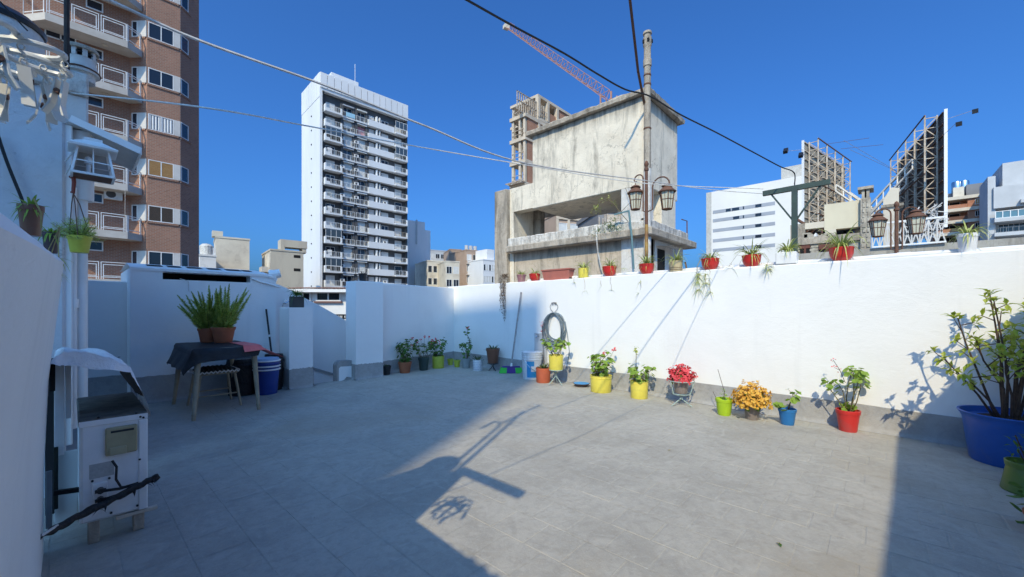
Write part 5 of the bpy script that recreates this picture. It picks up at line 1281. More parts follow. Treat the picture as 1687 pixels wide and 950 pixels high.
def stand(label, u, vfoot, vseat, wpx, m, ring=False, hoop=0):
    p, k = place(u, vfoot, 2); zt = (vfoot - vseat) * k; r = wpx * k / 2
    t = thing('plant_stand', label, 'plant stand', (p.x, p.y, 0), 'wire plant stands')
    for i in range(3):
        a = 6.283 * i / 3 + .5; mb = MB(); mb.tube([(p.x + r * math.cos(a), p.y + r * math.sin(a), .006), (p.x + .012 * math.cos(a), p.y + .012 * math.sin(a), zt * .55), (p.x + .012 * math.cos(a), p.y + .012 * math.sin(a), zt * .8), (p.x + .11 * math.cos(a), p.y + .11 * math.sin(a), zt)] + ([(p.x + .155 * math.cos(a), p.y + .155 * math.sin(a), zt + hoop)] if hoop else []), .0065, 6); mb.build('leg', m, t)
    mb = MB(); mb.tube([(p.x + .105 * math.cos(6.283 * i / 16), p.y + .105 * math.sin(6.283 * i / 16), zt) for i in range(17)], .0055, 5)
    if hoop: mb.tube([(p.x + .155 * math.cos(6.283 * i / 16), p.y + .155 * math.sin(6.283 * i / 16), zt + hoop) for i in range(17)], .0055, 5)
    mb.build('ring', m, t)
    return p, k, zt
def pot_on(label, p, k, z, w_, h_, m, kind=pot_taper, rb=None):
    t = thing('flower_pot', label, 'flower pot', (p.x, p.y, z), 'flower pots standing along the walls'); r = w_ * k / 2 / 1.02 * wide(proj(p)[0])
    zs = add_pot(t, (p.x, p.y, z + .006), h_ * k, r, m, kind, rb=rb); return t, Vector((p.x, p.y, zs)), r
p, k, z = stand('black wire stand under the brown agave pot in the far corner', 812, 611, 598, 14, P_BLACK)
t, c, r = pot_on('round brown pot with an agave, raised on a wire stand', p, k, z, 23, 24, P_BROWN); agave(c, 20, .19, .035, t)
t, c, r, k = floor_pot('little brown pot with dark spiky leaves, left of the broom head', 833, 609, 14, 9, P_BROWN); agave(c, 14, .13, .02, t)
# bucket, red pot, yellow pot on stand
p, k = place(876, 625, 28); br_ = 33 * k / 2
t = thing('paint_bucket', 'large white bucket with blue label and ribbed rim between broom and hose', 'bucket', (p.x, p.y, 0)); hb = 44 * k; cc = (p.x, p.y, 0)
mb = MB(); mb.lathe([(0, 0), (br_ * .86, 0), (br_ * .88, .01), (br_ * .985, hb * .74), (br_ * 1.0, hb * .98), (br_ * 1.0, hb), (br_ * .95, hb), (br_ * .86, .04), (0, .03)], cc, 30); mb.build('body', P_WHITE, t, smooth=True)
for j, zz in enumerate((.74, .83, .92, .985)): mb = MB(); mb.lathe([(br_ * .98, hb * zz - .008), (br_ * 1.055, hb * zz - .007), (br_ * 1.055, hb * zz + .007), (br_ * .98, hb * zz + .008)], cc, 30); mb.build('rim_ridge', P_WHITE, t, smooth=True)
mb = MB(); rows = []
for i in range(13):
    an = 3.3 + 1.9 * i / 12; f = lambda z: br_ * (.88 + .105 * z / (hb * .74)) * 1.004
    rows.append([(p.x + f(hb * z) * math.cos(an), p.y + f(hb * z) * math.sin(an), hb * z) for z in (.08, .30, .50, .68)])
mb.grid([r_[:2] for r_ in rows[:8]]); mb.grid([r_[1:] for r_ in rows[:4]]); mb.grid([r_[2:] for r_ in rows[3:6]]); mb.grid([r_[:2] for r_ in rows[9:]]); mb.build('blue_label', P_SKY, t)
mb = MB(); mb.tube([(p.x + br_ * 1.06 * math.cos(a_), p.y + br_ * 1.06 * math.sin(a_), hb * .74 - .20 * math.sin((a_ - 3.0) / 3.14 * 3.14)) for a_ in [3.0 + 3.14 * i / 14 for i in range(15)]], .004, 5); mb.build('handle', STEEL, t)
t, c, r, k = floor_pot('red clay cylinder pot with a dark agave, in front of the white bucket', 895, 631, 25, 24, mat('red_clay_pot', (.50, .12, .055), (.42, .10, .05), 10, .7), pot_straight); agave(c, 18, .17, .035, t)
p, k, z = stand('pale wire stand under the yellow pot below the hose', 916, 634, 609, 26, IRON)
t, c, r = pot_on('yellow pot raised on a pale wire stand below the coiled hose', p, k, z, 25, 24, P_YEL, pot_straight); geranium(c, .25, .24, 8, t, L_GER, .034, 0, F_RED, 7, bare=.45)
# dish
p, k = place(958, 638, 24); t = thing('dish', 'shallow dark dish lined in sky blue lying on the floor', 'dish', (p.x, p.y, 0))
mb = MB(); mb.lathe([(0, 0), (.075, 0), (.122, .045), (.128, .048), (.118, .05), (.07, .012)], (p.x, p.y, 0), 24); mb.build('body', mat('maroon_plastic', (.06, .03, .04), None, 8, .4), t, smooth=True)
mb = MB(); mb.lathe([(.119, .0505), (.11, .047), (0, .046)], (p.x, p.y, 0), 24); mb.build('lining', P_SKY, t, smooth=True)
# sunny row along the parapet
t, c, r, k = floor_pot('big broad yellow pot with a leafy green geranium, left of the two floor yellows', 990, 647.5, 37, 27, P_YEL, pot_straight, rb=None)
geranium(c, .34, .22, 9, t, L_GER, .036, 2, F_PINK, 11)
t, c, r, k = floor_pot('ribbed-rim yellow pot with a geranium and one tall bare stalk', 1053, 657.5, 31, 28, P_YEL, pot_straight)
geranium(c, .22, .20, 8, t, L_GER, .034, 0, F_RED, 8)
mb = MB(); mb.tube([c, c + Vector((.03, .06, .2)), c + Vector((.02, .05, .44))], .004, 5); mb.build('bare_stalk', STEM, t); mb = MB()
for _ in range(8): mb.disc(c + Vector((.02 + U(-.03, .03), .05 + U(-.03, .03), .43 + U(-.05, .05))), Vector((U(-1, 1), U(-1, 1), 1)), .022)
stuff(mb.build('top_leaves', L_SPI, t))
p, k, z = stand('pale mint wire stand with hoops holding the taupe pot of coral flowers', 1122, 668, 648, 36, IRON, hoop=.16)
t, c, r = pot_on('taupe pot of massed coral-red flowers held up on a wire stand', p, k, z, 28, 25, P_TAUPE)
def mound(c, R_, H_, n, fm, parent, lm, fr=.02, stems=14, k=6):
    st, lf, fl = MB(), MB(), MB(); c = Vector(c)
    for i in range(stems):
        a = U(0, 6.283); e = U(.1, 1.5); st.tube([c, c + Vector((math.cos(a) * math.cos(e) * R_ * .8, math.sin(a) * math.cos(e) * R_ * .8, H_ * .8 * math.sin(e) + .02))], .003, 4, False)
    for i in range(n):
        a = U(0, 6.283); e = math.asin(U(-.15, 1)); q_ = U(.78, 1.12) if i % 4 else U(1.05, 1.3)
        d = Vector((math.cos(a) * math.cos(e), math.sin(a) * math.cos(e), math.sin(e))); b = c + Vector((d.x * R_, d.y * R_, d.z * H_ + H_ * .12)) * q_
        for _ in range(4): fl.disc(b + Vector((U(-1, 1), U(-1, 1), U(-1, 1))) * fr, d + Vector((U(-.6, .6), U(-.6, .6), U(-.2, .6))), fr * U(.5, .85), k, .35)
    for i in range(n // 2):
        a = U(0, 6.283); e = U(-.3, 1.2); d = Vector((math.cos(a) * math.cos(e), math.sin(a) * math.cos(e), math.sin(e))); lf.disc(c + Vector((d.x * R_, d.y * R_, d.z * H_)) * U(.6, .95), d, .022)
    st.build('stems', STEM, parent); stuff(lf.build('foliage', lm, parent)); stuff(fl.build('flowers', fm, parent))
mound(c + Vector((0, 0, .01)), .122, .145, 150, F_PINK, t, L_DK, .024)
t, c, r, k = floor_pot('lime green pot with a thin sprig and a bare twig', 1193, 685.5, 30, 27, P_LIME)
mb = MB(); mb.tube([c, c + Vector((0, 0, .12)), c + Vector((-.02, .06, .36))], .003, 5); mb.tube([c + Vector((-.03, .06, 0)), c + Vector((-.06, .10, .11))], .0025, 4); mb.build('twig', BARK, t); mb = MB()
for _ in range(12): mb.leaf(c + Vector((U(-.02, .02), U(-.01, .03), U(.05, .14))), Vector((U(-1, 1), U(-1, 1), U(0, .8))), U(.03, .05), .024)
stuff(mb.build('foliage', L_GER, t))
t, c, r, k = floor_pot('taupe pot overflowing with golden yellow flowers, beside the lime pot', 1239, 692.5, 30, 25, P_TAUPE)
mound(c + Vector((-.01, 0, .03)), .155, .18, 210, F_YEL, t, L_DK, .022)
t, c, r, k = floor_pot('blue pot with worn white patches and a small geranium cutting', 1297, 701, 32, 26, mat('worn_blue_plastic', (.02, .15, .40), (.03, .18, .44), 9, .4, stain=(.30, .38, .46), sscale=14, slo=.66, shi=.72))
geranium(c, .19, .11, 2, t, L_GER, .034, 0, F_RED, 5, bare=.65); mb = MB()
for _ in range(9): mb.disc(c + Vector((-.06 + U(-.05, .05), .05 + U(-.05, .05), U(.02, .08))), Vector((U(-1, 1), U(-1, 1), 1)), U(.028, .038))
stuff(mb.build('low_leaves', L_GER, t))
t, c, r, k = floor_pot('bright red floor pot with a tall crooked geranium, right end of the sunny row', 1397, 712.5, 43, 35, P_RED)
geranium(c, .44, .20, 6, t, L_GER, .036, 0, F_RED, 7, bare=.5); mb = MB()
for _ in range(9): mb.disc(c + Vector((U(-.08, .06), U(-.06, .06), U(.03, .09))), Vector((U(-1, 1), U(-1, 1), 1)), U(.03, .042))
stuff(mb.build('low_leaves', L_GER, t))
mb = MB(); a_ = c + Vector((-.02, .06, .42)); mb.tube([c + Vector((0, .02, .3)), a_, a_ + Vector((-.02, .05, .10))], .0025, 4); mb.tube([a_, a_ + Vector((-.05, .04, .03))], .002, 4); mb.build('dry_stalk', BARK, t); mb = MB()
for q_ in (a_ + Vector((-.02, .05, .10)), a_ + Vector((-.05, .04, .03)), a_):
    for _ in range(4): mb.disc(q_ + Vector((U(-.02, .02), U(-.02, .02), U(-.02, .02))), Vector((U(-1, 1), U(-1, 1), 1)), .009, 5)
stuff(mb.build('dry_blooms', F_PINK, t))
# big blue tub with its bush
p, k = place(1661, 769, 104); k = depth(p) / FOC; rr = .25; p = inside(p, rr)
t = thing('shrub_tub', 'large deep blue tub with a tall loose shrub of yellow-green leaves', 'planter', (p.x, p.y, 0)); ht = .385
mb = MB(); mb.lathe([(0, 0), (.195, 0), (.205, .012), (.243, ht * .86), (.256, ht * .93), (.272, ht * .985), (.27, ht), (.255, ht), (.24, ht * .88)], (p.x, p.y, 0), 40); mb.build('pot', P_TUB, t, smooth=True)
mb = MB(); mb.lathe([(.243, ht * .86), (.12, ht * .9), (0, ht * .9)], (p.x, p.y, 0), 24); mb.build('soil', SOIL, t)
st, lf = MB(), MB(); c = Vector((p.x, p.y, ht * .88)); tips = []
rs = random.Random(21)
right = Vector((CS, -SN, 0)); away = Vector((SN, CS, 0))
def whorl(q_, d, s=1):
    for i in range(rs.randint(6, 9)):
        a = rs.uniform(0, 6.283); o = d.orthogonal().normalized(); o2 = d.cross(o); dd = (o * math.cos(a) + o2 * math.sin(a)) + d * rs.uniform(.15, .9)
        lf.leaf(q_ + d * rs.uniform(-.02, .012), dd, rs.uniform(.05, .095) * s, rs.uniform(.026, .042) * s, Vector((0, 0, 1)), rs.uniform(0, .3))
br = [(-.52, .47, .05), (-.42, .62, -.1), (-.30, .78, .12), (-.20, .92, -.05), (-.12, .72, -.2), (-.03, .98, .1), (.06, .85, -.12), (.12, .66, .15), (.20, .90, .0), (.30, .98, -.08), (.42, .80, .1), (.5, .6, 0), (-.34, .52, -.22), (.02, .55, -.25), (-.46, .36, -.05), (.26, .5, -.2)]
for (x, h, y) in br:
    tip = c + right * x * .86 + away * y + Vector((0, 0, h)); b0 = c + right * x * .16 + away * y * .3
    m1 = b0.lerp(tip, .4) + right * rs.uniform(-.04, .04) - right * x * .10; m2 = b0.lerp(tip, .75) + right * rs.uniform(-.03, .03)
    pts = [b0, m1, m2, tip]; st.tube(pts, [.0105, .008, .006, .004], 6); whorl(tip, (tip - m2).normalized())
    for f in ((.4, .5, .6, .7, .8, .9) if h > .6 else (.55, .7, .88)):
        kk = min(2, int(f * 3)); b = pts[kk].lerp(pts[kk + 1], f * 3 - kk); d = Vector((rs.uniform(-1, 1), rs.uniform(-1, 1), rs.uniform(.1, 1))).normalized(); e = b + d * rs.uniform(.05, .14); st.tube([b, e], [.004, .0028], 4); whorl(e, d, .85)
st.build('branches', BARK, t); stuff(lf.build('foliage', L_BUSH, t))
t, c, r, k = floor_pot('olive green bowl-shaped pot in front of the blue tub', 1694, 817, 84, 50, P_OLIVE, rb=.12, lim=False); mb = MB()
mb.tube([c, c + Vector((.03, .02, .1)), c + Vector((.02, .05, .2))], .004, 5); mb.tube([c, c + Vector((-.05, .05, .12))], .003, 5); mb.build('twig', BARK, t); mb = MB()
for _ in range(26): mb.leaf(c + Vector((U(-.07, .07), U(-.07, .07), U(.03, .2))), Vector((U(-1, 1), U(-1, 1), U(0, 1))), .05, .016)
stuff(mb.build('foliage', L_DK, t))
p_ = G(1722, 884); t = thing('flower_pot', 'leafy plant just poking in at the right edge, nearest the viewer', 'flower pot', tuple(p_), 'flower pots standing along the walls')
zs = add_pot(t, tuple(p_), .12, .075, TERRA); mb = MB()
for _ in range(34): mb.disc(p_ + Vector((U(-.11, .11), U(-.11, .11), U(.08, .21))), Vector((U(-1, 1), U(-1, 1), 1)), U(.02, .035))
stuff(mb.build('foliage', L_DK, t))

# ------------------------------------------------------------------ pots along the top of the parapet
def wall_pot(label, u, w_, h_, m, kind=pot_bowl, plant='spider', name='flower_pot', group='pots lined up on top of the parapet', n=22, L=.16, px=.09, trails=(), bl=.09, lm=L_SPI):
    P = onw(u, 440, px); k = depth(P) / FOC; r = w_ * k / 2 / 1.03 * wide(u); c = (P.x, P.y, WT + .004)
    t = thing(name, label, 'flower pot', c, group)
    zs = add_pot(t, c, h_ * k, r, m, kind); c2 = Vector((c[0], c[1], zs))
    if plant == 'spider': spider(c2, n, L, t, lm)
    for (dx, L_, nn) in trails:
        trailing(t, (WP(P.y - dx) - .012, P.y - dx, WT + .05), L_, nn, lm, bl=bl); mb = MB(); mb.tube([c2, (WP(P.y) + .04, P.y - dx * .7, zs + .04), (WP(P.y - dx) - .012, P.y - dx, WT + .05)], .002, 4); mb.build('runner', L_DRY, t)
    return t, c2, r
wall_pot('small mauve pot of spiky pale leaves, just right of the dead hanging plant', 859, 16, 12, P_MAUVE, pot_taper, n=30, L=.13)
wall_pot('small red bowl next to the long terracotta trough', 881, 19, 12, P_RED, n=24, L=.15)
P0, P1 = onw(895, 450, .04), onw(938, 450, .04); xt = (P0.x + P1.x) / 2; k = depth(P0) / FOC
t = thing('trough_planter', 'long terracotta-pink trough on the parapet, empty to the rim', 'planter', (xt, (P0.y + P1.y) / 2, WT))
hh = 17 * k; mb = MB(); rows = []
for (o, z) in ((-.03, .0), (-.025, .0), (.0, hh * .86), (.012, hh * .88), (.014, hh), (-.004, hh), (-.012, hh * .75)):
    x0, x1, y0, y1 = xt - .02 - o, xt + .13 + o, P1.y - o, P0.y + o; rows.append([(x0, y0, WT + z), (x1, y0, WT + z), (x1, y1, WT + z), (x0, y1, WT + z), (x0, y0, WT + z)])
mb.grid(rows); mb.f.append((30, 31, 32, 33)); mb.build('trough', P_SALMON, t); mb = MB(); mb.box(xt + .005, xt + .105, P1.y + .02, P0.y - .02, WT + .01, WT + hh * .76); mb.build('soil', SOIL, t)
wall_pot('yellow pot of spider plant on the parapet right of the trough', 961, 18, 16, P_YEL, pot_straight, n=28, L=.17, trails=((-.10, .12, 6), (.08, .26, 4)))
wall_pot('red bowl on the parapet in front of the teal pipe side, one runner below', 1004, 24, 16, P_RED, n=30, L=.17, trails=((-.1, .2, 5), (.09, .26, 4)))
wall_pot('red bowl on the parapet at the foot of the nearer lantern post', 1065, 26, 16, P_RED, n=34, L=.18, trails=((-.05, .32, 7),))
t, c2, r = wall_pot('cream fabric planter bag with stitched lines on the parapet', 1113, 23, 18, mat('cream_planter_bag', (.50, .42, .26), (.42, .34, .20), 12, .85), pot_straight, n=30, L=.18)
mb = MB()
for zz in (.03, .055): mb.lathe([(r * .975 + .002, WT + zz), (r * .98 + .002, WT + zz + .003)], (c2.x, c2.y, 0), 24)
mb.build('stitch_line', P_BROWN, t)
wall_pot('red bowl trailing two thick tassels of plantlets down the parapet', 1170, 31, 18, P_RED, n=34, L=.17, trails=((-.02, .22, 16), (-.12, .20, 22), (-.13, .30, 14), (.02, .33, 10)), bl=.10)
wall_pot('red bowl with long arching straw runners, left of the white square pot', 1238, 33, 19, P_RED, n=38, L=.19, trails=((.20, .10, 14), (-.20, .03, 5)), bl=.09)
P = onw(1297, 430, .09); k = depth(P) / FOC; s_ = 15 * k; hh = 20 * k
t = thing('square_pot', 'white square pot of spider plant at the foot of the green post', 'flower pot', (P.x, P.y, WT), 'pots lined up on top of the parapet')
mb = MB(); mb.bbox(P.x - s_ * .9, P.x + s_ * .9, P.y - s_ * .95, P.y + s_ * .95, WT + .004, WT + hh, .006); mb.build('pot', PVC, t); spider((P.x, P.y, WT + hh), 46, .14, t)
wall_pot('largest red bowl with a fountain of long leaves, right of the green post', 1386, 44, 22, P_RED, n=44, L=.24)
wall_pot('white round bucket pot on the parapet near the right edge', 1594, 40, 31, P_WHITE, pot_taper, n=34, L=.14)
P = onp(1628, 405, 6.6); t = thing('cactus_clump', 'dull yellow cactus clump just beyond the parapet near the white bucket pot', 'plant', (P.x, P.y, 1.2)); mb = MB()
for i in range(12):
    b = Vector((P.x + U(-.12, .12), P.y + U(-.42, .34), 1.5)); h = U(.20, .42); mb.tube([b, b + Vector((U(-.02, .02), U(-.04, .04), h * .6)), b + Vector((U(-.03, .03), U(-.06, .06), h))], [.035, .04, .012], 7)
mb.box(P.x - .2, P.x + .2, P.y - .5, P.y + .45, .3, 1.5); mb.build('stems', mat('cactus_skin', (.32, .30, .12), (.22, .23, .09), 12, .8), t, smooth=True)
# dead hanging plant
P = onw(832, 452, .03); t = thing('dead_plant', 'dead brown plant in a wire ball, dry strands hanging down the shaded wall', 'plant', (P.x, P.y, WT))
mb = MB(); bushy(mb, Vector((P.x - .02, P.y, WT + .06)), .10, 260, .05, .012); stuff(mb.build('dry_tuft', L_DEAD, t))
mb = MB(); lf = MB()
for i in range(13):
    y = P.y + U(-.07, .08); L_ = U(.25, .62) if i % 3 else U(.5, .92); x = WP(y) - .015; pts = [Vector((x - U(0, .02), y + U(-.015, .015), WT + .05 - L_ * j / 6)) for j in range(7)]; mb.tube(pts, .0018, 4)
    for q_ in pts[1:]:
        for _ in range(5): lf.disc(q_ + Vector((U(-.012, .004), U(-.014, .014), U(-.05, .05))), Vector((-1, U(-1, 1), U(-1, 1))), U(.005, .010), 5)
mb.build('strands', L_DEAD, t); stuff(lf.build('dry_leaves', L_DEAD, t))
# white pipe lying along the parapet top
y0 = onw(870, 455, .17).y
mb = MB(); pts = [(WP(y0 - (y0 + 3) * i / 30) + .165 + .006 * math.sin(i * .9), y0 - (y0 + 3) * i / 30, WT + .027 + .003 * math.sin(i * 1.7)) for i in range(31)]; mb.tube(pts, .022, 10)
t = tag(mb.build('pipe', PVC, smooth=True, origin=(5.385, 1, WT)), 'white plastic pipe lying along the back of the parapet top behind the pots', 'pipe')
for i in (4, 12, 19, 24, 27): mb = MB(); a_, b_ = Vector(pts[i]), Vector(pts[i + 1]); mb.tube([a_, a_.lerp(b_, .35)], .027, 10); mb.build('coupling', PVC, t, smooth=True)
# tiny sprig between two pots
P = onw(1028, 446, .06); t = thing('sprig', 'small loose sprig of yellow leaves lying between two red bowls', 'plant', (P.x, P.y, WT)); mb = MB(); bushy(mb, P + Vector((0, 0, -.0)), .04, 22, .035, .012); stuff(mb.build('foliage', L_SPI, t))

# ------------------------------------------------------------------ broom, hose, tap board
b0, b1 = inside(G(842, 612), .10), onw(858.5, 481, -.02); b0.z = .12
t = thing('broom', 'broom with a green and purple head leaning on the parapet in the shade', 'broom', (b0.x, b0.y, 0))
mb = MB(); mb.tube([b0, b0.lerp(b1, .5), b1], .0155, 8); mb.build('handle', mat('grey_broom_stick', (.40, .38, .37), (.30, .28, .28), 20, .5), t, smooth=True)
mb = MB(); mb.tube([b0 - Vector((0, 0, .02)), b0 + (b1 - b0) * .05], [.026, .016], 10); mb.build('socket', PVC, t, smooth=True)
hd = Vector((CS, -SN, 0)); nh = Vector((SN, CS, 0)); F = ((b0.x - hd.x * .185, b0.y - hd.y * .185), (hd.x, hd.y), (nh.x, nh.y))
bm_g = plastic('bright_green_bristle', (.05, .52, .06), .7); bm_p = plastic('purple_bristle', (.07, .03, .22), .7)
mb = MB(); mb.fb(F, .02, .35, -.03, .03, .105, .13); mb.build('head', bm_p, t)
for s0, s1, mm in ((0, .11, bm_g), (.115, .255, bm_p), (.26, .37, bm_g)):
    mb = MB()
    for i in range(16):
        s = s0 + (s1 - s0) * (i + .5) / 16
        for n_ in (-.02, -.007, .007, .02): mb.tube([(F[0][0] + hd.x * s + nh.x * n_, F[0][1] + hd.y * s + nh.y * n_, .11), (F[0][0] + hd.x * (s + (s - .185) * .18) + nh.x * n_ * 1.7, F[0][1] + hd.y * (s + (s - .185) * .18) + nh.y * n_ * 1.9, .004)], .007, 4, False)
    stuff(mb.build('bristles', mm, t))
Ph = onw(912, 500, -.03); t = thing('garden_hose', 'blue-grey garden hose coiled on a heart-shaped wall hook', 'hose', tuple(Ph))
mb = MB(); P1 = onw(913, 537, -.04)
kz = depth(P1) / FOC
for i in range(11):
    rx, rz = (15 + 1.3 * (i % 4) - 2 * (i % 3)) * kz, (22 + 1.6 * (i % 5) + i * .35) * kz; ox = U(-1.5, 1.5) * kz; pts = []
    for j in range(25):
        a_ = 6.283 * j / 24; pts.append((P1.x + .03 - .012 * (i % 5), P1.y - ox - rx * math.cos(a_) * 1.25, P1.z + (22 * kz - rz) + rz * math.sin(a_) + U(-.003, .003)))
    mb.tube(pts, .0075, 6, False)
pts = [(P1.x + .02, P1.y - 17 * kz * 1.2, P1.z + 8 * kz), (P1.x + .02, P1.y - 21 * kz * 1.2, P1.z - 14 * kz), (P1.x + .02, P1.y - 24 * kz * 1.2, P1.z - 40 * kz), (P1.x, P1.y - 22 * kz * 1.2, P1.z - 60 * kz)]; mb.tube(pts, .0075, 6)
mb.build('coil', mat('hose_rubber', (.17, .22, .26), (.11, .15, .18), 30, .45), t, smooth=True)
hk = MB(); hw = 6.2 * kz * 1.25
for sg in (-1, 1):
    pts = []
    for j in range(17):
        f = j / 16; a_ = f * 4.7; rr_ = 1
        x = sg * (hw * (math.sin(f * 3.6)) * (1.02 if f < .7 else .8)); z = Ph.z - 15 * kz + 17 * kz * (f if f < .75 else .75 + (f - .75) * -.6 + .12 * math.sin((f - .75) * 12)) / .75 * .95
        pts.append((Ph.x + .01, Ph.y - x, z))
    hk.tube(pts, .0035, 5)
    c_ = (Ph.y - sg * hw * .45, Ph.z + .3 * kz); hk.tube([(Ph.x + .01, c_[0] + 2.2 * kz * math.cos(q_ * .7) * (1 - q_ * .07), c_[1] + 2.2 * kz * math.sin(q_ * .7) * (1 - q_ * .07)) for q_ in range(11)], .003, 5)
hk.build('hook', P_BLACK, t)
a_, b_ = onw(883, 548), onw(902, 604); xb = WP(b_.y)
t = thing('tap_board', 'grey painted board with a tap on the wall behind the red clay pot', 'board', (xb, a_.y, .3))
mb = MB(); mb.bbox(xb - .03, xb + .02, b_.y, a_.y, b_.z, a_.z, .004); mb.build('board', GREYB, t)
tp_ = onw(888, 553, -.03); mb = MB(); mb.tube([tp_, tp_ + Vector((-.06, 0, 0)), tp_ + Vector((-.085, 0, -.03))], .011, 8); mb.tube([tp_ + Vector((-.045, .03, .03)), tp_ + Vector((-.045, -.03, .03))], .006, 6); mb.build('tap', STEEL, t)
P = onw(896, 598, -.1); t = thing('aloe_bloom', 'tall stalk with coral flowers rising between bucket and hose', 'plant', (P.x, P.y, 0)); tp_ = onw(893, 537, -.08)
mb = MB(); mb.tube([(P.x - .06, P.y, .1), P, tp_], .005, 5); mb.box(P.x - .09, P.x - .03, P.y - .03, P.y + .03, 0, .1); mb.build('stalk', BARK, t); mb = MB()
for _ in range(40): mb.leaf(tp_ + Vector((U(-.03, .03), U(-.035, .035), U(-.09, .09))), Vector((U(-1, 1), U(-1, 1), U(-1, .4))), .035, .012)
stuff(mb.build('flowers', F_PINK, t))

# ------------------------------------------------------------------ table with cloth, ferns, stool
tb = thing('garden_table', 'beige table with splayed tapering legs under a black cloth', 'table', (1.19, 5.95, 0)); TT = .758
WOOD = mat('beige_table_paint', (.34, .29, .20), (.27, .22, .15), 9, .55)
x0, x1, y0, y1 = .94, 1.46, 5.46, 6.44
mb = MB(); mb.bbox(x0 - .05, x1 + .05, y0 - .05, y1 + .05, TT - .028, TT, .006); mb.build('tabletop', WOOD, tb)
mb = MB()
mb.box(x0 + .03, x1 - .03, y0, y0 + .02, TT - .10, TT - .028); mb.box(x0 + .03, x1 - .03, y1 - .02, y1, TT - .10, TT - .028); mb.box(x0, x0 + .02, y0 + .03, y1 - .03, TT - .10, TT - .028); mb.box(x1 - .02, x1, y0 + .03, y1 - .03, TT - .10, TT - .028); mb.build('apron', WOOD, tb)
for (a_, b_, c_, d_) in ((x0, y0, .885, 5.39), (x1, y0, 1.505, 5.43), (x0, y1, .87, 6.5), (x1, y1, 1.51, 6.5)):
    mb = MB(); f = lambda q_: (a_ + (c_ - a_) * q_, b_ + (d_ - b_) * q_, (TT - .03) * (1 - q_)); mb.tube([f(0), f(.12), f(.13), f(.9), f(.905), f(1)], [.036, .034, .031, .019, .022, .018], 12); o = mb.build('leg', WOOD, tb, smooth=True)
# cloth: a draped sheet, black with a red end
def drape(x, y, stiff=1.15):
    """height of the cloth over the table at (x, y)"""
    dx = max(x0 - .055 - x, x - x1 - .055, 0); dy = max(y0 - .055 - y, y - y1 - .055, 0); d = math.hypot(dx, dy)
    return TT + .004 - (d * stiff + .02 * min(1, d / .03)) if d > 0 else TT + .004
BLK = mat('black_table_cloth', (.022, .024, .027), (.012, .013, .015), 8, .55, .6, 14, bdist=.02)
REDC = mat('red_table_cloth', (.85, .19, .17), (.75, .14, .13), 8, .6, .6, 14, bdist=.02)
def cloth(xa, xb, ya, yb, zoff, name, m, parent=None, n=44, lab=None, skew=0, stiff=1.15, pull=.45):
    mb = MB(); rows = []
    for i in range(n + 1):
        r_ = []
        for j in range(n + 1):
            x = xa + (xb - xa) * i / n; y = ya + (yb - ya) * j / n + skew * (i / n - .5)
            z = drape(x, y, stiff); d = TT - z
            # folds: the hanging part pulls in under and waves
            wv = math.sin(y * 17 + x * 13) * .35 + math.sin(x * 29 - y * 8) * .25
            k_ = max(0, d - .02)
            xx = x - (pull * k_ if x > x1 else -pull * k_ if x < x0 else 0) + .10 * k_ * wv; yy = y - (.45 * k_ if y > y1 else -.62 * k_ if y < y0 else 0) + .10 * k_ * wv
            r_.append((xx, yy, z + zoff + (.0018 * wv if d < .01 else .03 * k_ * wv) + .0025 * max(0, math.sin(x * 9 + 1.3 * y)) * math.sin(y * 7)))
        rows.append(r_)
    mb.grid(rows); o = mb.build(name, m, parent, smooth=True, ang=60, origin=((xa + xb) / 2, (ya + yb) / 2, TT))
    if lab: tag(o, lab, 'tablecloth')
    return o
cloth(.70, 1.53, 5.30, 6.62, 0, 'black_cloth', BLK, lab='black cloth draped over the table, one corner hanging low on the left', skew=.04)
cloth(1.34, 1.80, 5.34, 6.05, .007, 'red_cloth', REDC, lab='red cloth hanging over the right end of the table', n=30, stiff=.55, pull=.1, skew=.06)
def fern_pot(label, u, v, w_, h_, seed):
    r0 = ray(u, v); p = Vector((v / r0[1] * r0[0], v, TT + .012)); k = depth(p) / FOC; r = w_ * k / 2 / 1.03 * wide(u)
    t = thing('fern_pot', label, 'flower pot', (p.x, p.y, TT + .012), 'foxtail ferns on the table')
    c = Vector((p.x, p.y, add_pot(t, (p.x, p.y, TT + .012), h_ * k, r, TERRA)))
    st, lf = MB(), MB(); rs = random.Random(seed)
    for i in range(27):
        a = rs.uniform(0, 6.283); e = rs.uniform(.95, 1.54) if i % 8 else rs.uniform(.5, .9); L = rs.uniform(.30, .60) if i % 8 else rs.uniform(.24, .36)
        d = Vector((math.cos(a) * math.cos(e), math.sin(a) * math.cos(e), math.sin(e))); b = c + Vector((math.cos(a), math.sin(a), 0)) * r * rs.uniform(0, .6); bend = Vector((math.cos(a), math.sin(a), -.3)) * rs.uniform(0, .08)
        pts = [b + d * L * f + bend * f * f for f in (0, .2, .4, .6, .8, 1)]; st.tube(pts, [.0035, .003, .003, .0025, .002, .001], 4, False)
        nn = int(L * 900)
        for j in range(nn):
            f = .06 + .94 * (j / nn); kk = min(4, int(f * 5)); q_ = pts[kk].lerp(pts[kk + 1], f * 5 - kk); R_ = .031 * min(1, f * 5) * (1 - f ** 3) + .003
            an = rs.uniform(0, 6.283); o = d.orthogonal().normalized(); dd = o * math.cos(an) + d.cross(o) * math.sin(an) + d * rs.uniform(.4, 1.0); dd.normalize()
            x = dd.cross(Vector((rs.uniform(-1, 1), rs.uniform(-1, 1), rs.uniform(-1, 1)))).normalized() * .0042
            lf.add([q_ - x, q_ + x, q_ + dd * R_ * 1.5], [(0, 1, 2)])
    st.build('stems', STEM, t); stuff(lf.build('fronds', L_FERN, t))
fern_pot('terracotta pot with a foxtail fern, left of the pair and half hidden', 343, 6.26, 37, 23, 3)
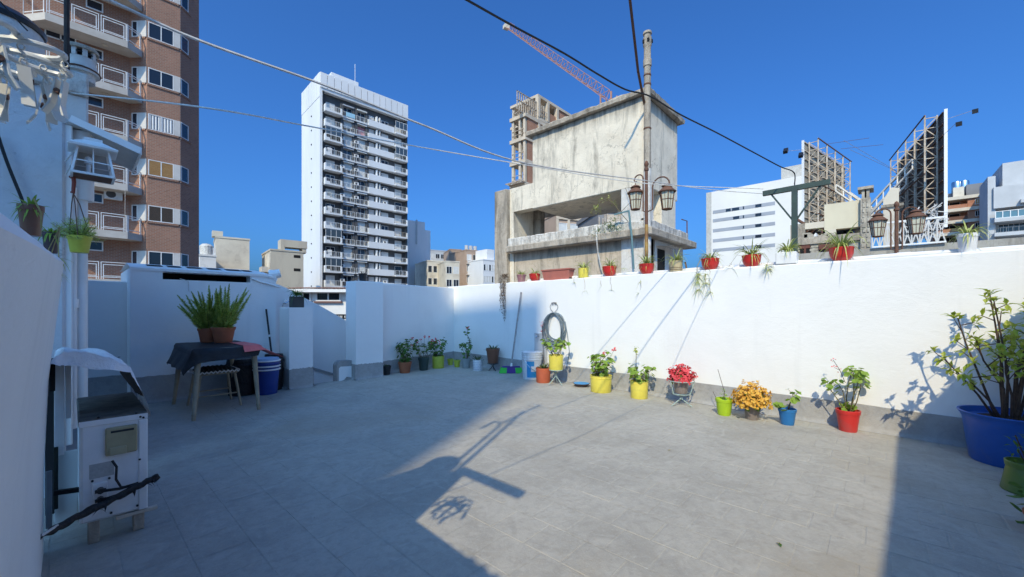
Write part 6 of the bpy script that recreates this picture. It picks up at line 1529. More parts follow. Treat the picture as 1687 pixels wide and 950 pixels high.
fern_pot('terracotta pot with a foxtail fern, front one of the pair on the table', 368, 6.08, 43, 25, 8)
# stool
sx, sy = 1.20, 6.06; t = thing('stool', 'low stool with a black and white woven cushion pushed under the table', 'stool', (sx, sy, 0))
mb = MB(); mb.bbox(sx - .2, sx + .2, sy - .2, sy + .2, .40, .425, .01); mb.build('seat', WOOD, t)
CUSH = mat('woven_black_cushion', (.03, .03, .032), (.07, .068, .065), 60, .9); mb = MB(); rows = []
for i in range(13):
    x = -.205 + .41 * i / 12; rows.append([(sx + x, sy + yy, .43 + .05 * (1 - (abs(x) / .215) ** 4) * (1 - (abs(yy) / .215) ** 4) + .003 * math.sin(i * 2.2)) for yy in [-.205 + .41 * j / 12 for j in range(13)]])
mb.grid(rows); mb.build('cushion', CUSH, t, smooth=True)
for j in range(9):
    mb = MB(); x = sx - .18 + .045 * j; mb.tube([(x, sy - .19 + .38 * i / 8, .432 + .05 * (1 - (abs(x - sx) / .215) ** 4) * (1 - (abs(-.19 + .38 * i / 8) / .215) ** 4)) for i in range(9)], .006, 5); mb.build('woven_strip', GREYW, t)
mb = MB()
for sg in (-1, 1):
    mb.tube([(sx - .21 + .42 * i / 40, sy + sg * .21, .434 + .012 * math.sin(i * 1.57)) for i in range(41)], .008, 5); mb.tube([(sx + sg * .21, sy - .21 + .42 * i / 40, .434 + .012 * math.sin(i * 1.57)) for i in range(41)], .008, 5)
mb.build('cushion_edge', PVC, t)
for (i, j) in ((-1, -1), (1, -1), (-1, 1), (1, 1)):
    mb = MB(); mb.tube([(sx + i * .17, sy + j * .17, .41), (sx + i * .225, sy + j * .225, 0)], [.016, .013], 9); mb.build('leg', WOOD, t, smooth=True)
mb = MB(); mb.tube([(sx - .2, sy - .2, .16), (sx + .2, sy - .2, .16)], .008, 6); mb.tube([(sx - .2, sy + .2, .16), (sx + .2, sy + .2, .16)], .008, 6); mb.build('stretcher', WOOD, t)
# buckets and bin behind the table
bx, by = 1.86, 6.36; t = thing('bucket_stack', 'stack of nested royal blue buckets with white rims under the red cloth', 'bucket', (bx, by, 0))
for k_, (z, hh, mm) in enumerate(((0, .37, P_BUCKET), (.33, .075, P_BUCKET), (.40, .07, P_BUCKET))):
    mb = MB(); mb.lathe([(.0, z), (.128, z), (.132, z + .01), (.158, z + hh), (.15, z + hh)] if k_ == 0 else [(.150, z), (.160, z + hh), (.152, z + hh), (.145, z)], (bx, by, 0), 28); mb.build('body' if k_ == 0 else 'upper_bucket', mm, t, smooth=True)
for z in (.345, .39, .43, .465): mb = MB(); mb.lathe([(.155, z - .012), (.172, z - .010), (.174, z), (.170, z + .008), (.15, z + .01)], (bx, by, 0), 28); mb.build('rim', P_WHITE if z != .43 else P_BUCKET, t, smooth=True)
mb = MB(); mb.lathe([(.0, .50), (.15, .50), (.16, .475)], (bx, by, 0), 24); mb.build('lid', mat('pale_blue_lid', (.30, .42, .62), None, 8, .5), t)
BAG = mat('black_bin_plastic', (.012, .013, .014), (.02, .02, .022), 12, .4, .8, 18, bdist=.03)
for (px_, py_, r_, h_, lb) in ((1.62, 6.56, .18, .50, 'black bin standing behind the table, left of the blue buckets'), (2.03, 6.60, .12, .52, 'black sack-lined bin between the blue buckets and the low pier')):
    t = thing('bin', lb, 'bin', (px_, py_, 0), 'black bins behind the table'); mb = MB(); mb.lathe([(0, 0), (r_ * .9, 0), (r_ * .93, .02), (r_ * 1.0, h_ * .8), (r_ * 1.04, h_ * .86), (r_ * .98, h_), (r_ * .8, h_ - .01)], (px_, py_, 0), 22, wob=.03); mb.build('body', BAG, t, smooth=True)
    mb = MB(); mb.lathe([(r_ * 1.05, h_ * .8), (r_ * 1.1, h_ * .84), (r_ * 1.05, h_ * .88)], (px_, py_, 0), 22, wob=.02); mb.build('rim', BAG, t, smooth=True)
m0, m1 = onq(444, 572, 6.7), onq(438.5, 509, 6.76); t = thing('mop', 'dark mop handle leaning on the outbuilding wall behind the buckets', 'mop', (m0.x, m0.y, 0))
mb = MB(); lo_ = Vector((m0.x + .05, 6.62, .1)); mb.tube([lo_, m1], .013, 8); mb.build('handle', P_BLACK, t, smooth=True); mb = MB(); q_ = lo_.lerp(m1, .62); mb.tube([q_, q_ + (m1 - lo_) * .03], .0145, 8); mb.build('band', PVC, t)
mb = MB()
for _ in range(24): mb.tube([lo_ + Vector((U(-.02, .02), U(-.02, .02), .02)), lo_ + Vector((U(-.09, .09), U(-.12, .05), -.09))], .006, 4)
stuff(mb.build('mop_head', CORD, t))
# square planter on the low pier, pot on the tall pier
P = atY(487, 505, depth((2.33, 6.55, 0))); kx = depth((2.33, 6.55, 0)) / FOC; px_, py_ = 2.325, 6.56; s_ = 10.5 * kx * .83; hh = 18 * kx
t = thing('square_planter', 'square charcoal planter with a spiky plant on the low pier', 'flower pot', (px_, py_, 1.205)); mb = MB(); mb.bbox(px_ - s_, px_ + s_, py_ - s_, py_ + s_, 1.207, 1.207 + hh, .006); mb.build('pot', mat('charcoal_planter', (.06, .058, .055), None, 8, .7), t); spider((px_, py_, 1.207 + hh), 40, .15, t, L_DK, W=.014)
px_, py_ = 3.42, 6.62; kx = depth((px_, py_, 0)) / FOC; t = thing('pier_pot', 'small black pot of dry twigs on top of the tall pier', 'flower pot', (px_, py_, 1.655)); r_ = 7.2 * kx
mb = MB(); mb.lathe([(0, 0), (r_ * .7, 0), (r_ * .95, 12 * kx), (r_, 13 * kx), (r_ * .9, 13 * kx), (r_ * .85, 11 * kx), (0, 11 * kx)], (px_, py_, 1.658), 20); mb.build('pot', P_BLACK, t, smooth=True); mb = MB()
for _ in range(9): b = Vector((px_ + U(-.03, .03), py_ + U(-.03, .03), 1.658 + 11 * kx)); mb.tube([b, b + Vector((U(-.05, .05), U(-.05, .05), U(.02, .07)))], .003, 4)
mb.build('twigs', BARK, t)

# ================================================================== air conditioner and its tarpaulin, left foreground
AQ = 2.94; ac0 = onq(131, 850, AQ); ac1 = onq(242, 834, AQ)
x0, x1 = ac0.x, ac1.x; z0 = .115; z1 = .635; AY = .76
t = thing('air_conditioner', 'old white air conditioning unit standing end-on beside the low wall', 'air conditioner', ((x0 + x1) / 2, AQ + .35, 0))
ACW = mat('aged_white_metal', (.78, .78, .77), (.70, .70, .69), 7, .45, stain=(.50, .48, .44), sscale=4, slo=.58, shi=.8)
mb = MB(); mb.bbox(x0, x1, AQ, AQ + AY, z0, z1, .012); mb.build('casing', ACW, t)
mb = MB(); mb.bbox(x0 - .004, x1 + .004, AQ - .004, AQ + AY + .004, z1 - .035, z1 + .004, .006); mb.build('top_cover', mat('dark_metal_top', (.16, .15, .13), (.10, .095, .085), 20, .9, .4, 70), t)  # top is much darker than the casing
mb = MB(); mb.bbox(x0 - .003, x1 + .003, AQ - .006, AQ + .02, z1 - .034, z1 - .003, .003); mb.bbox(x1 - .034, x1 + .003, AQ - .006, AQ + .02, z0, z1 - .035, .004); mb.build('edge_trim', ACW, t)
def at_ac(u, v): return onq(u, v, AQ)
c0, c1 = at_ac(173, 751), at_ac(226, 697)
mb = MB(); mb.bbox(c0.x, c1.x, AQ - .022, AQ + .004, c0.z, c1.z, .006); o = mb.build('service_cover', mat('yellowed_plastic', (.36, .33, .20), (.30, .27, .16), 8, .5), t)
h0, h1 = at_ac(182, 712), at_ac(220, 704); mb = MB(); mb.box(h0.x, h1.x, AQ - .0235, AQ - .02, h0.z - .001, h1.z + .004); mb.build('handle_slot', P_BLACK, o)
h0, h1 = at_ac(180, 749), at_ac(208, 731); mb = MB(); mb.bbox(h0.x, h1.x, AQ - .03, AQ - .021, h0.z, h1.z, .003); mb.build('cable_clamp', mat('yellowed_plastic_clamp', (.38, .35, .22), None, 8, .5), o)
p0, p1 = at_ac(147, 790), at_ac(188, 758); mb = MB(); mb.box(p0.x, p1.x, AQ - .0022, AQ + .001, p0.z, p1.z); mb.build('rating_plate', mat('rating_plate', (.42, .43, .42), (.34, .35, .34), 90, .5), t)
p0, p1 = at_ac(151, 824), at_ac(178, 791); mb = MB(); mb.bbox(p0.x, p1.x, AQ - .014, AQ + .004, p0.z, p1.z, .004); o = mb.build('valve_plate', ACW, t)
for v in (805, 820):
    q_ = at_ac(165, v); mb = MB(); mb.tube([q_, q_ - Vector((0, .045, 0))], .014, 8); mb.tube([q_ - Vector((.02, .035, 0)), q_ - Vector((-.02, .035, 0))], .009, 7); mb.build('valve', P_BLACK, o)
scr = MB()
for (u, v) in ((162, 687), (224, 680), (231, 686), (236, 687), (152, 792), (180, 787), (230, 756), (226, 832), (183, 844)):
    q_ = at_ac(u, v); sc = MB(); sc.tube([q_ + Vector((0, .002, 0)), q_ - Vector((0, .009, 0))], .0055, 7); sc.build('screw', P_BLACK, t)
g0, g1 = at_ac(184, 756), at_ac(206, 797)
mb = MB(); mb.tube([g0 - Vector((0, .03, 0)), at_ac(191, 765) - Vector((0, .045, 0)), at_ac(190, 785) - Vector((0, .05, 0)), at_ac(198, 797) - Vector((0, .055, 0)), at_ac(226, 794) - Vector((0, .06, 0))], .0055, 6); mb.build('power_cable', CABLE, t)
for (a_, b_) in (((166, 805), (226, 790)), ((166, 820), (215, 797))):
    m_ = ((a_[0] + b_[0]) / 2, (a_[1] + b_[1]) / 2 + 2); mb = MB(); mb.tube([at_ac(*a_) - Vector((0, .04, 0)), at_ac(*m_) - Vector((0, .055, 0)), at_ac(*b_) - Vector((0, .06, 0))], .0075, 6); mb.build('coolant_pipe', CABLE, t)
for (fx_, lab) in ((x0 + .05, 0), (x1 - .03, 1)):
    mb = MB(); mb.bbox(fx_ - .022, fx_ + .022, AQ + .02, AQ + .09, .0, z0, .004); mb.build('foot', OLDD, t)
    mb = MB(); mb.bbox(fx_ - .022, fx_ + .022, AQ + .62, AQ + .7, .0, z0, .004); mb.build('foot', OLDD, t)
mb = MB(); mb.bbox(x1 - .12, x1 + .045, AQ + .0, AQ + .03, z0 - .022, z0 - .004, .003); mb.build('bracket', GALV, t)
# insulated pipe bundle running to the low wall
pb = [onq(60, 889, 2.70), onq(95, 868, 2.78), onq(140, 845, 2.84), onq(190, 820, 2.86), onq(235, 797, 2.86), onq(262, 783, 2.86)]
t = thing('pipe_bundle', 'black taped bundle of pipes slanting from the low wall past the air conditioner', 'pipe', tuple(pb[2]))
rs = random.Random(2); pts = []; rr_ = []
for i in range(5):
    for j in range(7):
        pts.append(Vector(pb[i]).lerp(Vector(pb[i + 1]), j / 7) + Vector((0, 0, .004 * math.sin(i * 3 + j * 1.1)))); rr_.append((.009 if i == 0 and j < 5 else .0165) + rs.uniform(-.0025, .003))
pts.append(Vector(pb[5])); rr_.append(.014)
mb = MB(); mb.tube(pts, rr_, 9); mb.build('tape_wrap', mat('ragged_black_tape', (.012, .012, .013), (.03, .03, .03), 40, .55, 1, 60, bdist=.008), t, smooth=True, ang=80)
mb = MB(); mb.tube([pts[0] + Vector((0, -.004, .004)), pts[3] + Vector((0, -.012, .01)), pts[7] + Vector((0, -.012, .012))], .006, 6); mb.build('pale_tube', PVCO, t)
mb = MB()
for i in range(22):
    q_ = pts[rs.randint(14, 35)]; mb.leaf(q_ + Vector((0, -.012, rs.uniform(-.012, .012))), Vector((rs.uniform(-1, 1), rs.uniform(-.6, .2), rs.uniform(-1.2, .3))), rs.uniform(.02, .05), .012)
stuff(mb.build('torn_tape', CABLE, t))
# tarpaulin sheet draped over it
AQ2 = 2.97
prof = [onq(68, 628, AQ2), onq(75, 606, AQ2), onq(88, 588, AQ2), onq(106, 578, AQ2), onq(140, 581, AQ2), onq(180, 588, AQ2), onq(214, 602, AQ2), onq(228, 634, AQ2), onq(240, 662, AQ2), onq(250, 688, AQ2)]
rows = []; rs = random.Random(6)
for j in range(12):
    f = j / 11; r_ = []
    for i in range(len(prof) - 1):
        for s_ in range(5):
            a_ = Vector(prof[i]).lerp(Vector(prof[i + 1]), s_ / 5); k_ = i + s_ / 5
            r_.append((a_.x + .012 * f * math.sin(k_ * 1.7), AQ2 - .03 + .74 * f + .012 * math.sin(k_ * 2.1 + 1), a_.z + .014 * math.sin(k_ * 1.9 + f * 5) * (.3 + f) - .03 * f + .004 * rs.uniform(-1, 1)))
    rows.append(r_)
mb = MB(); mb.grid(rows)
t = thing('tarpaulin', 'grubby white sheet propped as a hood over the air conditioner', 'tarpaulin', (prof[4].x, AQ2 + .3, prof[4].z))
TARP = mat('white_tarpaulin', (.78, .78, .78), (.68, .68, .68), 7, .6, .7, 22, stain=(.48, .46, .44), sscale=5, slo=.6, shi=.8, bdist=.02)
mb.build('sheet', TARP, t, smooth=True, ang=70)
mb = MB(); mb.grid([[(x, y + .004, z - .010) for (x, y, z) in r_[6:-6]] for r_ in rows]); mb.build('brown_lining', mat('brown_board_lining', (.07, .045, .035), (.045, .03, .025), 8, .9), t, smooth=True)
# front flap hanging a little over the edge
mb = MB(); fr = rows[0]; mb.grid([[fr[i] for i in range(4, 42)], [(fr[i][0], fr[i][1] - .02 + .006 * math.sin(i * .9), min(fr[i][2] - .012, onq(proj(fr[i])[0], 598 + 13 * (proj(fr[i])[0] - 78) / 138, AQ2).z + .004 * math.sin(i * .8)) if i < 31 else fr[i][2] - .03 * max(0, 1 - (i - 31) / 6)) for i in range(4, 42)]]); mb.build('hem', TARP, t, smooth=True, ang=70)
for (u, v) in ((103, 602), (196, 588)): q_ = onq(u, v, AQ2 - .055); mb = MB(); mb.lathe([(.004, -.002), (.007, 0), (.004, .002)], tuple(q_), 8); mb.build('eyelet', GREYD, t)
# strips, boards and pipes in the dark gap behind
t = thing('wall_strips', 'white plastic strips and dark boards hanging in the gap beside the air conditioner', 'trim', (-.06, 3.1, .2)); LQ = 3.12
def strip(u0, u1, v0, v1, q_, m, nm, th=.012):
    a_, b_ = onq(u0, v1, q_), onq(u1, v0, q_); mb = MB(); mb.bbox(a_.x, b_.x, q_, q_ + th, a_.z, b_.z, .002); return mb.build(nm, m, t)
strip(66, 74, 618, 682, 3.02, PVC, 'white_strip'); strip(74, 90, 600, 850, 3.30, DARK, 'dark_board'); strip(82, 91, 590, 645, 3.1, BLACK, 'dark_board')
strip(89, 106, 594, 752, 3.14, PVC, 'white_strip', .03); strip(107, 117, 590, 690, 3.18, PVC, 'white_strip', .03); strip(88, 96, 736, 840, 3.12, mat('dark_green_board', (.02, .03, .025)), 'dark_board'); strip(75, 86, 775, 872, 3.06, mat('dull_grey_strip', (.20, .22, .24)), 'grey_strip')
strip(90, 128, 740, 880, 3.34, GREYB, 'grey_panel'); mb = MB(); mb.bar(onq(88, 812, 3.1), onq(132, 806, 3.1), .022); mb.build('rail', BLACK, t)
# ------------------------------------------------------------------ small pots on the low wall
def small_pot(label, u, vtop, w_, p_, h_, m, leafn, L, drop=None):
    r0 = ray(u, vtop); q_ = p_ / r0[0] * r0[1] if abs(r0[0]) > 1e-3 else 2.5
    P = onq(u, vtop, q_); k = depth(P) / FOC; zb = P.z - h_; r = w_ * k / 2 / 1.03 * wide(u)
    t = thing('wall_top_pot', label, 'flower pot', (P.x, P.y, zb), 'small pots on the low wall'); zs = add_pot(t, (P.x, P.y, zb), h_, r, m)
    spider((P.x, P.y, zs), leafn, L, t, L_GER, W=.012); return t, P, k
t, P, k = small_pot('brown plastic pot of short spider plant on the low wall, upper one of two', 51, 338, 48, -.107, .125, P_BROWN, 34, .05)
mb = MB(); mb.tube([P + Vector((.01, -.05, .02)), P + Vector((.03, -.08, -.04)), P + Vector((.03, -.09, -.10))], .003, 5); mb.build('runner', L_DRY, t)
t, P, k = small_pot('dark small pot of spider plant on the low wall, lower one with hanging plantlets', 84, 383, 32, -.062, .10, mat('dark_maroon_pot', (.07, .04, .045), None, 8, .5), 34, .06)
for (u, v, u2, v2) in ((80, 410, 78, 440), (96, 405, 97, 425), (84, 420, 88, 447)):
    a_ = onq(u, v, P.y - .16); b_ = onq(u2, v2, P.y - .18); mb = MB(); mb.tube([P, P + Vector((.03, -.08, .02)), a_, b_], .002, 4); mb.build('runner', L_DRY, t); lf = MB()
    for i in range(13): lf.blade(b_, U(0, 6.283), .055 * U(.6, 1.2), .006, U(-.3, .5), U(.5, 1.5), 4)
    stuff(lf.build('plantlet', L_SPI, t))
# hanging yellow pot with asparagus fern
HY = onq(131, 389, 3.74); k = depth(HY) / FOC; r = 45 * k / 2 / 1.03 * wide(131); hh = 27 * k
t = thing('hanging_pot', 'yellow hanging pot with a feathery fern on a rusty hook at the house corner', 'flower pot', tuple(HY - Vector((0, 0, hh)))); zs = add_pot(t, (HY.x, HY.y, HY.z - hh), hh, r, mat('dull_yellow_plastic', (.52, .50, .06), (.44, .42, .05), 12, .45))
hk = onq(120.5, 318, 3.76); mb = MB()
for i in range(3):
    a_ = 6.283 * i / 3 + .4; mb.tube([(HY.x + r * math.cos(a_), HY.y + r * math.sin(a_), zs), hk.lerp(HY, .35) + Vector((.02 * math.cos(a_), .02 * math.sin(a_), .03)), hk], .0028, 5)
mb.build('hanger_wire', RUST, t)
mb = MB(); h0 = onq(116, 292, 3.8); mb.tube([h0, onq(121, 288, 3.78), onq(122, 300, 3.77), hk, onq(117, 316, 3.77)], [.009, .011, .010, .009, .006], 7); mb.build('hook', mat('rust_red_hook', (.22, .045, .03), None, 30, .7), t, smooth=True)
lf = MB(); st = MB(); cc = Vector((HY.x, HY.y, zs)); rs = random.Random(12)
for i in range(46):
    a_ = rs.uniform(0, 6.283); e = rs.uniform(.1, 1.4); L = rs.uniform(.07, .16); d_ = Vector((math.cos(a_) * math.cos(e), math.sin(a_) * math.cos(e), math.sin(e))); tip = cc + d_ * L * 1.05 + Vector((0, 0, -.02 if e < .5 else 0)); st.tube([cc + d_ * .02, tip], .0012, 3, False)
    for j in range(60):
        q_ = cc.lerp(tip, .2 + .8 * rs.random()) + Vector((rs.uniform(-1, 1), rs.uniform(-1, 1), rs.uniform(-1, 1))) * .012; dd = Vector((rs.uniform(-1, 1), rs.uniform(-1, 1), rs.uniform(-.5, 1))).normalized(); x = dd.orthogonal().normalized() * .0013; lf.add([q_ - x, q_ + x, q_ + dd * .022], [(0, 1, 2)])
st.build('stems', STEM, t); stuff(lf.build('foliage', L_FERN, t))
# wall lantern (white, tapered, open)
LQ = 3.72; lc = onq(153, 270, LQ); k = depth(lc) / FOC
t = thing('wall_lantern', 'white tapered wall lantern with a flared lid, under the awning', 'lantern', tuple(lc)); zt_, zb_ = onq(153, 247, LQ).z, onq(153, 292, LQ).z; rt, rb = 17.5 * k, 25 * k
def sq(r_, z): return [(lc.x + r_ * i, lc.y + r_ * j, z) for i, j in ((-1, -1), (1, -1), (1, 1), (-1, 1))]
T_, B_ = sq(rt * .95, zt_), sq(rb * .95, zb_)
for i in range(4):
    mb = MB(); mb.bar(T_[i], B_[i], .011); mb.build('post', WMETAL, t)
    mb = MB(); j = (i + 1) % 4; mb.bar(B_[i], B_[j], .013); mb.bar(T_[i], T_[j], .011); m1, m2 = [Vector(T_[q_]).lerp(Vector(B_[q_]), .55) for q_ in (i, j)]; mb.bar(m1, m2, .006); mb.bar((Vector(T_[i]) + Vector(T_[j])) / 2, (Vector(B_[i]) + Vector(B_[j])) / 2, .006); mb.build('glazing_bar', WMETAL, t)
for i in (2, 3):
    j = (i + 1) % 4; mb = MB(); mb.add([T_[i], T_[j], B_[j], B_[i]], [(0, 1, 2, 3)]); mb.build('pane', GREYB, t)
mb = MB(); mb.add(sq(rb * 1.12, zt_ - .012) + sq(rb * 1.15, zt_ + .0) + sq(rt * .62, zt_ + .045) + sq(rt * .62, zt_ + .062) + sq(rt * .3, zt_ + .07), [(0, 1, 2, 3)] + [(4 * a_ + i, 4 * a_ + (i + 1) % 4, 4 * a_ + 4 + (i + 1) % 4, 4 * a_ + 4 + i) for a_ in range(4) for i in range(4)] + [(16, 17, 18, 19)]); mb.build('lid', WMETAL, t)
mb = MB(); mb.lathe([(.011, zb_), (.011, zb_ + .075), (.02, zb_ + .08), (.016, zb_ + .12), (0, zb_ + .13)], (lc.x - .02, lc.y, 0), 10); mb.build('bulb', PVC, t, smooth=True)
mb = MB(); mb.bar((lc.x, lc.y, zb_ - .005), (lc.x, lc.y, zb_ + .004), rb * 1.8); mb.build('base', RUST, t)
mb = MB(); mb.tube([(-.02, HQ, lc.z + .03), (.01, lc.y + .05, lc.z + .06), (lc.x - rt, lc.y, zt_ - .01)], .005, 5); mb.tube([(-.02, HQ, lc.z - .06), (.0, lc.y + .08, lc.z - .03), (lc.x - rb, lc.y, lc.z - .03)], .004, 5); mb.build('bracket', WMETAL, t)
# clothes hanger ring with pegs, close to the camera at upper left
HC = Vector((-.103, 1.137, 1.655))
t = thing('clothes_hanger', 'white flower-shaped clothes hanger with hanging pegs, very near at the upper left', 'clothes hanger', tuple(HC)); HW = mat('white_hanger_plastic', (.72, .70, .62), (.62, .60, .52), 8, .35)
pet = MB()
for i in range(7):
    a_ = 6.283 * i / 7 + .35; cc = HC + Vector((math.cos(a_), math.sin(a_), 0)) * .066; mb = MB()
    mb.tube([cc + Vector((math.cos(a_) * math.cos(b_) * .042 - math.sin(a_) * math.sin(b_) * .034, math.sin(a_) * math.cos(b_) * .042 + math.cos(a_) * math.sin(b_) * .034, .004 * math.sin(b_))) for b_ in [6.283 * j / 20 for j in range(21)]], .0052, 7); mb.build('petal_loop', HW, t, smooth=True)
    mb = MB(); mb.tube([HC, HC + Vector((math.cos(a_ + .45), math.sin(a_ + .45), 0)) * .096], .0042, 6); mb.build('spoke', HW, t, smooth=True)
mb = MB(); mb.lathe([(.0, -.012), (.018, -.01), (.02, .0), (.012, .012), (0, .014)], tuple(HC), 14); mb.tube([HC, HC + Vector((0, 0, .05)), HC + Vector((.012, .0, .075)), HC + Vector((0, 0, .10)), HC + Vector((-.016, 0, .085))], .003, 6); mb.build('hub', HW, t, smooth=True)
for i in range(12):
    a_ = 6.283 * i / 12 + .2; rr_ = .103 if i % 2 else .07; top = HC + Vector((math.cos(a_) * rr_, math.sin(a_) * rr_, -.003)); tilt = Vector((U(-.25, .25), U(-.25, .25), -1)).normalized()
    mb = MB()
    for j in range(4): c_ = top + tilt * (.005 + .008 * j); mb.tube([c_ + Vector((.0045 * math.cos(b_ + j), .0045 * math.sin(b_ + j) * (j % 2), .0055 * math.sin(b_))) for b_ in [1.047 * q_ for q_ in range(7)]], .0014, 4)
    pg = mb.build('chain', HW, t); b0_ = top + tilt * .036; sd = Vector((math.cos(a_ * 2.3), math.sin(a_ * 2.3), 0)); nr = sd.cross(tilt)
    mb = MB()
    for sg in (-1, 1):
        p_ = [b0_ + nr * sg * .004 + sd * .008 * -1, b0_ + nr * sg * .004 + sd * .008]; q_ = [x_ + tilt * .045 + nr * sg * .0015 for x_ in p_]; e_ = [x_ + tilt * .064 + nr * sg * .009 for x_ in p_]
        for A_, B_ in ((p_, q_), (q_, e_)):
            mb.add([A_[0], A_[1], B_[1], B_[0]] + [x_ + nr * sg * .003 for x_ in (A_[0], A_[1], B_[1], B_[0])], [(0, 1, 2, 3), (4, 7, 6, 5), (0, 4, 5, 1), (1, 5, 6, 2), (2, 6, 7, 3), (3, 7, 4, 0)])
    o = mb.build('peg', HW, t); mb = MB(); mb.tube([b0_ + tilt * .022 - sd * .009, b0_ + tilt * .022 + sd * .009], .0045, 7); mb.build('peg_spring', RUST, o)

# ------------------------------------------------------------------ clothesline posts and cords
TPx = 5.62; c_ = onp(1309, 306, TPx); e0 = onp(1257, 319, TPx); e1 = onp(1368, 299, TPx)
t = thing('clothesline_post', 'dark green iron T-post holding the clothesline behind the parapet', 'post', (TPx, c_.y, .3))
mb = MB(); mb.bar((TPx, c_.y, .3), (TPx, c_.y, c_.z), .055); mb.build('post', GREENM, t)
mb = MB(); mb.bar(e0, e1, .05, .055); mb.build('crossarm', GREENM, t)
for e_ in (e0, e1): mb = MB(); mb.bar((TPx, c_.y, c_.z - .42), Vector(e_).lerp(Vector(c_), .25) - Vector((0, 0, .02)), .018); mb.build('brace', GREENM, t)
LP = -.715; ltop = 2.62
t = thing('clothesline_post', 'green clothesline bracket post behind the viewer', 'post', (LP, 1.03, 0)); mb = MB(); mb.bar((LP, 1.03, 0), (LP, 1.03, ltop), .05); mb.build('post', GREENM, t); mb = MB(); mb.bar((LP, 1.06, ltop), (LP, .46, ltop), .06, .06); mb.build('crossarm', GREENM, t)
def spline(P, n=10):
    out = []; P = [Vector(p_) for p_ in P]; P = [P[0] * 2 - P[1]] + P + [P[-1] * 2 - P[-2]]
    for i in range(1, len(P) - 2):
        for j in range(n):
            s = j / n; a_, b_, c1, d_ = P[i - 1], P[i], P[i + 1], P[i + 2]; out.append(.5 * ((2 * b_) + (c1 - a_) * s + (2 * a_ - 5 * b_ + 4 * c1 - d_) * s * s + (3 * b_ - a_ - 3 * c1 + d_) * s ** 3))
    out.append(P[-2]); return out
def wire(name, label, pts, r, m, cat='cord', group=None, n=10):
    mb = MB(); mb.tube(spline(pts, n), r, 6); return tag(mb.build(name, m, smooth=True, origin=pts[0]), label, cat, group)
def online(u, v, q0, kz):
    """point on the picture ray lying in the plane q + kz z = q0 (the plane a shadow line and the sun span)"""
    a_, b_, c1 = ray(u, v); Y = (q0 - kz * CAMH) / (b_ + kz * c1); return atY(u, v, Y)
kz = .421 / .89
pw = [online(u, v, 2.08, kz) for u, v in ((180, 0), (330, 67), (540, 142), (700, 207), (868, 269))]
wire('clothesline', 'thick white cord sloping down from the upper left across the white tower', [Vector((LP, 1.04, 2.25)), pw[0] + (pw[0] - pw[1]) * 1.2] + pw + [onp(1062, 297, 2.65), onp(1170, 312, 4.0), e0], .0036, CORD)
A_ = Vector((-.03, HQ + .1, 2.63)); wire('clothesline', 'thinner white cord running from the house corner to the green post', [A_, onp(330, 176, .45), onp(500, 206, 1.02), onp(670, 238, 1.75), onp(845, 268, 2.75), onp(1065, 302, 4.2), Vector(e0) + Vector((0, 0, .06))], .0045, CORD)
for k_, (dy, lab) in enumerate(((.0, 'faint thin cord from above the viewer to the far arm of the green post'),)):
    pass
# black overhead cable sagging across the sky
pc = [(700, -40), (770, 0), (850, 45), (930, 88), (985, 122), (1030, 147), (1070, 158), (1120, 188), (1180, 218), (1240, 250), (1285, 274), (1308, 284)]
dep = [1.9, 2.1, 2.4, 2.7, 2.95, 3.1, 3.25, 3.5, 3.8, 4.2, 4.5, 4.75]
wire('overhead_cable', 'black overhead cable sagging across the sky towards the green post', [atY(u, v, y_) for (u, v), y_ in zip(pc, dep)] + [Vector((TPx, c_.y, c_.z))], .0065, CABLE, 'cable', n=6)
wire('wall_cable', 'black cable hanging down the peeling house corner at the left edge', [onq(-6, 215, 3.86), onq(12, 268, 3.86), onq(35, 325, 3.86), onq(42, 345, 3.86)], .008, CABLE, 'cable')
wire('stay_wire', 'short thin wire at the upper left corner in front of the balconies', [onq(0, 2, 3.6), onq(20, 24, 3.7), onq(45, 50, 3.9)], .004, CABLE, 'wire')

# ------------------------------------------------------------------ old street lanterns on posts beyond the parapet
AMB = glassmat('dusty_lantern_glass', (.55, .54, .42), .45)
def lantern(parent, c, k):
    """hanging six-sided lantern about 0.4 m tall: c is the middle of its top ring"""
    w1, w2, h = .062 * k, .105 * k, .23 * k; z = c.z
    mb = MB(); mb.lathe([(.115 * k, z - .005), (.118 * k, z + .004), (.07 * k, z + .05 * k), (.055 * k, z + .07 * k), (.075 * k, z + .08 * k), (.05 * k, z + .10 * k), (.02 * k, z + .115 * k), (0, z + .12 * k)], (c.x, c.y, 0), 12); o = mb.build('lantern', RUST, parent, smooth=True, ang=30)
    mb = MB(); mb.lathe([(.095 * k, z), (.062 * k, z - h)], (c.x, c.y, 0), 6); mb.build('glass', AMB, o)
    mb = MB()
    for i in range(6):
        a_ = 6.283 * (i + .5) / 6; f = lambda r_, zz: (c.x + r_ * math.cos(a_), c.y + r_ * math.sin(a_), zz); a2 = a_ + 1.0472; g_ = lambda r_, zz: (c.x + r_ * math.cos(a2), c.y + r_ * math.sin(a2), zz)
        mb.bar(f(.098 * k, z), f(.064 * k, z - h), .010 * k); mb.bar(f(.083 * k, z - h * .45), g_(.083 * k, z - h * .45), .006 * k); mb.bar(f(.064 * k, z - h), g_(.064 * k, z - h), .010 * k)
        am = a_ + .5236; mb.bar((c.x + .083 * k * math.cos(am), c.y + .083 * k * math.sin(am), z), (c.x + .056 * k * math.cos(am), c.y + .056 * k * math.sin(am), z - h), .005 * k)
    mb.build('lantern_frame', RUST, o); mb = MB(); mb.lathe([(.064 * k, z - h), (.05 * k, z - h - .012), (0, z - h - .014)], (c.x, c.y, 0), 6); mb.build('lantern_base', RUST, o)
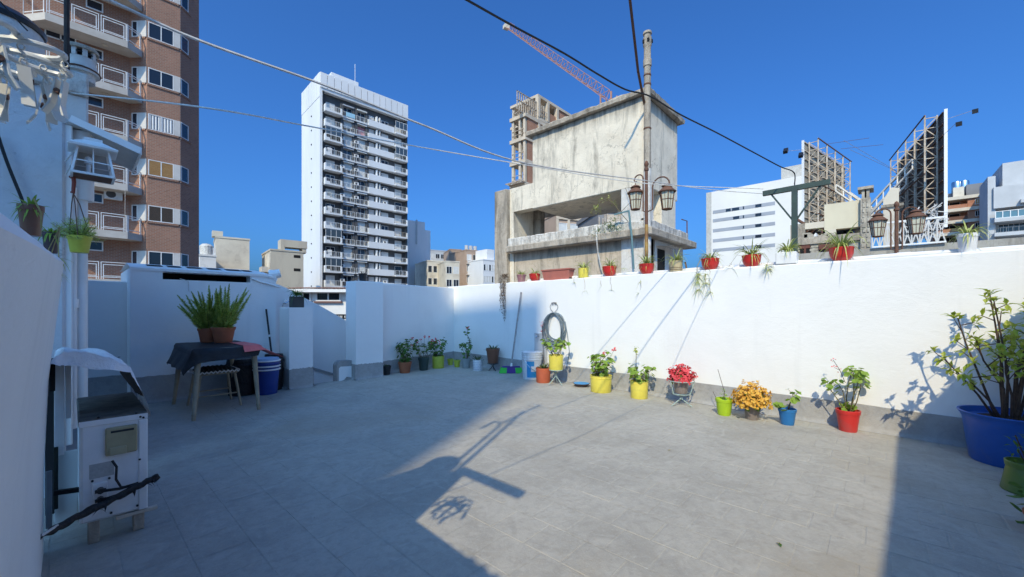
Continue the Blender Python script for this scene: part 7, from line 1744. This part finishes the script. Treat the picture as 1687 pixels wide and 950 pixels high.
def lamp_post(label, p_, u, vtop, vbot, arms, k, rr_=.022):
    P = onp(u, vtop, p_); t = thing('lamp_post', label, 'street lamp', (P.x, P.y, .3), 'old lantern posts beyond the parapet')
    mb = MB(); mb.lathe([(rr_ * 1.5, .3), (rr_ * 1.3, .5), (rr_ * 1.15, P.z - 1.0), (rr_ * 1.15, P.z - .95)], (P.x, P.y, 0), 12); mb.build('post', OCHRE, t, smooth=True)
    mb = MB(); mb.lathe([(rr_ * 1.12, P.z - .97), (rr_, P.z - .16), (rr_ * 1.5, P.z - .15), (rr_ * 1.5, P.z - .12), (rr_ * .9, P.z - .11), (rr_ * .9, P.z - .09), (rr_ * 1.4, P.z - .07), (rr_ * 1.5, P.z - .05), (rr_ * .8, P.z - .015), (0, P.z)], (P.x, P.y, 0), 12); mb.build('finial', RUST, t, smooth=True)
    for (ul, vl, vhook) in arms:
        c1 = onp(ul, vl, p_); s_ = 1 if c1.y > P.y else -1; L = abs(c1.y - P.y); zh = onp(ul, vhook, p_).z; pts = []
        x_in = P.y + s_ * L * .30
        pts = [(P.x, P.y, P.z - .72 * k), (P.x, x_in, P.z - .70 * k), (P.x, x_in, zh - L * .42)]
        for j in range(9): b_ = math.pi * (1 - j / 8); pts.append((P.x, (x_in + P.y + s_ * L * 1.12) / 2 + s_ * (L * .82 / 2) * math.cos(b_), zh - L * .42 + L * .42 * math.sin(b_)))
        pts += [(P.x, c1.y, zh - L * .60), (P.x, c1.y - s_ * .02, zh - L * .5)]
        mb = MB(); mb.tube(pts, .010 * k, 7); mb.build('arm', RUST, t, smooth=True)
        mb = MB(); mb.tube([(P.x, c1.y, zh - L * .6), (P.x, c1.y, c1.z + .11 * k)], .006, 5); mb.build('chain', RUST, t); lantern(t, c1, k)
lamp_post('rusty double lantern on an ochre post in front of the tank house', 5.75, 1065, 264, 436, ((1047, 318, 289), (1099, 316, 289)), 1.06)
lamp_post('rusty double lantern post further right, in front of the dark billboard', 8.8, 1477, 331, 420, ((1446, 364, 345), (1509, 358, 340)), 1.08, .024)

# ------------------------------------------------------------------ a couple of fallen leaves on the tiles
for (u, v, lab) in ((1278, 893, 'yellow fallen leaf, upper one of two lying close together on the floor'), (1287, 901, 'dull green fallen leaf, lower one of two lying close together on the floor'), (1100, 742, 'lone brown fallen leaf on the sunny floor')):
    P = G(u, v, .006); mb = MB(); mb.leaf(P, (U(-1, 1), U(-1, 1), .1), .032, .016, None, -.1); tag(mb.build('fallen_leaf', L_DRY if 'yellow' in lab or 'brown' in lab else L_DK, origin=P), lab, 'leaf', 'fallen leaves on the floor')
